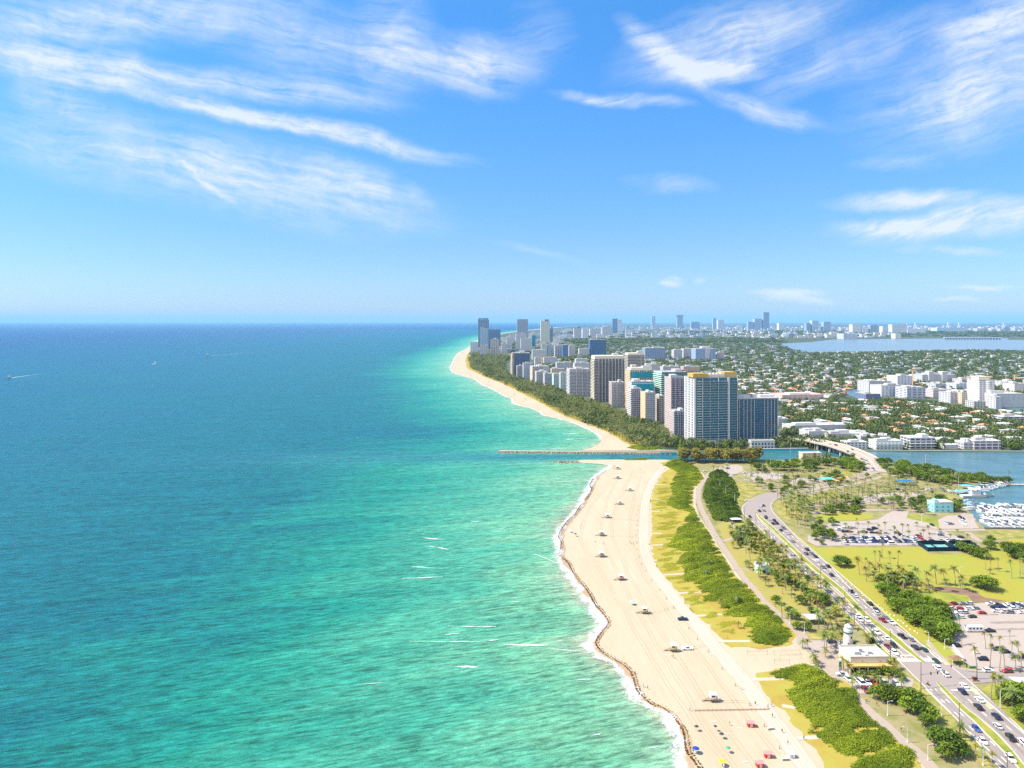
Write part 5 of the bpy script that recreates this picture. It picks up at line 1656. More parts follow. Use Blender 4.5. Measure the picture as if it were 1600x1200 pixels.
PALMS = [palm_meshes(8.0, 21, 18, 3.7), palm_meshes(9.5, 22, 20, 3.9, .9), palm_meshes(6.5, 23, 18, 3.6, .4), palm_meshes(11.0, 24, 16, 3.0, 1.0, True), palm_meshes(4.5, 25, 17, 3.2, .2)]
PLANTS = []                                     # (root, kind, look) for the labels


def plant(kind, x, y, var, s, colr, name, cat, group, look):
    crown, trunk = kind[var]
    rt = empty(name, (x, y, LANDZ), R.uniform(0, 6.28), None, cat, group)
    rt.scale = (s * R.uniform(.92, 1.08), s * R.uniform(.92, 1.08), s)
    for nm, me in (('crown', crown), ('trunk', trunk)):
        o = link(bpy.data.objects.new(nm, me), rt)
        o.color = (*colr, 1)
    PLANTS.append((rt, cat, look))
    return rt


def add_palm(x, y, var=None, s=None):
    var = R.choice((0, 0, 1, 1, 2, 4)) if var is None else var
    s = s or R.uniform(.85, 1.15)
    if R.random() < .25:
        col_, ad = (1.15, 1.0, .62), 'yellowish'
    elif R.random() < .35:
        col_, ad = (1.05, .88, .80), 'dull brownish green'
    else:
        col_, ad = (.85, 1.0, .95), 'green'
    look = {0: 'mid-height', 1: 'tall leaning', 2: 'short-trunked', 3: 'slim fan', 4: 'low'}[var]
    return plant(PALMS, x, y, var, s, col_, 'palm_tree', 'palm', 'palms of the seaside park', '%s %s palm' % (ad, look))


def add_tree(x, y, var=None, s=None, colr=None):
    var = R.choice((0, 1, 2, 4)) if var is None else var
    s = s or R.uniform(.8, 1.2)
    if colr is None:
        u = R.random()
        colr = (1.25, 1.25, .9) if u < .25 else (.8, .9, .95) if u < .55 else (1.0, 1.0, 1.0)
    ad = 'light green' if colr[0] > 1.1 else 'dark green' if colr[0] < .9 else 'green'
    look = {0: 'round', 1: 'broad', 2: 'upright', 3: 'wide spreading', 4: 'small'}[var]
    return plant(TREES, x, y, var, s, colr, 'shade_tree', 'tree', 'broad-leaved trees of the park', '%s %s shade tree' % (look, ad))


ROADPOLY = rl + list(reversed(rr))
KEEP = [ROADPOLY, GP([(1350, 742), (1395, 742), (1340, 690), (1240, 680), (1235, 690), (1290, 702)])]
for nm, pg in lots[:3]:
    KEEP.append(GP(pg))
KEEP.append(GP(lots[7][1]))
promline = smooth_line(GP([(1110, 738), (1092, 766), (1106, 815), (1152, 887), (1194, 937), (1256, 1000), (1303, 1052), (1343, 1096), (1408, 1156), (1490, 1240)]), 5)
SPOTS = []


def fill(pxpoly, n, mind, fn, keep=True, tries=60):
    poly = GP(pxpoly)
    xs, ys = [p[0] for p in poly], [p[1] for p in poly]
    k = 0
    for _ in range(n * tries):
        if k >= n:
            break
        q = (R.uniform(min(xs), max(xs)), R.uniform(min(ys), max(ys)))
        if not inside(q, poly):
            continue
        if keep and any(inside(q, kp) for kp in KEEP):
            continue
        if any((q[0] - a) ** 2 + (q[1] - b) ** 2 < mind * mind for a, b in SPOTS):
            continue
        if any(math.dist(q, p) < 4.2 for p in promline) or not clear(q, 1.5):
            continue
        SPOTS.append(q)
        fn(*q)
        k += 1


# single trees and palms one can point at, by where they stand
for px, py, v, s in ((1313, 885, 1, 1.0), (1322, 884, 0, .9), (1541, 921, 3, 1.05), (1528, 918, 1, .9), (1382, 915, 1, 1.0), (1398, 912, 1, 1.0), (1410, 906, 0, 1.0), (1420, 912, 1, .9),
                     (1374, 1093, 1, .85), (1388, 1094, 1, .9), (1403, 1096, 3, .72), (1420, 1100, 1, .95), (1434, 1104, 0, 1.0), (1418, 1113, 2, 1.0), (1442, 1120, 1, .9), (1455, 1127, 0, .9), (1448, 1136, 0, .8), (1470, 1165, 1, 1.0), (1484, 1172, 1, 1.05), (1478, 1186, 0, .95), (1498, 1180, 0, .9),
                     (1268, 938, 3, .75), (1284, 944, 3, .8), (1252, 945, 4, 1.2), (1213, 944, 4, 1.1), (1234, 962, 4, 1.1), (1240, 968, 4, 1.2), (1246, 984, 0, .7), (1262, 985, 0, .75), (1268, 961, 0, .7), (1292, 966, 0, .7), (1305, 962, 0, .7), (1362, 1010, 0, .7),
                     (1506, 862, 1, .9), (1520, 868, 1, 1.0), (1534, 872, 1, 1.0), (1500, 858, 0, .9), (1546, 858, 1, .9), (1585, 872, 3, 1.0), (1596, 866, 3, 1.0), (1575, 862, 1, 1.0), (1604, 880, 3, .9), (1548, 848, 0, .9),
                     (1574, 1100, 1, .9), (1586, 1092, 1, 1.0), (1600, 1108, 1, 1.0), (1594, 1128, 0, .9), (1612, 1096, 1, 1.1), (1606, 1126, 1, .9), (1590, 1112, 2, .9),
                     (1330, 1094, 4, .7), (1379, 1054, 4, 1.0), (1349, 1060, 4, .8), (1365, 1060, 4, .8), (1400, 1058, 4, .9), (1408, 1063, 4, .8)):
    q = G(px, py)
    SPOTS.append(q)
    add_tree(*q, v, s, (1.3, 1.35, .8) if (px, py) == (1213, 944) else None)
for px, py, v, s in ((1352, 893, 3, .8), (1368, 884, 3, .85), (1374, 880, 3, .75), (1391, 884, 3, .85), (1403, 884, 3, .9), (1374, 888, 3, .8), (1378, 872, 3, 1.0), (1540, 890, 3, .9), (1548, 889, 3, .8), (1560, 893, 3, .8), (1581, 904, 3, 1.0), (1594, 904, 3, 1.1), (1598, 898, 3, .9), (1547, 897, 4, .7),
                     (1540, 1014, 3, .75), (1548, 1017, 3, .75), (1547, 1043, 3, 1.0), (1562, 1049, 3, 1.0), (1570, 1048, 3, .95), (1580, 1032, 3, .8), (1592, 1033, 3, .8), (1562, 1022, 3, .75), (1526, 1046, 3, .9), (1500, 986, 3, .7), (1502, 1008, 3, .5), (1587, 1044, 2, .8), (1596, 1050, 3, .8), (1578, 1003, 3, .5),
                     (1548, 1093, 3, .9), (1556, 1088, 3, .9), (1582, 1112, 2, 1.3), (1565, 1082, 2, 1.0), (1500, 1153, 4, 1.2), (1523, 1184, 0, .6), (1534, 1190, 0, .6), (1549, 1198, 0, .62), (1391, 1052, 4, 1.0), (1398, 1046, 4, 1.0),
                     (1290, 1027, 4, .9), (1262, 1018, 0, .7), (1271, 1036, 4, .9), (1275, 1042, 4, .9), (1254, 1014, 4, .9), (1318, 1046, 4, 1.1), (1326, 1053, 4, 1.0), (1336, 1022, 4, 1.2), (1356, 1014, 2, 1.0), (1364, 1004, 4, 1.1), (1306, 1018, 1, .8), (1298, 1014, 1, .8), (1292, 1020, 1, .9), (1313, 1013, 1, .8), (1288, 1012, 1, .8), (1302, 1006, 1, .8),
                     (1340, 1064, 4, .8), (1350, 1067, 4, .8), (1366, 1068, 4, .8), (1374, 1072, 4, .9), (1388, 1070, 4, .9), (1332, 1074, 4, .9), (1408, 1076, 4, .9),
                     (1127, 950, 2, .8), (1152, 944, 4, 1.0), (1108, 884, 4, .9), (1104, 900, 4, 1.0), (1154, 982, 4, .7), (1222, 966, 0, 1.0), (1240, 976, 0, .9), (1228, 868, 2, 1.0), (1576, 748, 0, .9), (1311, 946, 0, .6), (1276, 1052, 4, .9)):
    q = G(px, py)
    SPOTS.append(q)
    add_palm(*q, v, s)
# groves
fill([(1128, 832), (1165, 818), (1205, 850), (1252, 895), (1300, 938), (1270, 946), (1200, 925), (1150, 872)], 72, 3.8, lambda x, y: add_palm(x, y))
fill([(1140, 836), (1168, 822), (1206, 852), (1254, 900), (1292, 934), (1262, 940), (1205, 912), (1160, 860)], 44, 4.2, lambda x, y: add_tree(x, y, None, R.uniform(.6, .85)))
fill([(1262, 940), (1300, 942), (1342, 982), (1325, 1000), (1290, 996), (1250, 970)], 14, 4.0, lambda x, y: add_palm(x, y))
fill([(1378, 926), (1402, 934), (1440, 944), (1468, 956), (1487, 978), (1490, 996), (1478, 1008), (1464, 1004), (1440, 984), (1410, 962), (1384, 942)], 40, 4.6, lambda x, y: add_tree(x, y, R.choice((0, 1, 1)), R.uniform(.85, 1.1), R.choice(((1.2, 1.25, .9), (1.0, 1.05, .95), (1.1, 1.1, .9)))), keep=False)
fill([(1340, 898), (1372, 900), (1420, 912), (1500, 910), (1512, 926), (1440, 928), (1385, 930), (1350, 912)], 26, 4.5, lambda x, y: add_palm(x, y, R.choice((0, 1, 1, 2))))
fill([(1372, 910), (1425, 906), (1440, 918), (1420, 930), (1385, 928)], 12, 5, lambda x, y: add_tree(x, y))
fill([(1292, 826), (1440, 826), (1440, 852), (1285, 852)], 26, 8, lambda x, y: add_palm(x, y, R.choice((0, 2, 3)), .75), keep=False)
fill([(1440, 832), (1500, 840), (1515, 850), (1440, 850)], 8, 9, lambda x, y: add_palm(x, y, 0, .75), keep=False)
fill([(1256, 826), (1300, 818), (1302, 848), (1280, 852)], 10, 5, lambda x, y: add_tree(x, y), keep=False)
fill([(1212, 778), (1236, 772), (1268, 800), (1268, 832), (1236, 816)], 44, 4.0, lambda x, y: add_palm(x, y))
fill([(1224, 772), (1300, 768), (1340, 778), (1330, 800), (1262, 800)], 34, 4.4, lambda x, y: add_palm(x, y))
fill([(1262, 786), (1345, 782), (1350, 802), (1290, 806)], 16, 6, lambda x, y: add_tree(x, y, None, R.uniform(.8, 1.1)))
fill([(1345, 756), (1420, 756), (1455, 776), (1462, 805), (1420, 806), (1380, 796), (1340, 782)], 56, 4.5, lambda x, y: add_palm(x, y))
fill([(1360, 784), (1440, 780), (1500, 785), (1505, 806), (1430, 800)], 24, 6, lambda x, y: add_tree(x, y))
fill([(1162, 738), (1240, 738), (1350, 738), (1345, 750), (1262, 762), (1200, 768), (1166, 762)], 60, 4.8, lambda x, y: add_palm(x, y), keep=False)
fill([(1172, 722), (1240, 722), (1300, 717), (1345, 724), (1348, 738), (1250, 740), (1180, 738)], 34, 7, lambda x, y: add_tree(x, y, R.choice((0, 1, 3)), R.uniform(.9, 1.2)), keep=False)
fill([(1370, 722), (1400, 728), (1440, 733), (1480, 740), (1530, 750), (1530, 757), (1480, 758), (1430, 750), (1390, 744)], 40, 7, lambda x, y: add_tree(x, y, R.choice((0, 1, 1, 3)), R.uniform(.9, 1.25)), keep=False)
fill([(1425, 745), (1480, 748), (1500, 758), (1480, 772), (1440, 768)], 22, 5, lambda x, y: add_palm(x, y))
fill([(1530, 746), (1570, 752), (1578, 756), (1530, 757)], 6, 6, lambda x, y: add_tree(x, y, 1, 1.0))
fill([(1240, 770), (1300, 765), (1350, 752), (1420, 752), (1440, 770), (1420, 800), (1300, 800), (1250, 790)], 60, 4.2, lambda x, y: add_palm(x, y), keep=False)
fill([(1180, 750), (1250, 745), (1350, 742), (1380, 750), (1260, 772), (1200, 770)], 26, 5, lambda x, y: add_tree(x, y, None, R.uniform(.7, 1.0)), keep=False)
fill([(1112, 736), (1140, 742), (1134, 748), (1108, 742)], 8, 5, lambda x, y: add_palm(x, y))
n_ind_p = sum(1 for p in PLANTS if p[1] == 'palm')
n_ind_t = sum(1 for p in PLANTS if p[1] == 'tree')
# past three hundred palms the farthest join the one palm mass
EXTRA_PALMS = []
_pp = sorted([p for p in PLANTS if p[1] == 'palm'], key=lambda p: p[0].location.y)
for p in _pp[297:]:
    EXTRA_PALMS.append((p[0].location.x, p[0].location.y))
    for ch in list(p[0].children):
        bpy.data.objects.remove(ch)
    bpy.data.objects.remove(p[0])
    PLANTS.remove(p)
n_ind_p = min(n_ind_p, 297)
EXTRA_TREES = []
_tt = sorted([p for p in PLANTS if p[1] == 'tree'], key=lambda p: p[0].location.y)
for p in _tt[290:]:
    EXTRA_TREES.append((p[0].location.x, p[0].location.y))
    for ch in list(p[0].children):
        bpy.data.objects.remove(ch)
    bpy.data.objects.remove(p[0])
    PLANTS.remove(p)
n_ind_t = min(n_ind_t, 290)
# casuarina grove on the inlet bank
for i in range(60):
    x, y = G(R.uniform(1064, 1188), R.uniform(718.5, 724))
    crown = PINES[i % 2]
    rt = empty('casuarina_tree', (x, y, LANDZ), R.uniform(0, 6), None, 'casuarina', 'casuarinas on the inlet bank')
    s = R.uniform(.8, 1.1)
    rt.scale = (s * 1.15, s * 1.15, s)
    for nm, me in zip(('crown', 'trunk'), crown):
        o = link(bpy.data.objects.new(nm, me), rt)
        o.color = (1.6, 1.5, 1.05, 1) if R.random() < .5 else (1.25, 1.3, 1.1, 1)
    PLANTS.append((rt, 'casuarina', 'feathery olive casuarina tree'))

# garden trees beyond the inlet: the nearest ones as trees, the rest as one wood
far_trees = []
gr = random.Random(33)
WOODZ = [(ISLE, 7.6, .55), (GP([(1186, 702.5), (1262, 702), (1300, 702), (1330, 702), (1345, 690), (1300, 668), (1225, 664), (1216, 690)]), 8, .5), (GP([(1062, 703), (1190, 702), (1190, 696), (1075, 694), (1062, 698)]), 6, .5),
         (GARD1, 9.5, 1.15), (GARD2, 12, 1.2), (GP([(1370, 701.5), (1600, 702.5), (1640, 695), (1420, 691), (1345, 686)]), 8, .5)]
for poly, sp, far in WOODZ:
    far_trees += [q for q in scatter(poly, sp, gr, far) if clear(q, 0) and gr.random() < .86]
hpos = [(r.location.x, r.location.y) for r, _, _ in HOUSES]
far_trees = [q for q in far_trees if all(abs(q[0] - a) > 13 or not (-13 < q[1] - b < 9) for a, b in hpos)]
far_trees = [q for q in far_trees if not inside(q, GP([(1312, 613), (1330, 609), (1352, 606), (1358, 611), (1350, 617), (1342, 622), (1325, 618)])) and not inside(q, GP([(1545, 641), (1575, 638), (1700, 637), (1700, 648), (1600, 649), (1570, 646)]))]
far_trees.sort(key=lambda q: q[1])
n_near = max(0, 296 - n_ind_t)
for q in far_trees[:n_near]:
    rt = add_tree(q[0], q[1], R.choice((0, 1, 1, 3)), R.uniform(.85, 1.3), R.choice(((.8, .9, .95), (1.15, 1.2, .8), (1.0, 1.0, .9), (.75, .85, .8))))
    rt['group'] = 'garden trees beyond the inlet'


def clump_mass(name, pts, rad, hgt, nq, size, m, label, cat, seed, z0=1.0, grow=True, kinds=6, tint_rng=(.15, .85)):
    """many trees as one mesh of leaf clumps"""
    rng = np.random.default_rng(seed)
    tm = []
    for k in range(kinds):
        th = rng.uniform(0, 2 * math.pi, nq)
        cz = rng.uniform(-.3, 1, nq)
        rr_ = np.sqrt(np.clip(1 - np.clip(cz, 0, 1) ** 2, 0, 1)) * rng.uniform(.55, 1.0, nq)
        P = np.stack([np.cos(th) * rr_, np.sin(th) * rr_, .3 + .68 * cz], 1)
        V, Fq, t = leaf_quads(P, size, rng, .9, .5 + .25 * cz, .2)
        tm.append((V, t))
    VV, TT = [], []
    for i, (x, y) in enumerate(pts):
        V, t = tm[rng.integers(kinds)]
        g = max(1.0, y / 1500) if grow else 1.0
        s = rad * rng.uniform(.75, 1.3) * (1 + (g - 1) * .85)
        h = hgt * rng.uniform(.75, 1.35) * (1 + (g - 1) * .12)
        a = rng.uniform(0, 6.28)
        ca, sa = math.cos(a), math.sin(a)
        W = np.stack([(V[:, 0] * ca - V[:, 1] * sa) * s + x, (V[:, 0] * sa + V[:, 1] * ca) * s + y, V[:, 2] * h + z0], 1)
        VV.append(W)
        TT.append(np.clip(t + rng.uniform(*tint_rng) - .5, 0, 1))
    V = np.concatenate(VV)
    T = np.concatenate(TT)
    me = np_mesh(name, V, np.arange(len(V)).reshape(-1, 4), m, attrs={'tint': T})
    o = link(bpy.data.objects.new(name, me))
    return tag(o, label, cat, kind='stuff')


rest = far_trees[n_near:]
r1 = [q for q in rest if q[1] < 1700] + EXTRA_TREES
r2 = [q for q in rest if q[1] >= 1700]
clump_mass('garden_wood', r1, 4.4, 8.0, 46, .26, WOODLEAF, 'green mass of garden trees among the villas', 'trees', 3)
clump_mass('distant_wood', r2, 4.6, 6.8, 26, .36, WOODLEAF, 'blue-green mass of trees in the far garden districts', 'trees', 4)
# far tree line beyond the bay and between the towers
zb = []
open('/tmp/cnt','w').write(str((n_ind_p,n_ind_t,len(far_trees),len(hp))))
for pg, n in ((GP([(880, 531), (1000, 530), (1220, 529), (1225, 535), (1140, 535), (900, 536)]), 900), (GP([(745, 546), (790, 550), (870, 556), (900, 552), (880, 538), (830, 536), (765, 538)]), 500), (GP([(1225, 528), (1640, 526), (1640, 519), (1200, 517), (880, 519), (900, 527)]), 900),
              (GP([(860, 600), (930, 592), (985, 584), (1010, 570), (930, 562), (860, 560), (832, 570), (850, 590)]), 420)):
    xs, ys = [p[0] for p in pg], [p[1] for p in pg]
    k = 0
    while k < n:
        q = (gr.uniform(min(xs), max(xs)), gr.uniform(min(ys), max(ys)))
        if inside(q, pg):
            k += 1
            if clear(q, 2):
                zb.append(q)
clump_mass('far_tree_line', zb, 9, 9.0, 22, .40, WOODLEAF, 'hazy far belts of trees along the bay and strip', 'trees', 6)

# palms behind the far beach
belt = GP([(977, 692), (1000, 700), (1062, 702), (1068, 694), (1048, 684), (1030, 668), (1000, 662), (985, 656), (955, 640), (925, 630), (890, 620), (860, 606), (830, 598), (800, 590), (788, 578), (790, 566), (800, 558), (765, 556), (740, 552), (731, 562), (735, 576), (745, 583), (765, 592), (786, 600), (806, 610), (828, 621), (848, 631), (864, 640), (882, 650), (904, 659), (928, 668), (952, 677)])
bp_ = [q for q in scatter(belt, 5.2, gr, .9) if clear(q, 0)]
belt_trees = [q for q in bp_ if noise.noise((q[0] * .02, q[1] * .012, 3)) > .18 or gr.random() < .08]
bp_ = [q for q in bp_ if not noise.noise((q[0] * .02, q[1] * .012, 3)) > .18 and noise.noise((q[0] * .03, q[1] * .02, 9)) > -.42]
clump_mass('belt_trees', belt_trees[::2], 4.2, 8.5, 46, .26, WOODLEAF, 'rounded trees among the palms behind the far beach', 'trees', 13)
bp_.sort(key=lambda q: q[1])
n_pn = max(0, 298 - n_ind_p)
bsel = bp_[:n_pn]
for q in bsel:
    rt = add_palm(q[0], q[1], R.choice((0, 1, 2)), R.uniform(.9, 1.15))
    rt['group'] = 'palms behind the far beach'
def palm_mass(name, pts, label):
    rng = np.random.default_rng(9)
    tm = []
    for k in range(4):
        V, T = [], []
        for f in range(11):
            az, el = 2.4 * f + k, rng.uniform(-.5, 1.0)
            d = np.array([math.cos(az) * math.cos(el), math.sin(az) * math.cos(el), math.sin(el)])
            sd = np.array([-math.sin(az), math.cos(az), 0]) * .42
            c = np.array([0, 0, 8.0])
            m_, e_ = c + d * 1.6, c + d * 3.1 + np.array([0, 0, -1.3])
            V += [c, m_ - sd, e_, m_ + sd]
            T += [rng.uniform(.1, .9)] * 4
        V += [(-.2, 0, 0), (.2, 0, 0), (.15, 0, 8), (-.15, 0, 8)]
        T += [.6] * 4
        tm.append((np.array(V), np.array(T)))
    VV, TT = [], []
    for x, y in pts:
        V, t = tm[rng.integers(4)]
        s = rng.uniform(.85, 1.2) * (1 + max(0, y / 1500 - 1) * .4)
        a = rng.uniform(0, 6.28)
        ca, sa = math.cos(a), math.sin(a)
        VV.append(np.stack([(V[:, 0] * ca - V[:, 1] * sa) * s + x, (V[:, 0] * sa + V[:, 1] * ca) * s + y, V[:, 2] * min(s, 1.4) * rng.uniform(.75, 1.1) + LANDZ], 1))
        TT.append(np.clip(t + rng.uniform(-.2, .3), 0, 1))
    V = np.concatenate(VV)
    o = link(bpy.data.objects.new(name, np_mesh(name, V, np.arange(len(V)).reshape(-1, 4), PALMLEAF, attrs={'tint': np.concatenate(TT)})))
    tag(o, label, 'palms', kind='stuff')
palm_mass('palm_belt', bp_[n_pn:] + EXTRA_PALMS, 'far palms of the park and the dense belt behind the far beach')

# --- the low wind-clipped scrub of the dune: a continuous thicket
def height_at(P, seed, ridge):
    h = np.empty(len(P))
    for i, (x, y) in enumerate(P):
        u, v = x * .92 + y * .38, -x * .38 + y * .92
        a = noise.noise((u * .045, v * .17, seed))
        b = noise.noise((u * .13, v * .34, seed + 5))
        c = noise.noise((x * .45, y * .45, seed + 9))
        h[i] = .48 + ridge * 1.05 * a + .45 * b + .16 * c
    return h


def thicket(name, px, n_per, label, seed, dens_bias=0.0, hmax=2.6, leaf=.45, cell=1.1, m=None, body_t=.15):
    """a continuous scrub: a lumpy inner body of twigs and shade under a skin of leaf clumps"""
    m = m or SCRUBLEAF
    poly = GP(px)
    rng = np.random.default_rng(seed)
    xs, ys = [p[0] for p in poly], [p[1] for p in poly]
    gx = np.arange(min(xs) - 1, max(xs) + 1, cell)
    gy = np.arange(min(ys) - 1, max(ys) + 1, cell)
    X, Y = np.meshgrid(gx, gy)
    P = np.stack([X.ravel(), Y.ravel()], 1)
    ins = inside_np(P, poly)
    h = np.full(len(P), -1.0)
    h[ins] = height_at(P[ins], seed, 1.0)
    dd = np.zeros(len(P))
    dd[ins] = dist_np(P[ins], poly + [poly[0]])
    rim = np.clip(dd / 7.0, 0, 1)
    h = np.where(ins, h + dens_bias - (1 - rim) * .55, -1)
    hz = np.clip((h - .18), 0, 1.3) * hmax * (.4 + .6 * rim)
    H = hz.reshape(X.shape)
    ny_, nx_ = X.shape
    # inner body
    i = (np.arange(ny_ - 1)[:, None] * nx_ + np.arange(nx_ - 1)[None]).ravel()
    keep = (hz[i] > 0) & (hz[i + 1] > 0) & (hz[i + nx_] > 0) & (hz[i + nx_ + 1] > 0)
    i = i[keep]
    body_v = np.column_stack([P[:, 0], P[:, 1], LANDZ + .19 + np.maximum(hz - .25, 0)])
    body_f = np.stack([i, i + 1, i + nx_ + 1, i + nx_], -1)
    # leaves
    A = float((hz > 0).sum()) * cell * cell
    n = int(A * n_per)
    k = rng.choice(np.flatnonzero(hz > 0), n)
    Q = P[k] + rng.uniform(-.5, .5, (n, 2)) * cell
    fx = np.clip((Q[:, 0] - gx[0]) / cell, 0, nx_ - 1.001)
    fy = np.clip((Q[:, 1] - gy[0]) / cell, 0, ny_ - 1.001)
    ix, iy = fx.astype(int), fy.astype(int)
    tx, ty = fx - ix, fy - iy
    z = H[iy, ix] * (1 - tx) * (1 - ty) + H[iy, ix + 1] * tx * (1 - ty) + H[iy + 1, ix] * (1 - tx) * ty + H[iy + 1, ix + 1] * tx * ty
    L3 = np.column_stack([Q, LANDZ + .22 + z + rng.uniform(-.25, .3, n) * np.minimum(1, z + .2)])
    pat = np.array([noise.noise((x * .045, y * .045, seed + 20)) for x, y in Q])
    tint = .46 + .75 * pat + .14 * rng.normal(size=n)
    V, Fq, t = leaf_quads(L3, leaf, rng, .8, tint, .16)
    nb_ = len(body_v)
    V = np.concatenate([body_v, V])
    Fq = np.concatenate([body_f, Fq + nb_])
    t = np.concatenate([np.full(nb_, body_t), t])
    o = link(bpy.data.objects.new(name, np_mesh(name, V, Fq, m, attrs={'tint': t})))
    return tag(o, label, 'shrubs', kind='stuff')


S1 = [(1050, 718), (1037, 727), (1058, 738), (1046, 757), (1050, 772), (1040, 788), (1060, 797), (1079, 801), (1069, 812), (1058, 826), (1052, 842), (1040, 853), (1069, 863), (1056, 880), (1069, 890), (1067, 907), (1095, 922), (1100, 943), (1124, 944), (1125, 957), (1130, 963), (1168, 966), (1155, 985), (1170, 997), (1180, 1006), (1215, 1011), (1238, 1000), (1238, 988), (1218, 964), (1203, 951), (1188, 939), (1168, 915), (1152, 904), (1139, 884), (1122, 856), (1110, 836), (1090, 806), (1082, 788), (1083, 765), (1100, 748), (1090, 731), (1069, 720)]
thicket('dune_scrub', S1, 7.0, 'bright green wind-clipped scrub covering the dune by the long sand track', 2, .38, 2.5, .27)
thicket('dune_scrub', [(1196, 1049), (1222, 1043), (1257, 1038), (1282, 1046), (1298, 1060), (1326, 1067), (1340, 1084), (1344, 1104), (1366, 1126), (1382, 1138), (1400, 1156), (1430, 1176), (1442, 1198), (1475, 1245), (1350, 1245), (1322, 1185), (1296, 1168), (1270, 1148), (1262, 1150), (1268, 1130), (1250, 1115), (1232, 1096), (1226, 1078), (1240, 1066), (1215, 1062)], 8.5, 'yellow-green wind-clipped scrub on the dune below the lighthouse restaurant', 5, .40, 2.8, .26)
thicket('scrub_wood', [(1125, 735), (1108, 741), (1099, 763), (1098, 778), (1106, 797), (1114, 813), (1135, 816), (1158, 815), (1160, 805), (1151, 784), (1156, 772), (1148, 752), (1136, 739)], 3.2, 'dense dark green scrub wood between the promenade and the bend of the road', 8, .45, 4.6, .5, 1.4, leaf_mat('dark_scrub_leaf', (.045, .080, .010), (.150, .205, .016), 0, False))
thicket('grass_tufts', [(1031, 724), (1046, 732), (1021, 763), (1017, 784), (1019, 826), (1017, 851), (1031, 892), (1058, 925), (1086, 960), (1126, 997), (1187, 1014), (1175, 990), (1130, 955), (1090, 915), (1066, 880), (1070, 820), (1060, 770)], 3.0, 'scattered low tufts over the yellow dune grass', 12, -.24, .34, .22, 1.1, leaf_mat('tuft_leaf', (.20, .19, .018), (.38, .36, .03), 0, False), .5)
thicket('inlet_bushes', [(975, 719), (1010, 719), (1015, 716.6), (978, 716.8)], 1.4, 'low dark bushes on the sand at the inlet', 15, .5, 2.2, .4)
thicket('far_bushes', [(978, 700), (1000, 703.5), (1040, 703), (1030, 697), (990, 696)], .9, 'green bushes where the far beach meets the jetty', 16, .4, 2.2, .5)
# ------------------------------------------------------------------ the lighthouse restaurant, pavilions, courts
def restaurant():
    # cream block with arcade below and a round lighthouse tower behind it
    x0, y0 = G(1334, 1054)
    k = (1393 - 800) / F
    w = k * y0 - x0
    rt = empty('restaurant_building', (x0, y0, LANDZ), .02, 'cream flat-roofed restaurant with an arcade at the foot of the lighthouse tower', 'restaurant')
    LM['lighthouse restaurant'] = (x0 + w / 2, y0)
    BUILT.append((x0 + w / 2, y0 + 7, 12))
    d = 14
    mc = mat('restaurant_cream', (.60, .52, .40), .8, .06, .4)
    MB().box(-.3, w, 2.2, d, 0, 6.6).obj('wall', mc, rt)
    r = MB()
    r.box(-.5, w + .2, 2.0, 2.5, 6.6, 7.4)
    r.box(-.5, w + .2, d - .4, d + .2, 6.6, 7.4)
    r.box(-.5, 0, 2.5, d - .4, 6.6, 7.4)
    r.box(w - .3, w + .2, 2.5, d - .4, 6.6, 7.4)
    r.add([(0, 2.5, 6.8), (w - .3, 2.5, 6.8), (w - .3, d - .4, 6.8), (0, d - .4, 6.8)], [(0, 1, 2, 3)])
    r.obj('roof', mat('cream_roof', (.46, .41, .35), .8, .08, .4), rt)
    MB().box(-2.2, w + 2.2, -.6, 2.19, 3.5, 4.2, bottom=True).obj('arcade_roof', mat('ochre_tiles', (.55, .34, .12), .8, .1, .8), rt)
    n = 5
    for i in range(n + 1):
        x = -1.6 + (w + 3.2) * i / n
        MB().box(x - .28, x + .28, -.2, .36, 0, 3.5).obj('column', mc, rt)
    dk = mat('dark_opening', (.025, .025, .03), .5)
    for i in range(n):
        x = -1.6 + (w + 3.2) * (i + .5) / n
        MB().box(max(x - 1.9, -.2), min(x + 1.9, w - .1), 2.12, 2.19, .2, 3.1).obj('window', dk, rt)
    for x, y, a, h in ((4.2, 6, 1.3, 1.4), (7, 8, .9, 1.8), (10.5, 6.2, 1.0, 1.3), (8, 4.2, .7, .8)):
        MB().box(x - a, x + a, y - a * .8, y + a * .8, 6.8, 6.8 + h).obj('roof_unit', M_UNIT if a > .8 else M_WHITE, rt)
    # two round lamps on the wall
    for x in (w * .3, w * .77):
        MB().box(x - .18, x + .18, 2.12, 2.19, 4.9, 5.3).obj('wall_lamp', dk, rt)
    # lighthouse
    lx, ly = G(1325, 1024)
    lt = empty('lighthouse_tower', (lx, ly, LANDZ), 0, 'white tapering lighthouse tower with green gallery and domed cap', 'lighthouse')
    LM['lighthouse tower'] = (lx, ly)
    BUILT.append((lx, ly, 4))
    MB().frustum(0, 0, 0, 11.4, 2.6, 1.9, 20).obj('shaft', mat('lighthouse_white', (.58, .53, .45), .75, .06, .4), lt)
    MB().frustum(0, 0, 11.4, 11.9, 2.3, 2.3, 20).obj('gallery', mat('gallery_green', (.03, .10, .075), .6), lt)
    MB().frustum(0, 0, 11.9, 13.0, 2.1, 2.1, 20).obj('parapet', M_WHITE, lt)
    MB().frustum(0, 0, 13.0, 14.4, 1.45, 1.45, 16).obj('lantern', M_WHITE, lt)
    MB().frustum(0, 0, 14.4, 15.6, 1.8, .3, 16).obj('cap', M_WHITE, lt)
    for z, a in ((3, -1.2), (6, -1.9), (9, -1.2)):
        rr_ = 2.6 - .7 * z / 11.4 + .03
        x, y = math.cos(a) * rr_, math.sin(a) * rr_
        MB().box(x - .3, x + .3, y - .08, y + .05, z, z + .9).obj('window', dk, lt)


restaurant()


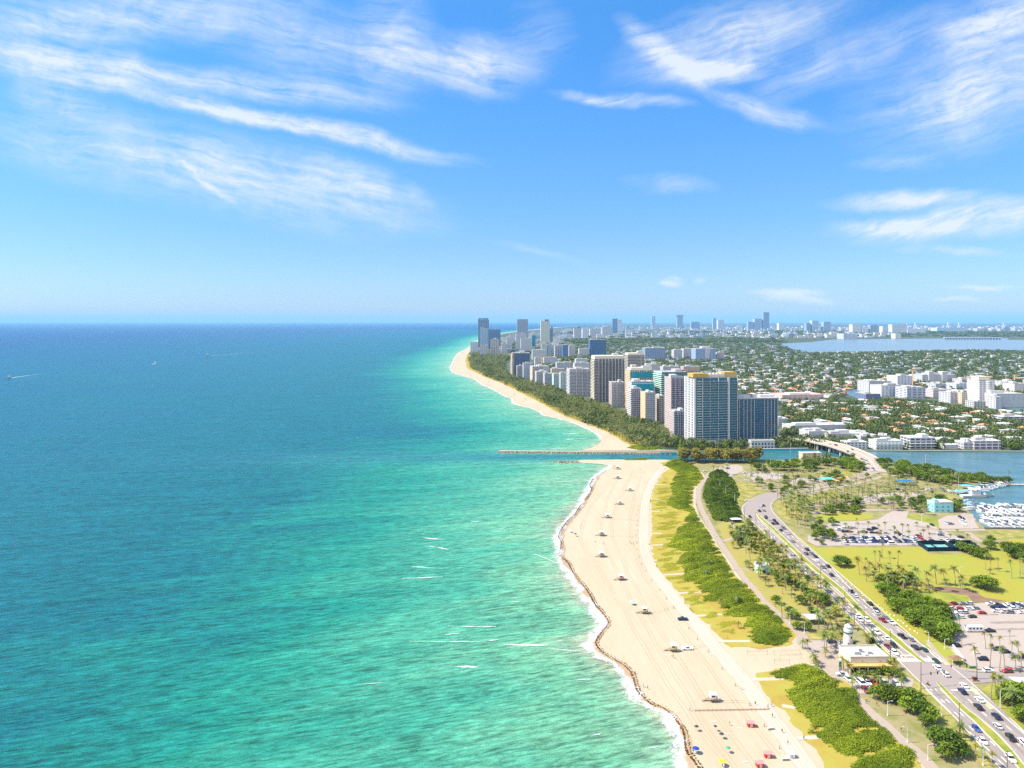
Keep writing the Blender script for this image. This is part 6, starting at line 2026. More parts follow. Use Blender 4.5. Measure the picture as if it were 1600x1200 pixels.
def round_pavilion():
    x, y = G(1190, 893)
    rt = empty('round_pavilion', (x, y, LANDZ), 0, 'round mint green open-topped pavilion among the palms by the road', 'pavilion')
    LM['round mint pavilion'] = (x, y)
    BUILT.append((x, y, 6))
    mint = mat('mint_paint', (.42, .68, .56), .7, .06, .4)
    MB().frustum(0, 0, 0, 4.2, 4.4, 4.4, 24, cap=False).frustum(0, 0, 0, 4.2, 4.1, 4.1, 24, cap=False).obj('drum_wall', mint, rt)
    r = MB()
    n = 24
    vs = [(rr_ * math.cos(2 * math.pi * i / n), rr_ * math.sin(2 * math.pi * i / n), z) for rr_, z in ((4.7, 4.2), (4.7, 5.3), (3.9, 5.3), (3.9, 4.2)) for i in range(n)]
    r.add(vs, [(k * n + i, k * n + (i + 1) % n, ((k + 1) % 4) * n + (i + 1) % n, ((k + 1) % 4) * n + i) for k in range(4) for i in range(n)])
    r.obj('roof_ring', M_WHITE, rt)
    MB().box(-1.0, 1.0, -4.46, -4.38, 0, 2.6).obj('door', mat('dark_doorway', (.04, .08, .08), .6), rt)


round_pavilion()


def shade_canopy(label, px, py, w, d, h, m, name='shade_canopy'):
    x, y = G(px, py)
    rt = empty(name, (x, y, LANDZ), R.uniform(-.1, .1), label, 'canopy')
    BUILT.append((x, y, max(w, d) / 2))
    r = MB()
    r.add([(-w / 2, -d / 2, h), (w / 2, -d / 2, h), (w / 2, d / 2, h), (-w / 2, d / 2, h), (0, 0, h + 1.1)], [(0, 1, 4), (1, 2, 4), (2, 3, 4), (3, 0, 4), (3, 2, 1, 0)])
    r.obj('roof', m, rt)
    for sx in (-1, 1):
        for sy in (-1, 1):
            MB().box(sx * w * .46 - .12, sx * w * .46 + .12, sy * d * .46 - .12, sy * d * .46 + .12, 0, h).obj('post', M_WHITE, rt)
    return rt


shade_canopy('bright blue shade canopy near the bridge road', 1414, 757, 17, 9, 3.6, mat('blue_canvas', (.02, .18, .52), .7, .08, .3))
shade_canopy('turquoise shade canopy over the playground', 1292, 752, 13, 8, 3.2, mat('turquoise_canvas', (.10, .55, .58), .7, .08, .3))
sheet('play_surface', rough_poly(GP([(1301, 747), (1325, 744), (1324, 748), (1312, 752), (1300, 753)]), 3, .6), LANDZ + .2, mat('orange_play_surface', (.55, .30, .12), .85, .1, .3))
shade_canopy('white peaked picnic shelter beside the promenade palms', 1272, 972, 9, 7, 3.0, M_WHITE, 'picnic_shelter')
shade_canopy('small white shelter roof by the bend of the road', 1150, 816, 9, 5, 2.8, M_WHITE, 'picnic_shelter')
shade_canopy('brown roofed kiosk in the parking lot entrance palms', 1493, 1036, 6, 4, 2.6, mat('brown_roof', (.22, .13, .08), .8), 'kiosk')
shade_canopy('low white shelter in the grass by the side road', 1598, 1072, 9, 6, 2.6, M_WHITE, 'picnic_shelter')


def tennis(label, pts):
    """fenced court: turquoise floor, dark windscreen fence, net"""
    P = GP(pts)
    cx, cy = sum(p[0] for p in P) / 4, sum(p[1] for p in P) / 4
    rt = empty('tennis_court', (cx, cy, LANDZ), 0, label, 'tennis court')
    LM.setdefault('tennis courts', (cx, cy))
    L = [(x - cx, y - cy) for x, y in P]
    MB().poly(L, .17).obj('court', mat('court_blue', (.14, .36, .34), .8, .06, .3), rt)
    fm = mat('windscreen_mesh', (.012, .03, .045), .8)
    for i in range(4):
        a, b = L[i], L[(i + 1) % 4]
        d = math.dist(a, b)
        ux, uy = (b[0] - a[0]) / d, (b[1] - a[1]) / d
        nx, ny = -uy * .05, ux * .05
        MB().add([(a[0] - nx, a[1] - ny, .18), (b[0] - nx, b[1] - ny, .18), (b[0] + nx, b[1] + ny, .18), (a[0] + nx, a[1] + ny, .18), (a[0] - nx, a[1] - ny, 3.2), (b[0] - nx, b[1] - ny, 3.2), (b[0] + nx, b[1] + ny, 3.2), (a[0] + nx, a[1] + ny, 3.2)],
                 [(0, 1, 5, 4), (1, 2, 6, 5), (2, 3, 7, 6), (3, 0, 4, 7), (4, 5, 6, 7)]).obj('windscreen', fm, rt)
    MB().box(-.04, .04, -7, 7, .18, 1.1).obj('net', fm, rt)
    mb = MB()
    for x in (-10, -5, 5, 10):
        mb.box(x - .06, x + .06, -8, 8, .172, .182)
    for y in (-8, 8):
        mb.box(-10, 10, y - .06, y + .06, .172, .183)
    mb.obj('court_lines', M_PAINT, rt)


tennis('fenced turquoise tennis court nearer the road', [(1450, 862), (1492, 861.5), (1476, 851), (1434, 851.5)])
tennis('fenced turquoise tennis court half hidden by trees', [(1494, 861.5), (1531, 861), (1516, 850.5), (1482, 851)])

# ------------------------------------------------------------------ cars
M_CAR = mat('car_paint', (1, 1, 1), .28, 0, spec=.5, objcol=True)
M_CGLASS = mat('car_glass', (.015, .02, .028), .08, spec=.6)
M_TYRE = mat('tyre_rubber', (.02, .02, .02), .8)
M_LAMP = mat('headlamp_lens', (.7, .7, .68), .2, spec=.5)
M_TAIL = mat('tail_lens', (.35, .02, .02), .3)


def car_meshes(L, W, H, hood, cab0, cab1, bed=False):
    """nose toward -Y; body with a waisted side profile, glasshouse narrowing to the roof, wheels in arches"""
    hw = W / 2
    body = MB()
    prof = [(-L / 2, .42), (-L / 2, .68), (-L / 2 + .12, hood - .08), (-L / 2 + .5, hood), (cab0, hood + .06), (cab1, hood + .06), (L / 2 - .25, hood + (.0 if not bed else -.02)), (L / 2, hood - .12), (L / 2, .42)]
    n = len(prof)
    vs = []
    for sx, inn in ((-1, 0), (1, 0)):
        for y, z in prof:
            t = .06 if abs(y) > L / 2 - .15 else 0
            vs.append((sx * (hw - t), y, z if z > .5 else .32))
    fs = [(i, i + 1, n + i + 1, n + i) for i in range(n - 1)]
    fs += [tuple(range(n))[::-1], tuple(range(n, 2 * n))]
    body.add(vs, fs)
    c0, c1 = cab0, cab1
    r0, r1 = c0 + .75, c1 - (.35 if not bed else .15)
    rw = hw - .22
    body.add([(-rw, r0, H), (rw, r0, H), (rw, r1, H), (-rw, r1, H), (-rw, r0, H - .06), (rw, r0, H - .06), (rw, r1, H - .06), (-rw, r1, H - .06)], [(0, 1, 2, 3), (4, 0, 3, 7), (1, 5, 6, 2), (4, 5, 1, 0), (3, 2, 6, 7)])
    bm_ = body.mesh('body', M_CAR)
    g = MB()
    zb, zt = hood + .05, H - .055
    g.add([(-hw + .06, c0, zb), (hw - .06, c0, zb), (hw - .06, c1, zb), (-hw + .06, c1, zb), (-rw - .01, r0 - .03, zt), (rw + .01, r0 - .03, zt), (rw + .01, r1 + .03, zt), (-rw - .01, r1 + .03, zt)], [(0, 1, 5, 4), (1, 2, 6, 5), (2, 3, 7, 6), (3, 0, 4, 7)])
    gm = g.mesh('window_glass', M_CGLASS)
    w = MB()
    nn = 10
    for sx in (-.11, .11):
        for i in range(nn):
            a = 2 * math.pi * i / nn
            w.v.append((sx, .33 * math.cos(a), .33 * math.sin(a)))
    w.f = [[i, (i + 1) % nn, nn + (i + 1) % nn, nn + i] for i in range(nn)] + [list(range(nn))[::-1], list(range(nn, 2 * nn))]
    w.m = [0] * len(w.f)
    wm = w.mesh('wheel', M_TYRE)
    lm_ = MB()
    lm_.box(-.2, .2, -.03, .03, -.08, .08)
    return dict(body=bm_, glass=gm, wheel=wm, lamp=lm_.mesh('headlight', M_LAMP), tail=lm_.mesh('tail_light', M_TAIL), L=L, W=W, hood=hood)


CARS = {'car': car_meshes(4.6, 1.86, 1.48, .92, -1.05, 1.75), 'suv': car_meshes(4.8, 1.96, 1.78, 1.06, -1.0, 2.15), 'pickup': car_meshes(5.5, 2.0, 1.85, 1.1, -1.2, .85, True), 'van': car_meshes(5.6, 2.05, 2.3, 1.2, -2.0, 2.6)}
PAINTS = {'white': (.80, .80, .80), 'silver': (.50, .52, .54), 'grey': (.20, .21, .23), 'black': (.02, .02, .024), 'red': (.40, .025, .02), 'blue': (.03, .08, .28), 'dark green': (.02, .07, .05), 'orange': (.62, .16, .02), 'dark red': (.20, .015, .02), 'navy': (.015, .025, .07)}
VEH = []


def add_car(x, y, rz, kind, colour, z=None, where='', small=False, group='cars on the coast road', label=None):
    c = CARS[kind]
    nm = {'car': 'car', 'suv': 'car', 'pickup': 'pickup_truck', 'van': 'van'}[kind]
    z = LANDZ + .17 if z is None else z
    rt = empty(nm, (x, y, z), rz, label, nm.split('_')[0], group)
    o = link(bpy.data.objects.new('body', c['body']), rt)
    o.color = (*PAINTS[colour], 1)
    link(bpy.data.objects.new('window_glass', c['glass']), rt)
    if not small:
        for sx in (-1, 1):
            for y_ in (-c['L'] * .30, c['L'] * .29):
                w = link(bpy.data.objects.new('wheel', c['wheel']), rt)
                w.location = (sx * (c['W'] / 2 - .06), y_, .33)
            a = link(bpy.data.objects.new('headlight', c['lamp']), rt)
            a.location = (sx * (c['W'] / 2 - .36), -c['L'] / 2 - .01, .70)
            b = link(bpy.data.objects.new('tail_light', c['tail']), rt)
            b.location = (sx * (c['W'] / 2 - .36), c['L'] / 2 + .01, .78)
    VEH.append((rt, '%s %s' % (colour, {'car': 'saloon car', 'suv': 'suv', 'pickup': 'pickup truck', 'van': 'van'}[kind]), where, label))
    return rt


Z7 = lambda a, b: (1300 + a / 4.286, 920 + b / 4.286)
Z4 = lambda a, b: (1000 + a / 4.8, 680 + b / 4.8)
B8 = lambda a, b: (1400 + a / 6, 880 + b / 6)
B5 = lambda a, b: (1200 + a / 6, 640 + b / 6)
B6 = lambda a, b: (1400 + a / 8, 720 + b / 8)
R6 = lambda a, b: (1260 + a / 5, 960 + b / 5)
U4 = lambda a, b: (1290 + a / 9.23, 790 + b / 9.23)
near_side = [(130, 20, 'navy'), (155, 45, 'silver'), (253, 98, 'black'), (295, 137, 'navy'), (297, 160, 'silver'), (357, 190, 'grey'), (338, 210, 'dark red'), (400, 228, 'silver'), (468, 318, 'black'), (527, 337, 'grey'), (556, 393, 'black'), (617, 407, 'dark green'), (695, 482, 'dark green'),
             (704, 530, 'white'), (757, 573, 'white'), (885, 650, 'white'), (873, 690, 'navy'), (988, 745, 'white'), (980, 795, 'black'), (1100, 858, 'navy'), (1110, 922, 'silver'), (1197, 1000, 'black'), (1280, 1030, 'white')]
off_side = [(175, 188, 'white'), (187, 208, 'silver'), (237, 210, 'white'), (302, 293, 'white'), (367, 332, 'white'), (375, 388, 'dark red'), (414, 380, 'black'), (419, 430, 'white'), (967, 938, 'blue'), (1010, 1022, 'white'), (1197, 1142, 'white')]
up_cars = [(825, 612, 'navy', 0), (895, 568, 'black', 1), (927, 527, 'black', 1), (905, 533, 'silver', 1), (930, 565, 'grey', 1), (945, 620, 'black', 1), (970, 635, 'silver', 1), (998, 663, 'navy', 1), (1007, 640, 'black', 1), (1027, 662, 'black', 1), (1057, 713, 'black', 1), (1072, 697, 'grey', 1), (1110, 738, 'silver', 1),
           (1145, 797, 'grey', 1), (1253, 858, 'black', 1), (1247, 890, 'navy', 1), (1287, 888, 'grey', 1), (1318, 912, 'black', 1), (1320, 942, 'white', 1), (1410, 985, 'black', 1), (1372, 992, 'grey', 1), (1435, 1050, 'navy', 1), (1390, 1122, 'blue', 0)]
road_dir = -math.atan2(193 - 180, 430 - 263)      # heading of the straight run
def heading(x, y):
    best = min(range(1, len(rr) - 1), key=lambda i: math.dist(rr[i], (x, y)))
    a, b = rr[best - 1], rr[best + 1]
    return math.atan2(b[1] - a[1], b[0] - a[0]) - math.pi / 2
for lst, fn, away in ((near_side, Z7, False), (off_side, Z7, True)):
    for a, b, cl in lst:
        q = G(*fn(a, b + 8))
        k = R.choice(('car', 'car', 'suv', 'suv', 'pickup'))
        add_car(*q, heading(*q) + (math.pi if away else 0), k, cl, where='on the inland carriageway' if not away else 'on the seaward carriageway')
for a, b, cl, inl in up_cars:
    q = G(*Z4(a, b + 5))
    add_car(*q, heading(*q) + (0 if inl else math.pi), R.choice(('car', 'suv', 'car', 'van') if cl != 'blue' else ('van',)), cl, where='on the inland carriageway' if inl else 'on the seaward carriageway')
for a, b, cl, z, k in ((585, 335, 'dark red', 8.0, 'suv'), (637, 342, 'red', 8.4, 'van'), (790, 382, 'black', 7.6, 'suv'), (748, 400, 'black', 7.0, 'suv'), (880, 470, 'black', 4.8, 'car'), (918, 488, 'silver', 4.4, 'van'), (985, 557, 'blue', 1.9, 'car'), (1022, 590, 'silver', 1.3, 'car'), (450, 300, 'grey', 9.2, 'van')):
    px, py = B5(a, b)
    add_car(*G(px, py, z + .2), .1, k, cl, z + .25, where='on the road bridge', small=True, group='cars on the bridge')
lot1 = [(390, 415, 'grey'), (430, 422, 'silver'), (468, 430, 'navy'), (505, 405, 'orange'), (535, 384, 'dark red'), (525, 428, 'silver'), (595, 425, 'red'), (630, 385, 'grey'), (685, 383, 'silver'), (690, 430, 'white'), (745, 425, 'grey'), (485, 465, 'black'), (590, 467, 'white'), (640, 465, 'silver'), (805, 467, 'red'),
        (600, 508, 'white'), (715, 503, 'black'), (890, 385, 'white'), (960, 390, 'navy'), (925, 415, 'black'), (985, 408, 'navy'), (940, 450, 'white'), (1045, 388, 'silver'), (1050, 408, 'white'), (1100, 386, 'navy'), (1150, 388, 'silver'), (1105, 425, 'white'), (1150, 420, 'silver'), (1185, 412, 'navy'), (1015, 458, 'silver'), (1065, 462, 'grey'),
        (1185, 465, 'white'), (955, 810, 'navy'), (1025, 832, 'navy'), (560, 777, 'black'), (1110, 880, 'grey'), (1175, 882, 'navy'), (868, 1012, 'white'), (1045, 1018, 'red'), (880, 638, 'black'), (815, 903, 'black')]
for a, b, cl in lot1:
    q = G(*B8(a, b + 8))
    add_car(*q, math.pi / 2 + R.uniform(-.12, .12) + R.choice((0, math.pi)), R.choice(('car', 'suv', 'suv', 'car', 'pickup')), cl, LANDZ + .14, 'in the sandy lower car park', group='cars in the lower car park')
q = G(*B8(735, 642))
rv = empty('camper_van', (*q, LANDZ + .14), math.pi / 2, 'long white camper van parked alone in the middle of the lower car park', 'camper van')
bd = MB()
bd.add([(-1.2, -4.6, .5), (1.2, -4.6, .5), (1.2, 4.6, .5), (-1.2, 4.6, .5), (-1.2, -4.3, 3.1), (1.2, -4.3, 3.1), (1.2, 4.6, 3.1), (-1.2, 4.6, 3.1)], [(0, 1, 5, 4), (1, 2, 6, 5), (2, 3, 7, 6), (3, 0, 4, 7), (4, 5, 6, 7)])
bd.obj('body', mat('camper_white', (.72, .72, .70), .4, .05, .4), rv)
for i in range(4):
    MB().box(1.2, 1.23, -3.4 + i * 1.9, -2.2 + i * 1.9, 1.6, 2.4).obj('window', M_CGLASS, rv)
    MB().box(-1.23, -1.2, -3.4 + i * 1.9, -2.2 + i * 1.9, 1.6, 2.4).obj('window', M_CGLASS, rv)
for sx in (-1, 1):
    for y_ in (-2.9, 2.4):
        w = link(bpy.data.objects.new('wheel', CARS['car']['wheel']), rv)
        w.location = (sx * 1.15, y_, .36)
for x_, y_ in ((0, -1), (0, 2.2)):
    MB().box(-.5, .5, y_ - .4, y_ + .4, 3.1, 3.4).obj('roof_unit', M_UNIT, rv)
for a, b, cl, k in ((280, 474, 'silver', 'pickup'), (330, 512, 'white', 'suv'), (405, 516, 'white', 'car'), (430, 542, 'white', 'van'), (480, 540, 'white', 'suv'), (530, 537, 'red', 'car'), (570, 537, 'black', 'suv'), (615, 543, 'white', 'suv'), (700, 543, 'white', 'car'), (462, 595, 'dark red', 'suv'), (522, 591, 'silver', 'suv'), (200, 218, 'navy', 'suv'), (255, 258, 'silver', 'car')):
    q = G(*R6(a, b + 6))
    add_car(*q, (math.pi / 2 if (a, b) in ((280, 474), (200, 218)) else 0) + R.uniform(-.1, .1), k, cl, LANDZ + .14, 'in the restaurant forecourt', group='cars by the restaurant')
up = [(160, 242, 'black'), (270, 332, 'white'), (320, 332, 'silver'), (410, 327, 'silver'), (640, 355, 'black'), (710, 332, 'black'), (275, 382, 'navy'), (340, 382, 'dark red'), (490, 382, 'silver'), (560, 385, 'black'), (680, 395, 'navy'), (760, 399, 'navy'), (870, 402, 'silver'), (1030, 395, 'black'), (1100, 432, 'black'), (1140, 448, 'silver'), (200, 342, 'white'),
      (1390, 488, 'dark red'), (1430, 512, 'red'), (1340, 444, 'dark red'), (1170, 472, 'silver'), (1210, 480, 'white'), (1290, 470, 'white'), (60, 378, 'navy'), (1000, 470, 'navy')]
rc = random.Random(4)
for x in range(262, 1330, 40):
    if not 880 < x < 990:
        up.append((x, 522 + rc.uniform(-3, 3), rc.choice(('white', 'silver', 'navy', 'black', 'grey', 'white', 'blue'))))
for x in list(range(270, 700, 46)) + list(range(760, 960, 50)):
    up.append((x, 478 + rc.uniform(-4, 4), rc.choice(('white', 'silver', 'navy', 'black', 'grey', 'white'))))
for a, b, cl in up:
    q = G(*U4(a, b + 6))
    add_car(*q, rc.choice((0, math.pi)) + rc.uniform(-.08, .08) if b > 460 else math.pi / 2, rc.choice(('car', 'suv', 'suv')), cl, LANDZ + .14, 'in the upper car park', small=True, group='cars in the upper car park')
add_car(*G(*U4(955, 562)), math.pi / 2, 'van', 'white', LANDZ + .14, 'in the upper car park', small=True, label='white van driving along the near edge of the upper car park')
for a, b, cl in ((450, 804, 'black'), (640, 785, 'silver'), (685, 792, 'grey'), (800, 704, 'black'), (840, 762, 'white'), (850, 790, 'white'), (830, 722, 'navy'), (70, 372, 'silver'), (110, 384, 'dark red'), (400, 362, 'white'), (440, 352, 'silver'), (560, 902, 'silver'), (780, 372, 'white'), (300, 972, 'red'), (30, 360, 'navy'), (560, 930, 'blue'), (810, 955, 'navy'), (640, 1000, 'white'), (740, 1000, 'black'), (560, 1000, 'silver'), (690, 1002, 'silver'), (450, 1000, 'navy'), (780, 1005, 'white'),
              (660, 378, 'white'), (590, 366, 'grey')):
    q = G(*B6(a, b + 6))
    add_car(*q, rc.choice((0, math.pi / 2)) + rc.uniform(-.1, .1), rc.choice(('car', 'suv')), cl, LANDZ + .14, 'near the marina', small=True, group='cars near the marina')
for px, py, cl in ((1164, 739.5, 'white'), (1175, 740.5, 'silver'), (1184, 749, 'blue'), (1137, 732.5, 'black'), (1102, 737, 'white'), (1213, 743, 'white'), (1222, 745, 'silver'), (1292, 756, 'white'), (1250, 750, 'white'), (1270, 748, 'silver'), (1168, 783, 'white')):
    add_car(*G(px, py), math.pi / 2, 'car', cl, LANDZ + .16, 'in the northern park', small=True, group='cars in the park by the inlet')
LM.update({'road crossing': (198, 333), 'near median end': (190, 318), 'far median end': (199, 346), 'lower car park camper': G(*B8(735, 642)), 'car park entrance': G(1500, 1046), 'bend of the road': G(1165, 800), 'lone field tree': G(1316, 885), 'wide field tree': G(1541, 921),
           'turquoise canopy': G(1292, 752), 'blue canopy': G(1414, 757), 'white picnic shelter': G(1272, 972), 'brown kiosk': G(1493, 1036)})

# ------------------------------------------------------------------ boats
M_HULL = mat('boat_hull', (.50, .50, .50), .3, .03, .5, spec=.5, objcol=True)
M_DECK = mat('boat_deck', (.46, .44, .41), .6, .08, .8)
M_TOPS = mat('boat_canvas', (.8, .8, .8), .6, objcol=True)
WAKE = M_FOAM


def boat_meshes(L, B, cab, top, deep=1.1):
    hull = MB()
    st = [(-.5, 1.0, deep * .85), (-.2, 1.0, deep * .9), (.15, .92, deep), (.35, .6, deep * 1.12), (.5, .03, deep * 1.3)]
    vs = []
    for t, wd, z in st:
        y = -t * L
        vs += [(-B / 2 * wd, y, z), (-B / 2 * wd * .72, y * .97, -.2), (B / 2 * wd * .72, y * .97, -.2), (B / 2 * wd, y, z)]
    fs = []
    for i in range(4):
        a, b = i * 4, i * 4 + 4
        fs += [(a, a + 1, b + 1, b), (a + 2, a + 3, b + 3, b + 2)]
    fs.append((0, 3, 2, 1))
    hull.add(vs, fs)
    dk = MB()
    dv = []
    for t, wd, z in st:
        dv += [(-B / 2 * wd * .96, -t * L, z - .12), (B / 2 * wd * .96, -t * L, z - .12)]
    dk.add(dv, [(i * 2, i * 2 + 1, i * 2 + 3, i * 2 + 2) for i in range(4)])
    cb = MB()
    w = B * .36
    y0, y1 = -L * .22, L * .12
    cb.add([(-w, y0 - .6, deep - .1), (w, y0 - .6, deep - .1), (w, y1, deep - .1), (-w, y1, deep - .1), (-w * .8, y0 + .5, deep + cab), (w * .8, y0 + .5, deep + cab), (w * .8, y1, deep + cab), (-w * .8, y1, deep + cab)], [(0, 1, 5, 4), (1, 2, 6, 5), (2, 3, 7, 6), (3, 0, 4, 7), (4, 5, 6, 7)])
    ws = MB()
    ws.add([(-w * .97, y0 - .32, deep + cab * .35), (w * .97, y0 - .32, deep + cab * .35), (w * .86, y0 + .32, deep + cab * .85), (-w * .86, y0 + .32, deep + cab * .85)], [(0, 1, 2, 3)])
    ht = MB()
    if top:
        ht.box(-w * 1.05, w * 1.05, y0 + .2, y1 + 1.0, deep + cab + top, deep + cab + top + .12, bottom=True)
        for sx in (-1, 1):
            for yy in (y0 + .5, y1 + .7):
                ht.box(sx * w * .9 - .05, sx * w * .9 + .05, yy - .05, yy + .05, deep - .1, deep + cab + top)
    return dict(hull=hull.mesh('hull', M_HULL), deck=dk.mesh('deck', M_DECK), cabin=cb.mesh('cabin', M_HULL), windscreen=ws.mesh('windscreen', M_CGLASS), hardtop=ht.mesh('hardtop', M_TOPS) if top else None)


BOATS = [boat_meshes(8.5, 2.7, 1.0, 1.0), boat_meshes(11, 3.4, 1.7, .9, 1.4), boat_meshes(14, 4.2, 2.2, 1.5, 1.8), boat_meshes(22, 5.6, 3.0, 1.8, 2.4)]
BOATL = []


def add_boat(x, y, rz, v, top=(1, 1, 1), hull=(1, 1, 1), name='motor_boat', group='boats moored in the yacht basin', label=None, s=1.0):
    rt = empty(name, (x, y, .12), rz, label, 'boat', group)
    rt.scale = (s, s, s)
    for k, me in BOATS[v].items():
        if me:
            o = link(bpy.data.objects.new(k, me), rt)
            o.color = (*(top if k == 'hardtop' else hull), 1)
    BOATL.append((rt, v, top, hull, label))
    return rt


TOPC = [((1, 1, 1), 'white'), ((.08, .18, .4), 'blue'), ((.06, .08, .12), 'dark'), ((.8, .72, .55), 'cream'), ((.25, .6, .65), 'turquoise')]
rb_ = random.Random(12)
rows = [(606, (1040, 1085, 1120, 1165, 1205, 1270, 1300, 1345, 1385, 1420, 1460, 1500, 1545, 1585), (1, 2, 2)), (660, (1070, 1110, 1150, 1200, 1250, 1290, 1330, 1375, 1410, 1450, 1500, 1550, 1590), (1, 1, 2)), (706, (1100, 1150, 1200, 1240, 1285, 1330, 1380, 1425, 1465, 1500, 1540, 1580), (1, 1, 2)),
        (786, (1090, 1130, 1170, 1210, 1255, 1300, 1345, 1370, 1410, 1450, 1500, 1545, 1590), (1, 2, 2)), (822, (1180, 1240, 1290, 1340, 1390, 1450, 1500, 1555, 1595), (0, 1, 1))]
for yy, xs_, vv in rows:
    for x in xs_:
        q = G(*B6(x + rb_.uniform(-8, 8), yy + rb_.uniform(-5, 5)), .12)
        add_boat(*q, rb_.choice((0, math.pi)) + rb_.uniform(-.12, .12), rb_.choice(vv), rb_.choice(TOPC)[0] if rb_.random() < .35 else (1, 1, 1), s=rb_.uniform(.66, .9))
for a, b in ((910, 500), (950, 532), (918, 552), (962, 572), (912, 602), (985, 590), (935, 618)):
    q = G(*B6(a, b), .12)
    add_boat(*q, math.pi / 2 + rb_.uniform(-.2, .2), rb_.choice((0, 1)), rb_.choice(TOPC)[0])
for i in range(24):
    t = i / 23
    a, b = 880 + 500 * t, 390 - 130 * t + rb_.uniform(-14, 14)
    q = G(*B6(a, b + 20), .12)
    add_boat(*q, rb_.uniform(-.3, .3) + .6, rb_.choice((0, 1, 1, 2)), rb_.choice(TOPC)[0], s=.8, group='boats along the far quay of the basin')
q = G(*B6(975, 458), .12)
add_boat(*q, math.pi / 2, 3, (1, 1, 1), label='longest white motor yacht lying across the head of the basin', name='motor_yacht', s=1.1)
q = G(*B6(1130, 448), .12)
add_boat(*q, math.pi / 2, 2, (.3, .5, .55), (.55, .75, .78), label='pale turquoise yacht lying behind the longest white yacht', name='motor_yacht')
# finger piers and mooring piles
M_PLANK = mat('pier_planks', (.36, .30, .24), .85, .15, .5)
for lb, a, b, wd in (('wooden pier between the first two rows of moored boats', (1030, 632), (1700, 632), 2), ('wooden pier between the middle rows of moored boats', (1070, 745), (1700, 745), 2), ('pale fishing pier closing the yacht basin', (1430, 300), (1720, 306), 3.5), ('curved quay deck along the far boats', (850, 430), (1050, 345), 4), ('straight quay deck along the farthest boats', (1050, 345), (1400, 268), 4)):
    A, B = G(*B6(*a)), G(*B6(*b))
    L = math.dist(A, B)
    rt = empty('pier', (*A, .1), math.atan2(B[1] - A[1], B[0] - A[0]), lb, 'pier')
    MB().box(0, L, -wd / 2, wd / 2, .7, 1.0, bottom=True).obj('deck', M_PLANK if 'pale' not in lb else M_KERB, rt)
    for i in range(int(L / 9) + 1):
        MB().box(i * 9 - .2, i * 9 + .2, -.2, .2, -.5, 2.2).obj('pile', M_TRUNK, rt)
# blue tarpaulin roofs on the far quay
for lb, a, b in (('sky blue shelter at the bend of the far quay', 880, 345), ('blue boat shelter where the yacht basin begins', 800, 420)):
    px, py = B6(a, b)
    shade_canopy(lb, px, py, 12, 6, 3, mat('sky_canvas', (.12, .38, .55), .7, .08, .3), 'boat_shelter')

# boats out at sea, with their wakes
def wake(x0, y0, x1, y1, w0, w1):
    n = 40
    V, Fc, T = [], [], []
    L = math.hypot(x1 - x0, y1 - y0)
    ux, uy = (x1 - x0) / L, (y1 - y0) / L
    for i in range(n + 1):
        t = i / n
        w = w0 + (w1 - w0) * t
        for u, a in ((-1, .2), (-.35, 1.0), (.35, 1.0), (1, .2)):
            wv = w * u * (1 + .3 * noise.noise((t * 20, u * 3, 1)))
            V.append((x0 + ux * L * t - uy * wv, y0 + uy * L * t + ux * wv, .12))
            T.append(a * (1.25 - .95 * t))
    for i in range(n):
        for k in range(3):
            q = i * 4 + k
            Fc.append((q, q + 1, q + 5, q + 4))
    o = link(bpy.data.objects.new('wake', np_mesh('wake', V, Fc, M_FOAM, attrs={'tint': T})))
    tag(o, kind='stuff')
for lb, a, b, v, s in (('white speedboat trailing the brightest long wake on the open sea', (324, 556), (460, 546.5), 3, 1.2), ('white speedboat nearest the seaward edge with a wake', (14, 591), (92, 580), 3, .9), ('tiny white boat alone between the two wakes', (243, 568), (232, 571), 2, 1.2), ('distant white boat high on the open sea', (112, 526.5), (135, 526), 3, 1.6), ('distant white boat nearest the far towers', (588, 540), (600, 540), 2, 1.6)):
    A, B = G(*a, 0), G(*b, 0)
    add_boat(*A, math.atan2(A[1] - B[1], A[0] - B[0]) + math.pi / 2, v, s=s, label=lb, group='boats under way at sea')
    wake(*A, *B, 2.6 if a[1] > 545 else 4, 7 if a[1] > 545 else 8)
x, y = G(531, 523.5, 0)
rt = empty('sailing_boat', (x, y, 0), .3, 'tiny white sailing boat near the horizon', 'boat')
MB().add([(-3, -14, 0), (3, -14, 0), (2.5, 0, 0), (0, 12, 0), (-2.5, 0, 0), (-3.6, -14, 2.6), (3.6, -14, 2.6), (3.4, 0, 2.8), (0, 16, 3.2), (-3.4, 0, 2.8)], [(0, 1, 6, 5), (1, 2, 7, 6), (2, 3, 8, 7), (3, 4, 9, 8), (4, 0, 5, 9), (5, 6, 7, 8, 9)]).obj('hull', M_WHITE, rt)
MB().tube([(0, 2, 2.8), (0, 2, 38)], [.4, .25], 6).obj('mast', M_WHITE, rt)
MB().add([(0, 1.5, 5), (0, -12, 5), (0, 1.5, 37), (.8, -4, 16)], [(0, 1, 3), (1, 2, 3), (2, 0, 3)]).obj('mainsail', M_WHITE, rt)
MB().add([(0, 3, 5), (0, 14, 5), (0, 3, 32), (.8, 7, 14)], [(0, 1, 3), (1, 2, 3), (2, 0, 3)]).obj('jib', M_WHITE, rt)

# ------------------------------------------------------------------ things on the beach
M_HUTS = {'pink': mat('hut_pink', (.62, .42, .36), .7), 'yellow': mat('hut_yellow', (.66, .55, .28), .7), 'white': mat('hut_white', (.70, .68, .64), .7), 'grey': mat('hut_grey', (.40, .38, .36), .7)}
M_WOOD = mat('weathered_wood', (.24, .17, .12), .85, .15, 1)


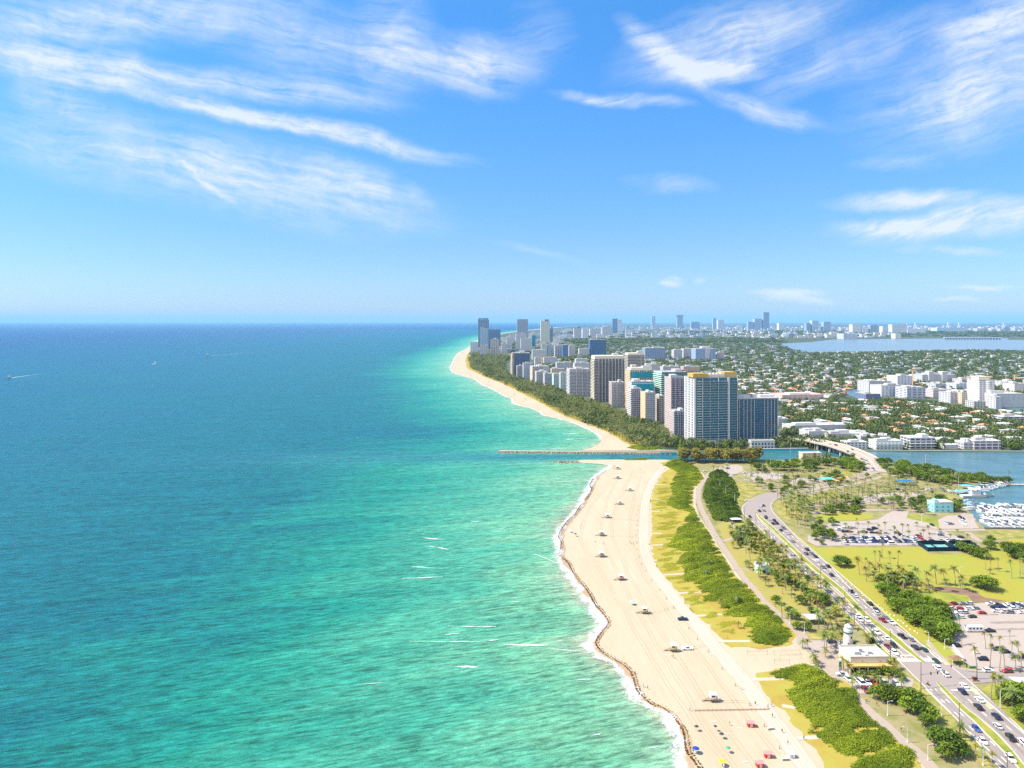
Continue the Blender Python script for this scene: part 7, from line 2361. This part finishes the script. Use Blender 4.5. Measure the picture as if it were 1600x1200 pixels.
def lifeguard(label, px, py, hue):
    x, y = G(px, py)
    rt = empty('lifeguard_tower', (x, y, LANDZ + .04), R.uniform(-.1, .1), label, 'lifeguard tower')
    rt.scale = (.82, .82, .85)
    hm = M_HUTS[hue]
    MB().box(-1.35, 1.35, -1.1, 1.3, 1.5, 3.5).obj('cabin', hm, rt)
    MB().add([(-1.9, -1.7, 3.5), (1.9, -1.7, 3.5), (1.9, 1.7, 3.9), (-1.9, 1.7, 3.9), (-1.9, -1.7, 3.62), (1.9, -1.7, 3.62), (1.9, 1.7, 4.02), (-1.9, 1.7, 4.02)], [(3, 2, 1, 0), (4, 5, 6, 7), (0, 1, 5, 4), (1, 2, 6, 5), (2, 3, 7, 6), (3, 0, 4, 7)]).obj('roof', M_WHITE, rt)
    MB().box(-2.3, 2.3, -2.3, 1.7, 1.32, 1.5, bottom=True).obj('platform', M_WOOD, rt)
    MB().box(-.9, .9, -1.14, -1.1, 2.3, 3.1).obj('window', mat('hut_window', (.08, .09, .10), .3), rt)
    for sx in (-1, 1):
        for sy in (-1, 1):
            MB().box(sx * 1.9 - .1, sx * 1.9 + .1, sy * 1.5 - .1, sy * 1.5 + .1, 0, 1.32).obj('leg', M_WOOD, rt)
    rl_ = MB()
    for xx in (-2.25, 2.25):
        for yy in (-2.25, -.3, 1.6):
            rl_.box(xx - .05, xx + .05, yy - .05, yy + .05, 1.5, 2.4)
        rl_.box(xx - .05, xx + .05, -2.2, 1.55, 2.4, 2.48, bottom=True)
    rl_.box(-2.2, 2.2, -2.3, -2.2, 2.4, 2.48, bottom=True)
    rl_.obj('railing', hm, rt)
    # low ramps running out on both sides
    MB().add([(-2.3, -.7, 1.40), (-6.0, -.7, .12), (-6.0, .5, .12), (-2.3, .5, 1.40), (-2.3, -.7, 1.25), (-6.0, -.7, 0), (-6.0, .5, 0), (-2.3, .5, 1.25)], [(0, 3, 2, 1), (4, 5, 6, 7), (0, 1, 5, 4), (3, 7, 6, 2), (1, 2, 6, 5)]).obj('ramp', M_WOOD, rt)
    MB().box(2.6, 5.2, -.5, .5, .25, .75, bottom=True).obj('rescue_board', M_HUTS['grey'], rt)
    LM['%s lifeguard tower' % label.split(' lifeguard')[0].split()[0]] = (x, y)


for lb, px, py, hu in (('farthest lifeguard tower, grey, by the inlet spit', 965, 733, 'grey'), ('second farthest lifeguard tower, dark, on the wide sand near the inlet', 965, 748, 'grey'), ('pale lifeguard tower standing closest to the sand track at the wide beach', 984, 767, 'white'), ('white lifeguard tower on its own in mid-beach below the pale one', 968, 788, 'white'), ('grey-white lifeguard tower opposite the shore bulge', 949, 809, 'white'),
                       ('dark-windowed lifeguard tower beside a long low ramp', 940, 837, 'grey'), ('grey lifeguard tower just beyond the strolling beach group', 940, 870, 'grey'), ('pinkish lifeguard tower in the middle of the narrowing beach', 970, 906, 'pink'), ('yellowish lifeguard tower next to the light blue umbrella', 1007, 958, 'yellow'), ('cream lifeguard tower with a parked buggy beside it', 1052, 1017, 'yellow'), ('nearest lifeguard tower, white, by the rope fence', 1114, 1095, 'white')):
    lifeguard(lb, px, py, hu)

CLOTH = {'blue': (.02, .05, .30), 'light blue': (.25, .55, .80), 'yellow': (.80, .52, .03), 'red': (.55, .04, .03), 'white': (.75, .75, .75), 'dark': (.05, .05, .06), 'green': (.06, .28, .16)}
def umbrella(label, px, py, c, r=1.4):
    x, y = G(px, py)
    r *= .82
    rt = empty('beach_umbrella', (x, y, LANDZ + .04), R.uniform(0, 6), label, 'umbrella', 'umbrellas on the beach')
    MB().tube([(0, 0, 0), (.12, 0, 2.2)], [.035, .03], 6).obj('pole', M_WHITE, rt)
    n = 8
    vs = [(.12, 0, 2.35)] + [(r * .55 * math.cos(2 * math.pi * i / n) + .12, r * .55 * math.sin(2 * math.pi * i / n), 2.2) for i in range(n)] + [(r * math.cos(2 * math.pi * i / n) + .12, r * math.sin(2 * math.pi * i / n), 1.85) for i in range(n)]
    fs = [(0, 1 + i, 1 + (i + 1) % n) for i in range(n)] + [(1 + i, 9 + i, 9 + (i + 1) % n, 1 + (i + 1) % n) for i in range(n)]
    MB().add(vs, fs).obj('canopy', mat('canvas_' + c.replace(' ', '_'), CLOTH[c], .7), rt)


for lb, px, py, c, r in (('dark blue umbrella right by the seaweed line', 1087, 1177, 'blue', 1.7), ('yellow umbrella at the lower end of the beach', 1128, 1197, 'yellow', 1.7), ('light blue umbrella on the sand seaward of the yellowish tower', 988, 945, 'light blue', 1.9), ('small pale blue umbrella near the far seaweed bend', 891, 832, 'light blue', 1.5), ('dark umbrella beside the small pale blue umbrella', 899, 838, 'dark', 1.5), ('small dark tent-like umbrella in mid-beach below the rope fence', 1127, 1154, 'dark', 1.2), ('green umbrella on the open sand between the red cabins and the sea', 1137, 1176, 'green', 1.2), ('dark grey umbrella near the seaweed below the rope fence', 1088, 1142, 'dark', 1.1), ('small dark umbrella landward of the dark grey umbrella', 1118, 1142, 'dark', .9)):
    umbrella(lb, px, py, c, r)


def cabin(label, px, py, c, w=3.0):
    x, y = G(px, py)
    rt = empty('beach_cabin', (x, y, LANDZ + .04), R.uniform(-.15, .15), label, 'beach cabin')
    m = mat('cabin_' + c, CLOTH[c], .7)
    MB().box(-w / 2, w / 2, -.9, .9, 0, 1.7).obj('wall', m, rt)
    MB().add([(-w / 2 - .25, -1.2, 1.7), (w / 2 + .25, -1.2, 1.7), (w / 2 + .25, 1.2, 1.7), (-w / 2 - .25, 1.2, 1.7), (-w / 2, 0, 2.3), (w / 2, 0, 2.3)], [(0, 1, 5, 4), (2, 3, 4, 5), (1, 2, 5), (3, 0, 4), (3, 2, 1, 0)]).obj('roof', mat('cabin_roof_' + c, tuple(.6 * v + .2 for v in CLOTH[c]), .7), rt)
    MB().box(-w * .2, w * .2, -.93, -.9, .1, 1.4).obj('door', M_WHITE, rt)


cabin('small red beach cabin below the rope fence', 1173, 1135, 'red', 2.6)
cabin('small red beach cabin near the lower edge of the beach', 1200, 1183, 'red', 2.6)
cabin('white beach cabin beside the lower red cabin by the track', 1236, 1183, 'white', 2.2)
cabin('red and white beach stall at the lower end of the beach', 1187, 1198, 'red', 2.4)
# stacks of loungers, boards and boats drawn up
for i, (lb, px, py, w) in enumerate((('low grey stack of loungers near the sand track', 1204, 1140, 2.6), ('low pale stack of loungers by the lower red cabin', 1227, 1188, 2.6), ('pale beach mat laid out toward the sea', 1114, 1128, 2.2), ('pale beach mat beyond the green umbrella', 1164, 1191, 2.2), ('pale beach mat landward of the small dark umbrella', 1156, 1138, 2.2), ('grey beach mat halfway between the dark umbrellas', 1134, 1147, 2.0), ('grey beach mat above the cream tower', 1112, 1022, 2.4), ('grey mat below the cream lifeguard tower', 1038, 1023, 2.2))):
    x, y = G(px, py)
    rt = empty('lounger_stack' if 'stack' in lb else 'beach_mat', (x, y, LANDZ + .04), R.uniform(-.2, .2), lb, 'loungers' if 'stack' in lb else 'beach mat')
    if 'stack' in lb:
        for k in range(3):
            MB().box(-w / 2, w / 2, -.5, .5, .12 + .28 * k, .24 + .28 * k, bottom=True).obj('lounger', M_HUTS['grey'], rt)
    else:
        MB().box(-w / 2, w / 2, -.35, .35, .0, .10).obj('mat', M_HUTS['grey'], rt)
        MB().box(w / 2 - .35, w / 2, -.3, .3, .10, .22).obj('pillow', M_HUTS['white'], rt)
# buggy beside the cream tower and another on the track
for lb, px, py in (('white beach patrol buggy beside the cream lifeguard tower', 1074, 1015), ('dark beach patrol buggy beside the sand track', 1067, 969)):
    x, y = G(px, py)
    add_car(x, y, math.pi / 2, 'pickup', 'white' if 'white' in lb else 'navy', LANDZ + .05, label=lb, group='buggies on the beach')
# rope fence across the beach
A, B = G(1086, 1112), G(1201, 1110)
L = math.dist(A, B)
rt = empty('rope_fence', (*A, LANDZ + .04), math.atan2(B[1] - A[1], B[0] - A[0]), 'low pinkish post and net fence crossing the beach below the nearest tower', 'fence')
for i in range(18):
    MB().box(L * i / 17 - .05, L * i / 17 + .05, -.05, .05, 0, 1.05).obj('post', M_WOOD, rt)
MB().box(0, L, -.015, .015, .15, .8, bottom=True).obj('netting', mat('net_pink', (.60, .42, .34), .8), rt)
LM['rope fence'] = ((A[0] + B[0]) / 2, A[1])
# posts along the track
POSTS = []
ptr = offset_line(tr, -5.6)
acc = 0
for i in range(1, len(ptr)):
    acc += math.dist(ptr[i], ptr[i - 1])
    if acc > 13 and 268 < ptr[i][1] < 640:
        acc = 0
        x, y = ptr[i][0] + R.uniform(-.5, .5), ptr[i][1]
        rt = empty('beach_post', (x, y, LANDZ + .04), 0, None, 'post', 'posts along the sand track')
        MB().frustum(0, 0, 0, 1.15, .16, .14, 8).obj('shaft', M_WOOD, rt)
        MB().frustum(0, 0, 1.15, 1.28, .2, .1, 8).obj('cap', M_WOOD, rt)
        POSTS.append((rt, 'dark wooden post'))
# volleyball nets
for lb, a, b in (('volleyball net nearest the dune scrub', (1168, 1024), (1199, 1023)), ('volleyball net behind the others by the palms', (1209, 1024), (1250, 1022)), ('volleyball net in the middle of the sand court', (1219, 1030), (1252, 1029)), ('volleyball net closest to the near scrub', (1210, 1038), (1234, 1038))):
    A, B = G(*a), G(*b)
    L = math.dist(A, B)
    rt = empty('volleyball_net', (*A, LANDZ + .07), math.atan2(B[1] - A[1], B[0] - A[0]), lb, 'volleyball net')
    for x in (0, L):
        MB().tube([(x, 0, 0), (x, 0, 2.6)], [.07, .06], 6).obj('post', M_WOOD, rt)
    nb2 = MB()
    for zz in (1.5, 1.97, 2.42):
        nb2.box(.07, L - .07, -.012, .012, zz, zz + .06, bottom=True)
    for q_ in range(int(L / .8)):
        nb2.box(.4 + q_ * .8, .43 + q_ * .8, -.006, .006, 1.56, 1.969, bottom=True)
    nb2.obj('net', mat('net_cream', (.52, .40, .32), .8), rt)

# seaweed line
def seaweed():
    pts = [(1110, 1225), (1091, 1199), (1080, 1183), (1075, 1179), (1071, 1165), (1068, 1144), (1056, 1125), (1037, 1107), (1019, 1101), (1006, 1090), (995, 1078), (990, 1062), (985, 1050), (976, 1041), (963, 1032), (945, 1022), (937, 1015), (931, 1005), (935, 995), (942, 985), (950, 975), (949, 968), (940, 956), (929, 944), (921, 928), (908, 911), (896, 896), (888, 880), (875, 868), (876, 857), (877, 848), (873, 838), (877, 828), (886, 815), (898, 803), (907, 790), (917, 778), (924, 765), (922, 757), (927, 748)]
    c = smooth_line(GP(pts), 1.2)
    far = smooth_line([(x + 6, y) for x, y in shore_b[20:420:4]], 6)
    rng = np.random.default_rng(3)
    P = []
    for ln, n, sp in ((c, 9, .42), (offset_line(c, 1.5), 3, .3), (far, 3, 1.3)):
        for x, y in ln:
            k = n if ln is far else n * max(0, .75 + .8 * noise.noise((x * .08, y * .03, 6)))
            for _ in range(int(k)):
                P.append((x + rng.normal(0, sp * .6), y + rng.normal(0, sp), LANDZ + .16))
    P = np.array(P)
    V, Fq, t = leaf_quads(P, .44, rng, 2.0)
    tag(link(bpy.data.objects.new('seaweed_line', np_mesh('seaweed_line', V, Fq, leaf_mat('seaweed', (.065, .026, .008), (.14, .058, .016), 0, False, 0), attrs={'tint': t}))), 'line of brown seaweed washed up along the beach', 'seaweed', kind='stuff')


seaweed()


# ------------------------------------------------------------------ people: one continuous skinned body, two poses
def person_mesh(stride):
    J = [(0, 0, .95), (0, 0, 1.15), (0, .0, 1.38), (0, -.01, 1.50), (0, -.02, 1.62), (0, -.03, 1.72),
         (.09, -.02, .90), (.10, -stride * .5, .50), (.10, -stride, .08), (.10, -stride - .14, .04), (-.09, .02, .90), (-.10, stride * .6, .50), (-.10, stride, .09), (-.10, stride - .12, .04),
         (.19, 0, 1.40), (.24, stride * .35, 1.13), (.25, stride * .25, .88), (.25, stride * .2 - .04, .78), (-.19, 0, 1.40), (-.24, -stride * .35, 1.13), (-.25, -stride * .45, .88), (-.25, -stride * .5, .78)]
    E_ = [(0, 1), (1, 2), (2, 3), (3, 4), (4, 5), (0, 6), (6, 7), (7, 8), (8, 9), (0, 10), (10, 11), (11, 12), (12, 13), (2, 14), (14, 15), (15, 16), (16, 17), (2, 18), (18, 19), (19, 20), (20, 21)]
    rad = [.15, .13, .15, .06, .10, .085, .10, .07, .045, .035, .10, .07, .045, .035, .065, .048, .036, .03, .065, .048, .036, .03]
    me = bpy.data.meshes.new('person')
    me.from_pydata(J, E_, [])
    o = bpy.data.objects.new('person_tmp', me)
    COL.objects.link(o)
    o.modifiers.new('skin', 'SKIN')
    for v, r in zip(me.skin_vertices[0].data, rad):
        v.radius = (r, r * .85)
    me.skin_vertices[0].data[0].use_root = True
    s = o.modifiers.new('sub', 'SUBSURF')
    s.levels = 1
    s.render_levels = 1
    dg = bpy.context.evaluated_depsgraph_get()
    dg.update()
    out = bpy.data.meshes.new_from_object(o.evaluated_get(dg))
    bpy.data.objects.remove(o)
    out.materials.clear()
    out.materials.append(mat('skin', (.36, .21, .14), .6))
    return out


BODY = [person_mesh(.0), person_mesh(.22)]
sh_ = MB()
sh_.frustum(0, 0, .98, 1.42, .19, .23, 10, cap=False, sy=.72).frustum(0, 0, 1.42, 1.47, .23, .10, 10, sy=.72)
SHIRT = sh_.mesh('shirt', mat('shirt_cloth', (.9, .9, .9), .8, objcol=True))
sh_ = MB()
sh_.frustum(0, 0, .62, 1.0, .22, .185, 10, cap=False, sy=.8)
SHORTS = sh_.mesh('shorts', mat('shorts_cloth', (.9, .9, .9), .8, objcol=True))
HAIR = MB().frustum(0, -.02, 1.66, 1.79, .115, .06, 8).mesh('hair', mat('dark_hair', (.04, .028, .02), .7))
PEOPLE = []


def person(px, py, sc_, hc, pose=None, z=None):
    x, y = G(px, py)
    rt = empty('person', (x, y, LANDZ + .1 if z is None else z), R.uniform(0, 6), None, 'person', 'people out walking')
    link(bpy.data.objects.new('body', BODY[R.randint(0, 1) if pose is None else pose]), rt)
    for nm, me, c in (('shirt', SHIRT, sc_), ('shorts', SHORTS, hc), ('hair', HAIR, None)):
        o = link(bpy.data.objects.new(nm, me), rt)
        if c:
            o.color = (*CLOTH.get(c, (.3, .3, .3)), 1)
    PEOPLE.append((rt, 'person in a %s top and %s shorts' % (sc_, hc)))


for px, py in ((1159, 1078), (1180, 1102), (1200, 1107), (1206, 1104), (1207, 1121), (1222, 1145), (1231, 1163), (1256, 1156), (1078, 1111), (1140, 1134), (1052, 1029), (1050, 1027), (1005, 1074), (1012, 1077), (993, 1053), (962, 1034), (928, 1014), (986, 850), (990, 851), (984, 849), (995, 850), (930, 848), (931, 852), (943, 851), (908, 822), (907, 826), (1003, 739), (1001, 734), (1007, 740),
               (935, 750), (890, 876), (1342, 1090), (1353, 1100), (1354, 1096), (1306, 1066), (1274, 1032), (1105, 815), (1120, 840), (1089, 790), (1095, 800), (1213, 950), (1211, 948), (1083, 1178), (1131, 1200), (1214, 1060), (1240, 984), (1370, 1103), (1380, 1100), (1408, 1143)):
    person(px, py, R.choice(list(CLOTH)), R.choice(('dark', 'blue', 'white', 'red')))
# small gatherings on the far beach
for i in range(34):
    t = R.random()
    q = shore_b[int(60 + t * 420)]
    px, py = 800 + q[0] / q[1] * F, HOR + CAMH * F / q[1]
    x, y = q[0] + R.uniform(10, 30), q[1]
    rt = empty('beach_umbrella', (x, y, LANDZ + .04), 0, None, 'umbrella', 'sunshades on the far beach')
    c = R.choice(list(CLOTH))
    MB().tube([(0, 0, 0), (0, 0, 2.3)], [.05, .05], 5).obj('pole', M_WHITE, rt)
    MB().frustum(0, 0, 1.9, 2.5, 1.8, .1, 8).obj('canopy', mat('canvas_' + c.replace(' ', '_'), CLOTH[c], .7), rt)
    POSTS.append((rt, '%s sunshade on the far beach' % c))

# ------------------------------------------------------------------ street lamps, signals and signs
M_POLE = mat('weathered_pole', (.17, .12, .09), .6, .1, 1)
M_PPOLE = mat('pale_pole', (.55, .54, .50), .6)
M_LAMPHEAD = mat('lamp_head', (.45, .45, .44), .4)


def lamp(px, py, h, arm=2.6, m=None, rz=0.0, both=False):
    x, y = G(px, py)
    dark = m is None
    rt = empty('street_lamp', (x, y, LANDZ), rz, None, 'street lamp', 'tall lamp posts of the road' if dark else 'pale lamp posts of the park')
    MB().frustum(0, 0, 0, h, .22 if dark else .16, .12, 8).obj('pole', m or M_POLE, rt)
    MB().frustum(0, 0, 0, .6, .36, .30, 8).obj('base', m or M_POLE, rt)
    for sg in ((-1, 1) if both else (1,)):
        MB().tube([(0, 0, h - .5), (sg * arm * .5, 0, h + .05), (sg * arm, 0, h + .12)], [.07, .06, .05], 5).obj('arm', m or M_POLE, rt)
        MB().box(min(sg * arm, sg * (arm + .8)), max(sg * arm, sg * (arm + .8)), -.16, .16, h + .02, h + .18, bottom=True).obj('lamp_head', M_LAMPHEAD, rt)
    POSTS.append((rt, 'tall dark street lamp' if dark else 'pale slim street lamp'))


for px, py, h, rz in ((1574, 1240, 15, 0), (1499, 1158, 15, 0), (1439, 1087, 15, 0), (1391, 1030, 14, 0), (1350, 994, 14, 0), (1320, 963, 14, 0), (1282, 916, 13, 0), (1252, 896, 13, 0), (1225, 874, 12, 0), (1202, 846, 12, 0), (1181, 822, 11, 0), (1163, 812, 11, 0)):
    lamp(px, py, h, 2.4, None, rz)
for px, py, h in ((1476, 1014, 5), (1451, 1003, 5), (1563, 1107, 8), (1471, 1118, 6), (1536, 1196, 6), (1125, 766, 10), (1134, 778, 11), (1148, 787, 10), (1191, 742, 12), (1204, 735, 12), (1450, 1188, 6), (1418, 1160, 6), (1257, 990, 6), (1234, 975, 6), (1380, 816, 7), (1440, 816, 7), (1500, 900, 6), (1519, 826, 8), (1504, 823, 8), (1498, 760, 12), (1446, 727, 12), (1273, 706, 10), (1235, 706, 10), (1387, 1118, 6)):
    lamp(px, py, h, 1.4, M_PPOLE, R.choice((0, math.pi)))


def signals():
    # gantry from the inland corner, reaching back over the far arm of the crossing
    x, y = G(1526.5, 1061)
    rt = empty('traffic_signal', (x, y, LANDZ), 0, 'grey traffic signal mast with green road sign at the car park entrance', 'traffic light')
    m = mat('signal_grey', (.22, .21, .20), .5)
    MB().frustum(0, 0, 0, 7.4, .22, .16, 8).obj('mast', m, rt)
    MB().tube([(0, 0, 5.9), (-14, 0, 6.5)], [.14, .08], 6).obj('mast_arm', m, rt)
    for xx in (-4.8, -8, -12):
        s = MB().box(xx - .22, xx + .22, -.35, -.12, 5.5, 6.7, bottom=True).obj('signal_head', mat('signal_black', (.02, .02, .02), .5), rt)
        for i, c in enumerate(((.4, .03, .02), (.4, .25, .02), (.02, .3, .12))):
            MB().box(xx - .12, xx + .12, -.37, -.351, 6.32 - i * .36, 6.56 - i * .36).obj('lens', mat('lens_%d' % i, c, .3), s)
    MB().box(-3.6, -.7, -.3, -.2, 5.0, 5.9, bottom=True).obj('street_sign', mat('street_green', (.01, .22, .07), .5), rt)
    x, y = G(1439, 1076)
    rt = empty('traffic_signal', (x, y, LANDZ), 0, 'traffic signal mast on the seaward corner with a long arm over the crossing', 'traffic light')
    MB().frustum(0, 0, 0, 7.0, .2, .15, 8).obj('mast', m, rt)
    MB().tube([(0, 0, 6.2), (13, 3, 6.7)], [.13, .07], 6).obj('mast_arm', m, rt)
    for xx in (5, 8.5, 12):
        MB().box(xx - .22, xx + .22, xx * .23 - .35, xx * .23 - .1, 5.7, 6.9, bottom=True).obj('signal_head', mat('signal_black', (.02, .02, .02), .5), rt)
    # control cabinet with brown brick base
    x, y = G(1523, 1064.5)
    rt = empty('signal_cabinet', (x, y, LANDZ), 0, 'brown and orange cabinet at the foot of the signal mast', 'cabinet')
    MB().box(-1.1, 1.1, -.6, .6, 0, .9).obj('base', mat('orange_brick', (.45, .20, .08), .8), rt)
    MB().box(-1.0, 1.0, -.55, .55, .9, 1.9).obj('cabinet', mat('brown_metal', (.08, .06, .05), .5), rt)
    # pale entrance wall at the car park
    A, B = G(1489, 1012), G(1506, 1034)
    rt = empty('entrance_wall', (*A, LANDZ), math.atan2(B[1] - A[1], B[0] - A[0]), 'slanting pale entrance wall of the car park', 'wall')
    MB().box(0, math.dist(A, B), -.25, .25, 0, 1.5).obj('wall', M_CREAM, rt)
    MB().box(-.1, math.dist(A, B) + .1, -.35, .35, 1.5, 1.7).obj('coping', M_WHITE, rt)
    # low pale pillars at the lot
    for lb, px, py in (('pale yellow pillar at the car park entrance wall', 1522, 1022),):
        x, y = G(px, py)
        rt = empty('pillar', (x, y, LANDZ), 0, lb, 'pillar')
        MB().box(-.4, .4, -.4, .4, 0, 3.2).obj('shaft', M_CREAM, rt)
        MB().box(-.55, .55, -.55, .55, 3.2, 3.5).obj('cap', M_WHITE, rt)
    # white beach notice board by the restaurant
    x, y = G(1313, 1048)
    rt = empty('notice_board', (x, y, LANDZ), .1, 'white framed notice board with green panel beside the restaurant', 'sign')
    MB().box(-.9, .9, -.1, .1, 0, 4.6).obj('frame', M_WHITE, rt)
    MB().box(-.65, .65, -.13, -.1, 2.0, 4.3).obj('panel', mat('board_green', (.04, .22, .16), .6), rt)
    # guard rail beside the inland lanes
    A, B = G(1541, 1088), G(1575, 1122)
    rt = empty('guard_rail', (*A, LANDZ), math.atan2(B[1] - A[1], B[0] - A[0]), 'grey railing on the grass verge below the crossing', 'railing')
    L = math.dist(A, B)
    for i in range(9):
        MB().box(L * i / 8 - .05, L * i / 8 + .05, -.05, .05, 0, 1.1).obj('post', m, rt)
    for z in (.5, 1.0):
        MB().box(0, L, -.04, .04, z, z + .08, bottom=True).obj('rail', m, rt)


signals()
# rocks along the verge of the big lawn
for i in range(26):
    t = i / 25
    px, py = 1296 + 130 * t, 898 + 92 * t
    x, y = G(px + R.uniform(-2, 3), py + R.uniform(-2, 2))
    rt = empty('boulder', (x + 2.5, y, LANDZ), R.uniform(0, 6), None, 'boulder', 'boulders lining the lawn beside the road')
    r = R.uniform(.4, .75)
    MB().frustum(0, 0, -.05, r * .6, r, r * .8, 7).frustum(0, 0, r * .6, r * .95, r * .8, r * .3, 7).obj('stone', mat('pale_stone', (.56, .48, .30), .85, .15, 1.5), rt)
    POSTS.append((rt, 'pale boulder'))
# a rider at the crossing
x, y = G(1450, 1071)
rt = empty('scooter', (x, y, LANDZ + .17), .3, 'dark scooter being ridden over the crossing', 'scooter')
MB().box(-.16, .16, -.5, .5, .35, .7).obj('body', mat('scooter_body', (.03, .03, .03), .4), rt)
for yy in (-.65, .65):
    w = link(bpy.data.objects.new('wheel', CARS['car']['wheel']), rt)
    w.location = (0, yy, .3)
    w.scale = (.7, .9, .9)
MB().tube([(0, -.6, .4), (0, -.5, 1.05)], [.04, .04], 6).obj('handlebar', M_POLE, rt)
person(1450, 1071, 'red', 'dark', 0, LANDZ + .5)
PEOPLE[-1][0]['label'] = 'person in a red top riding the scooter over the crossing'
# ------------------------------------------------------------------ labels that single each repeat out
ORD = ['', 'second ', 'third ', 'fourth ', 'fifth ', 'sixth ', 'seventh ', 'eighth ', 'ninth ', 'tenth ', 'eleventh ', 'twelfth ', 'thirteenth ', 'fourteenth ', 'fifteenth ', 'sixteenth ', 'seventeenth ', 'eighteenth ', 'nineteenth ', 'twentieth ']
for _t in ('twenty', 'thirty', 'forty', 'fifty', 'sixty', 'seventy', 'eighty', 'ninety'):
    if _t != 'twenty':
        ORD.append(_t[:-1] + 'ieth ')
    for _o in ('first', 'second', 'third', 'fourth', 'fifth', 'sixth', 'seventh', 'eighth', 'ninth'):
        ORD.append(_t + '-' + _o + ' ')
LM = {k: v for k, v in LM.items() if not k.split()[0] in ('farthest', 'second', 'nearest')}
LMI = list(LM.items())
def side_of(q, p):
    dx, dy = q[0] - p[0], q[1] - p[1]
    if abs(dx) > abs(dy):
        return 'inland of' if dx > 0 else 'seaward of'
    return 'beyond' if dy > 0 else 'this side of'
def label_all(items, short=False):
    by = {}
    for rt, look in items:
        if rt.get('label'):
            continue
        q = (rt.location.x, rt.location.y)
        nm, p = min(LMI, key=lambda kv: math.dist(q, kv[1]))
        by.setdefault((look, nm, side_of(q, p)), []).append((math.dist(q, p), rt))
    for (look, nm, sd), lst in by.items():
        lst.sort(key=lambda t: t[0])
        for i, (_, rt) in enumerate(lst):
            rt['label'] = '%s %s the %s%s' % (look, sd, nm, '' if len(lst) == 1 else ', %snearest to it' % ORD[min(i, len(ORD) - 1)])
label_all([(rt, look) for rt, cat_, look in PLANTS])
label_all([(rt, look + ' ' + {'on the inland carriageway': 'in the inland lanes', 'on the seaward carriageway': 'in the seaward lanes', 'on the road bridge': 'on the bridge', 'in the sandy lower car park': 'parked', 'in the restaurant forecourt': 'parked', 'in the upper car park': 'parked', 'near the marina': 'parked', 'in the northern park': 'parked'}.get(w, w)) for rt, look, w, lb in VEH])
bl = []
for rt, v, top, hull, lb in BOATL:
    if not lb:
        tn = next(n for c, n in TOPC if c == top)
        bl.append((rt, '%s-topped %s' % (tn, ('small open boat', 'motor boat', 'large cabin cruiser', 'yacht')[v])))
label_all(bl)
label_all(PEOPLE)
label_all(POSTS)
kn = {0: 'tiled-roof house', 1: 'two-storey flat-roofed villa', 2: 'square tiled-roof house', 3: 'long flat-roofed bungalow'}
label_all([(rt, ('%s %s' % ({(.60, .58, .55): 'off-white', (.58, .50, .40): 'cream', (.60, .46, .36): 'pinkish', (.64, .64, .64): 'white', (.48, .48, .50): 'grey'}[c], kn[k]))) for rt, k, c in HOUSES])
# labels stay within sixteen words
for o in SC.objects:
    lb = o.get('label')
    if lb and o.parent is None and len(lb.split()) > 16:
        o['label'] = ' '.join(lb.replace(' the ', ' ').split()[:16])

# ------------------------------------------------------------------ the sea air: one even, closed volume round everything
def haze():
    m = bpy.data.materials.new('sea_haze')
    m.use_nodes = True
    nt = m.node_tree
    nt.nodes.clear()
    out = nt.nodes.new('ShaderNodeOutputMaterial')
    v = nt.nodes.new('ShaderNodeVolumePrincipled')
    v.inputs['Color'].default_value = (*HAZE_COL, 1)
    v.inputs['Density'].default_value = HAZE_DENS
    v.inputs['Anisotropy'].default_value = 0.0
    nt.links.new(v.outputs[0], out.inputs['Volume'])
    o = MB().box(-75000, 75000, -3000, 95000, -1, 620, bottom=True).obj('haze', m)
    o['kind'] = 'stuff'
HAZE_COL, HAZE_DENS = (.31, .65, 1.0), 2.4e-5
haze()
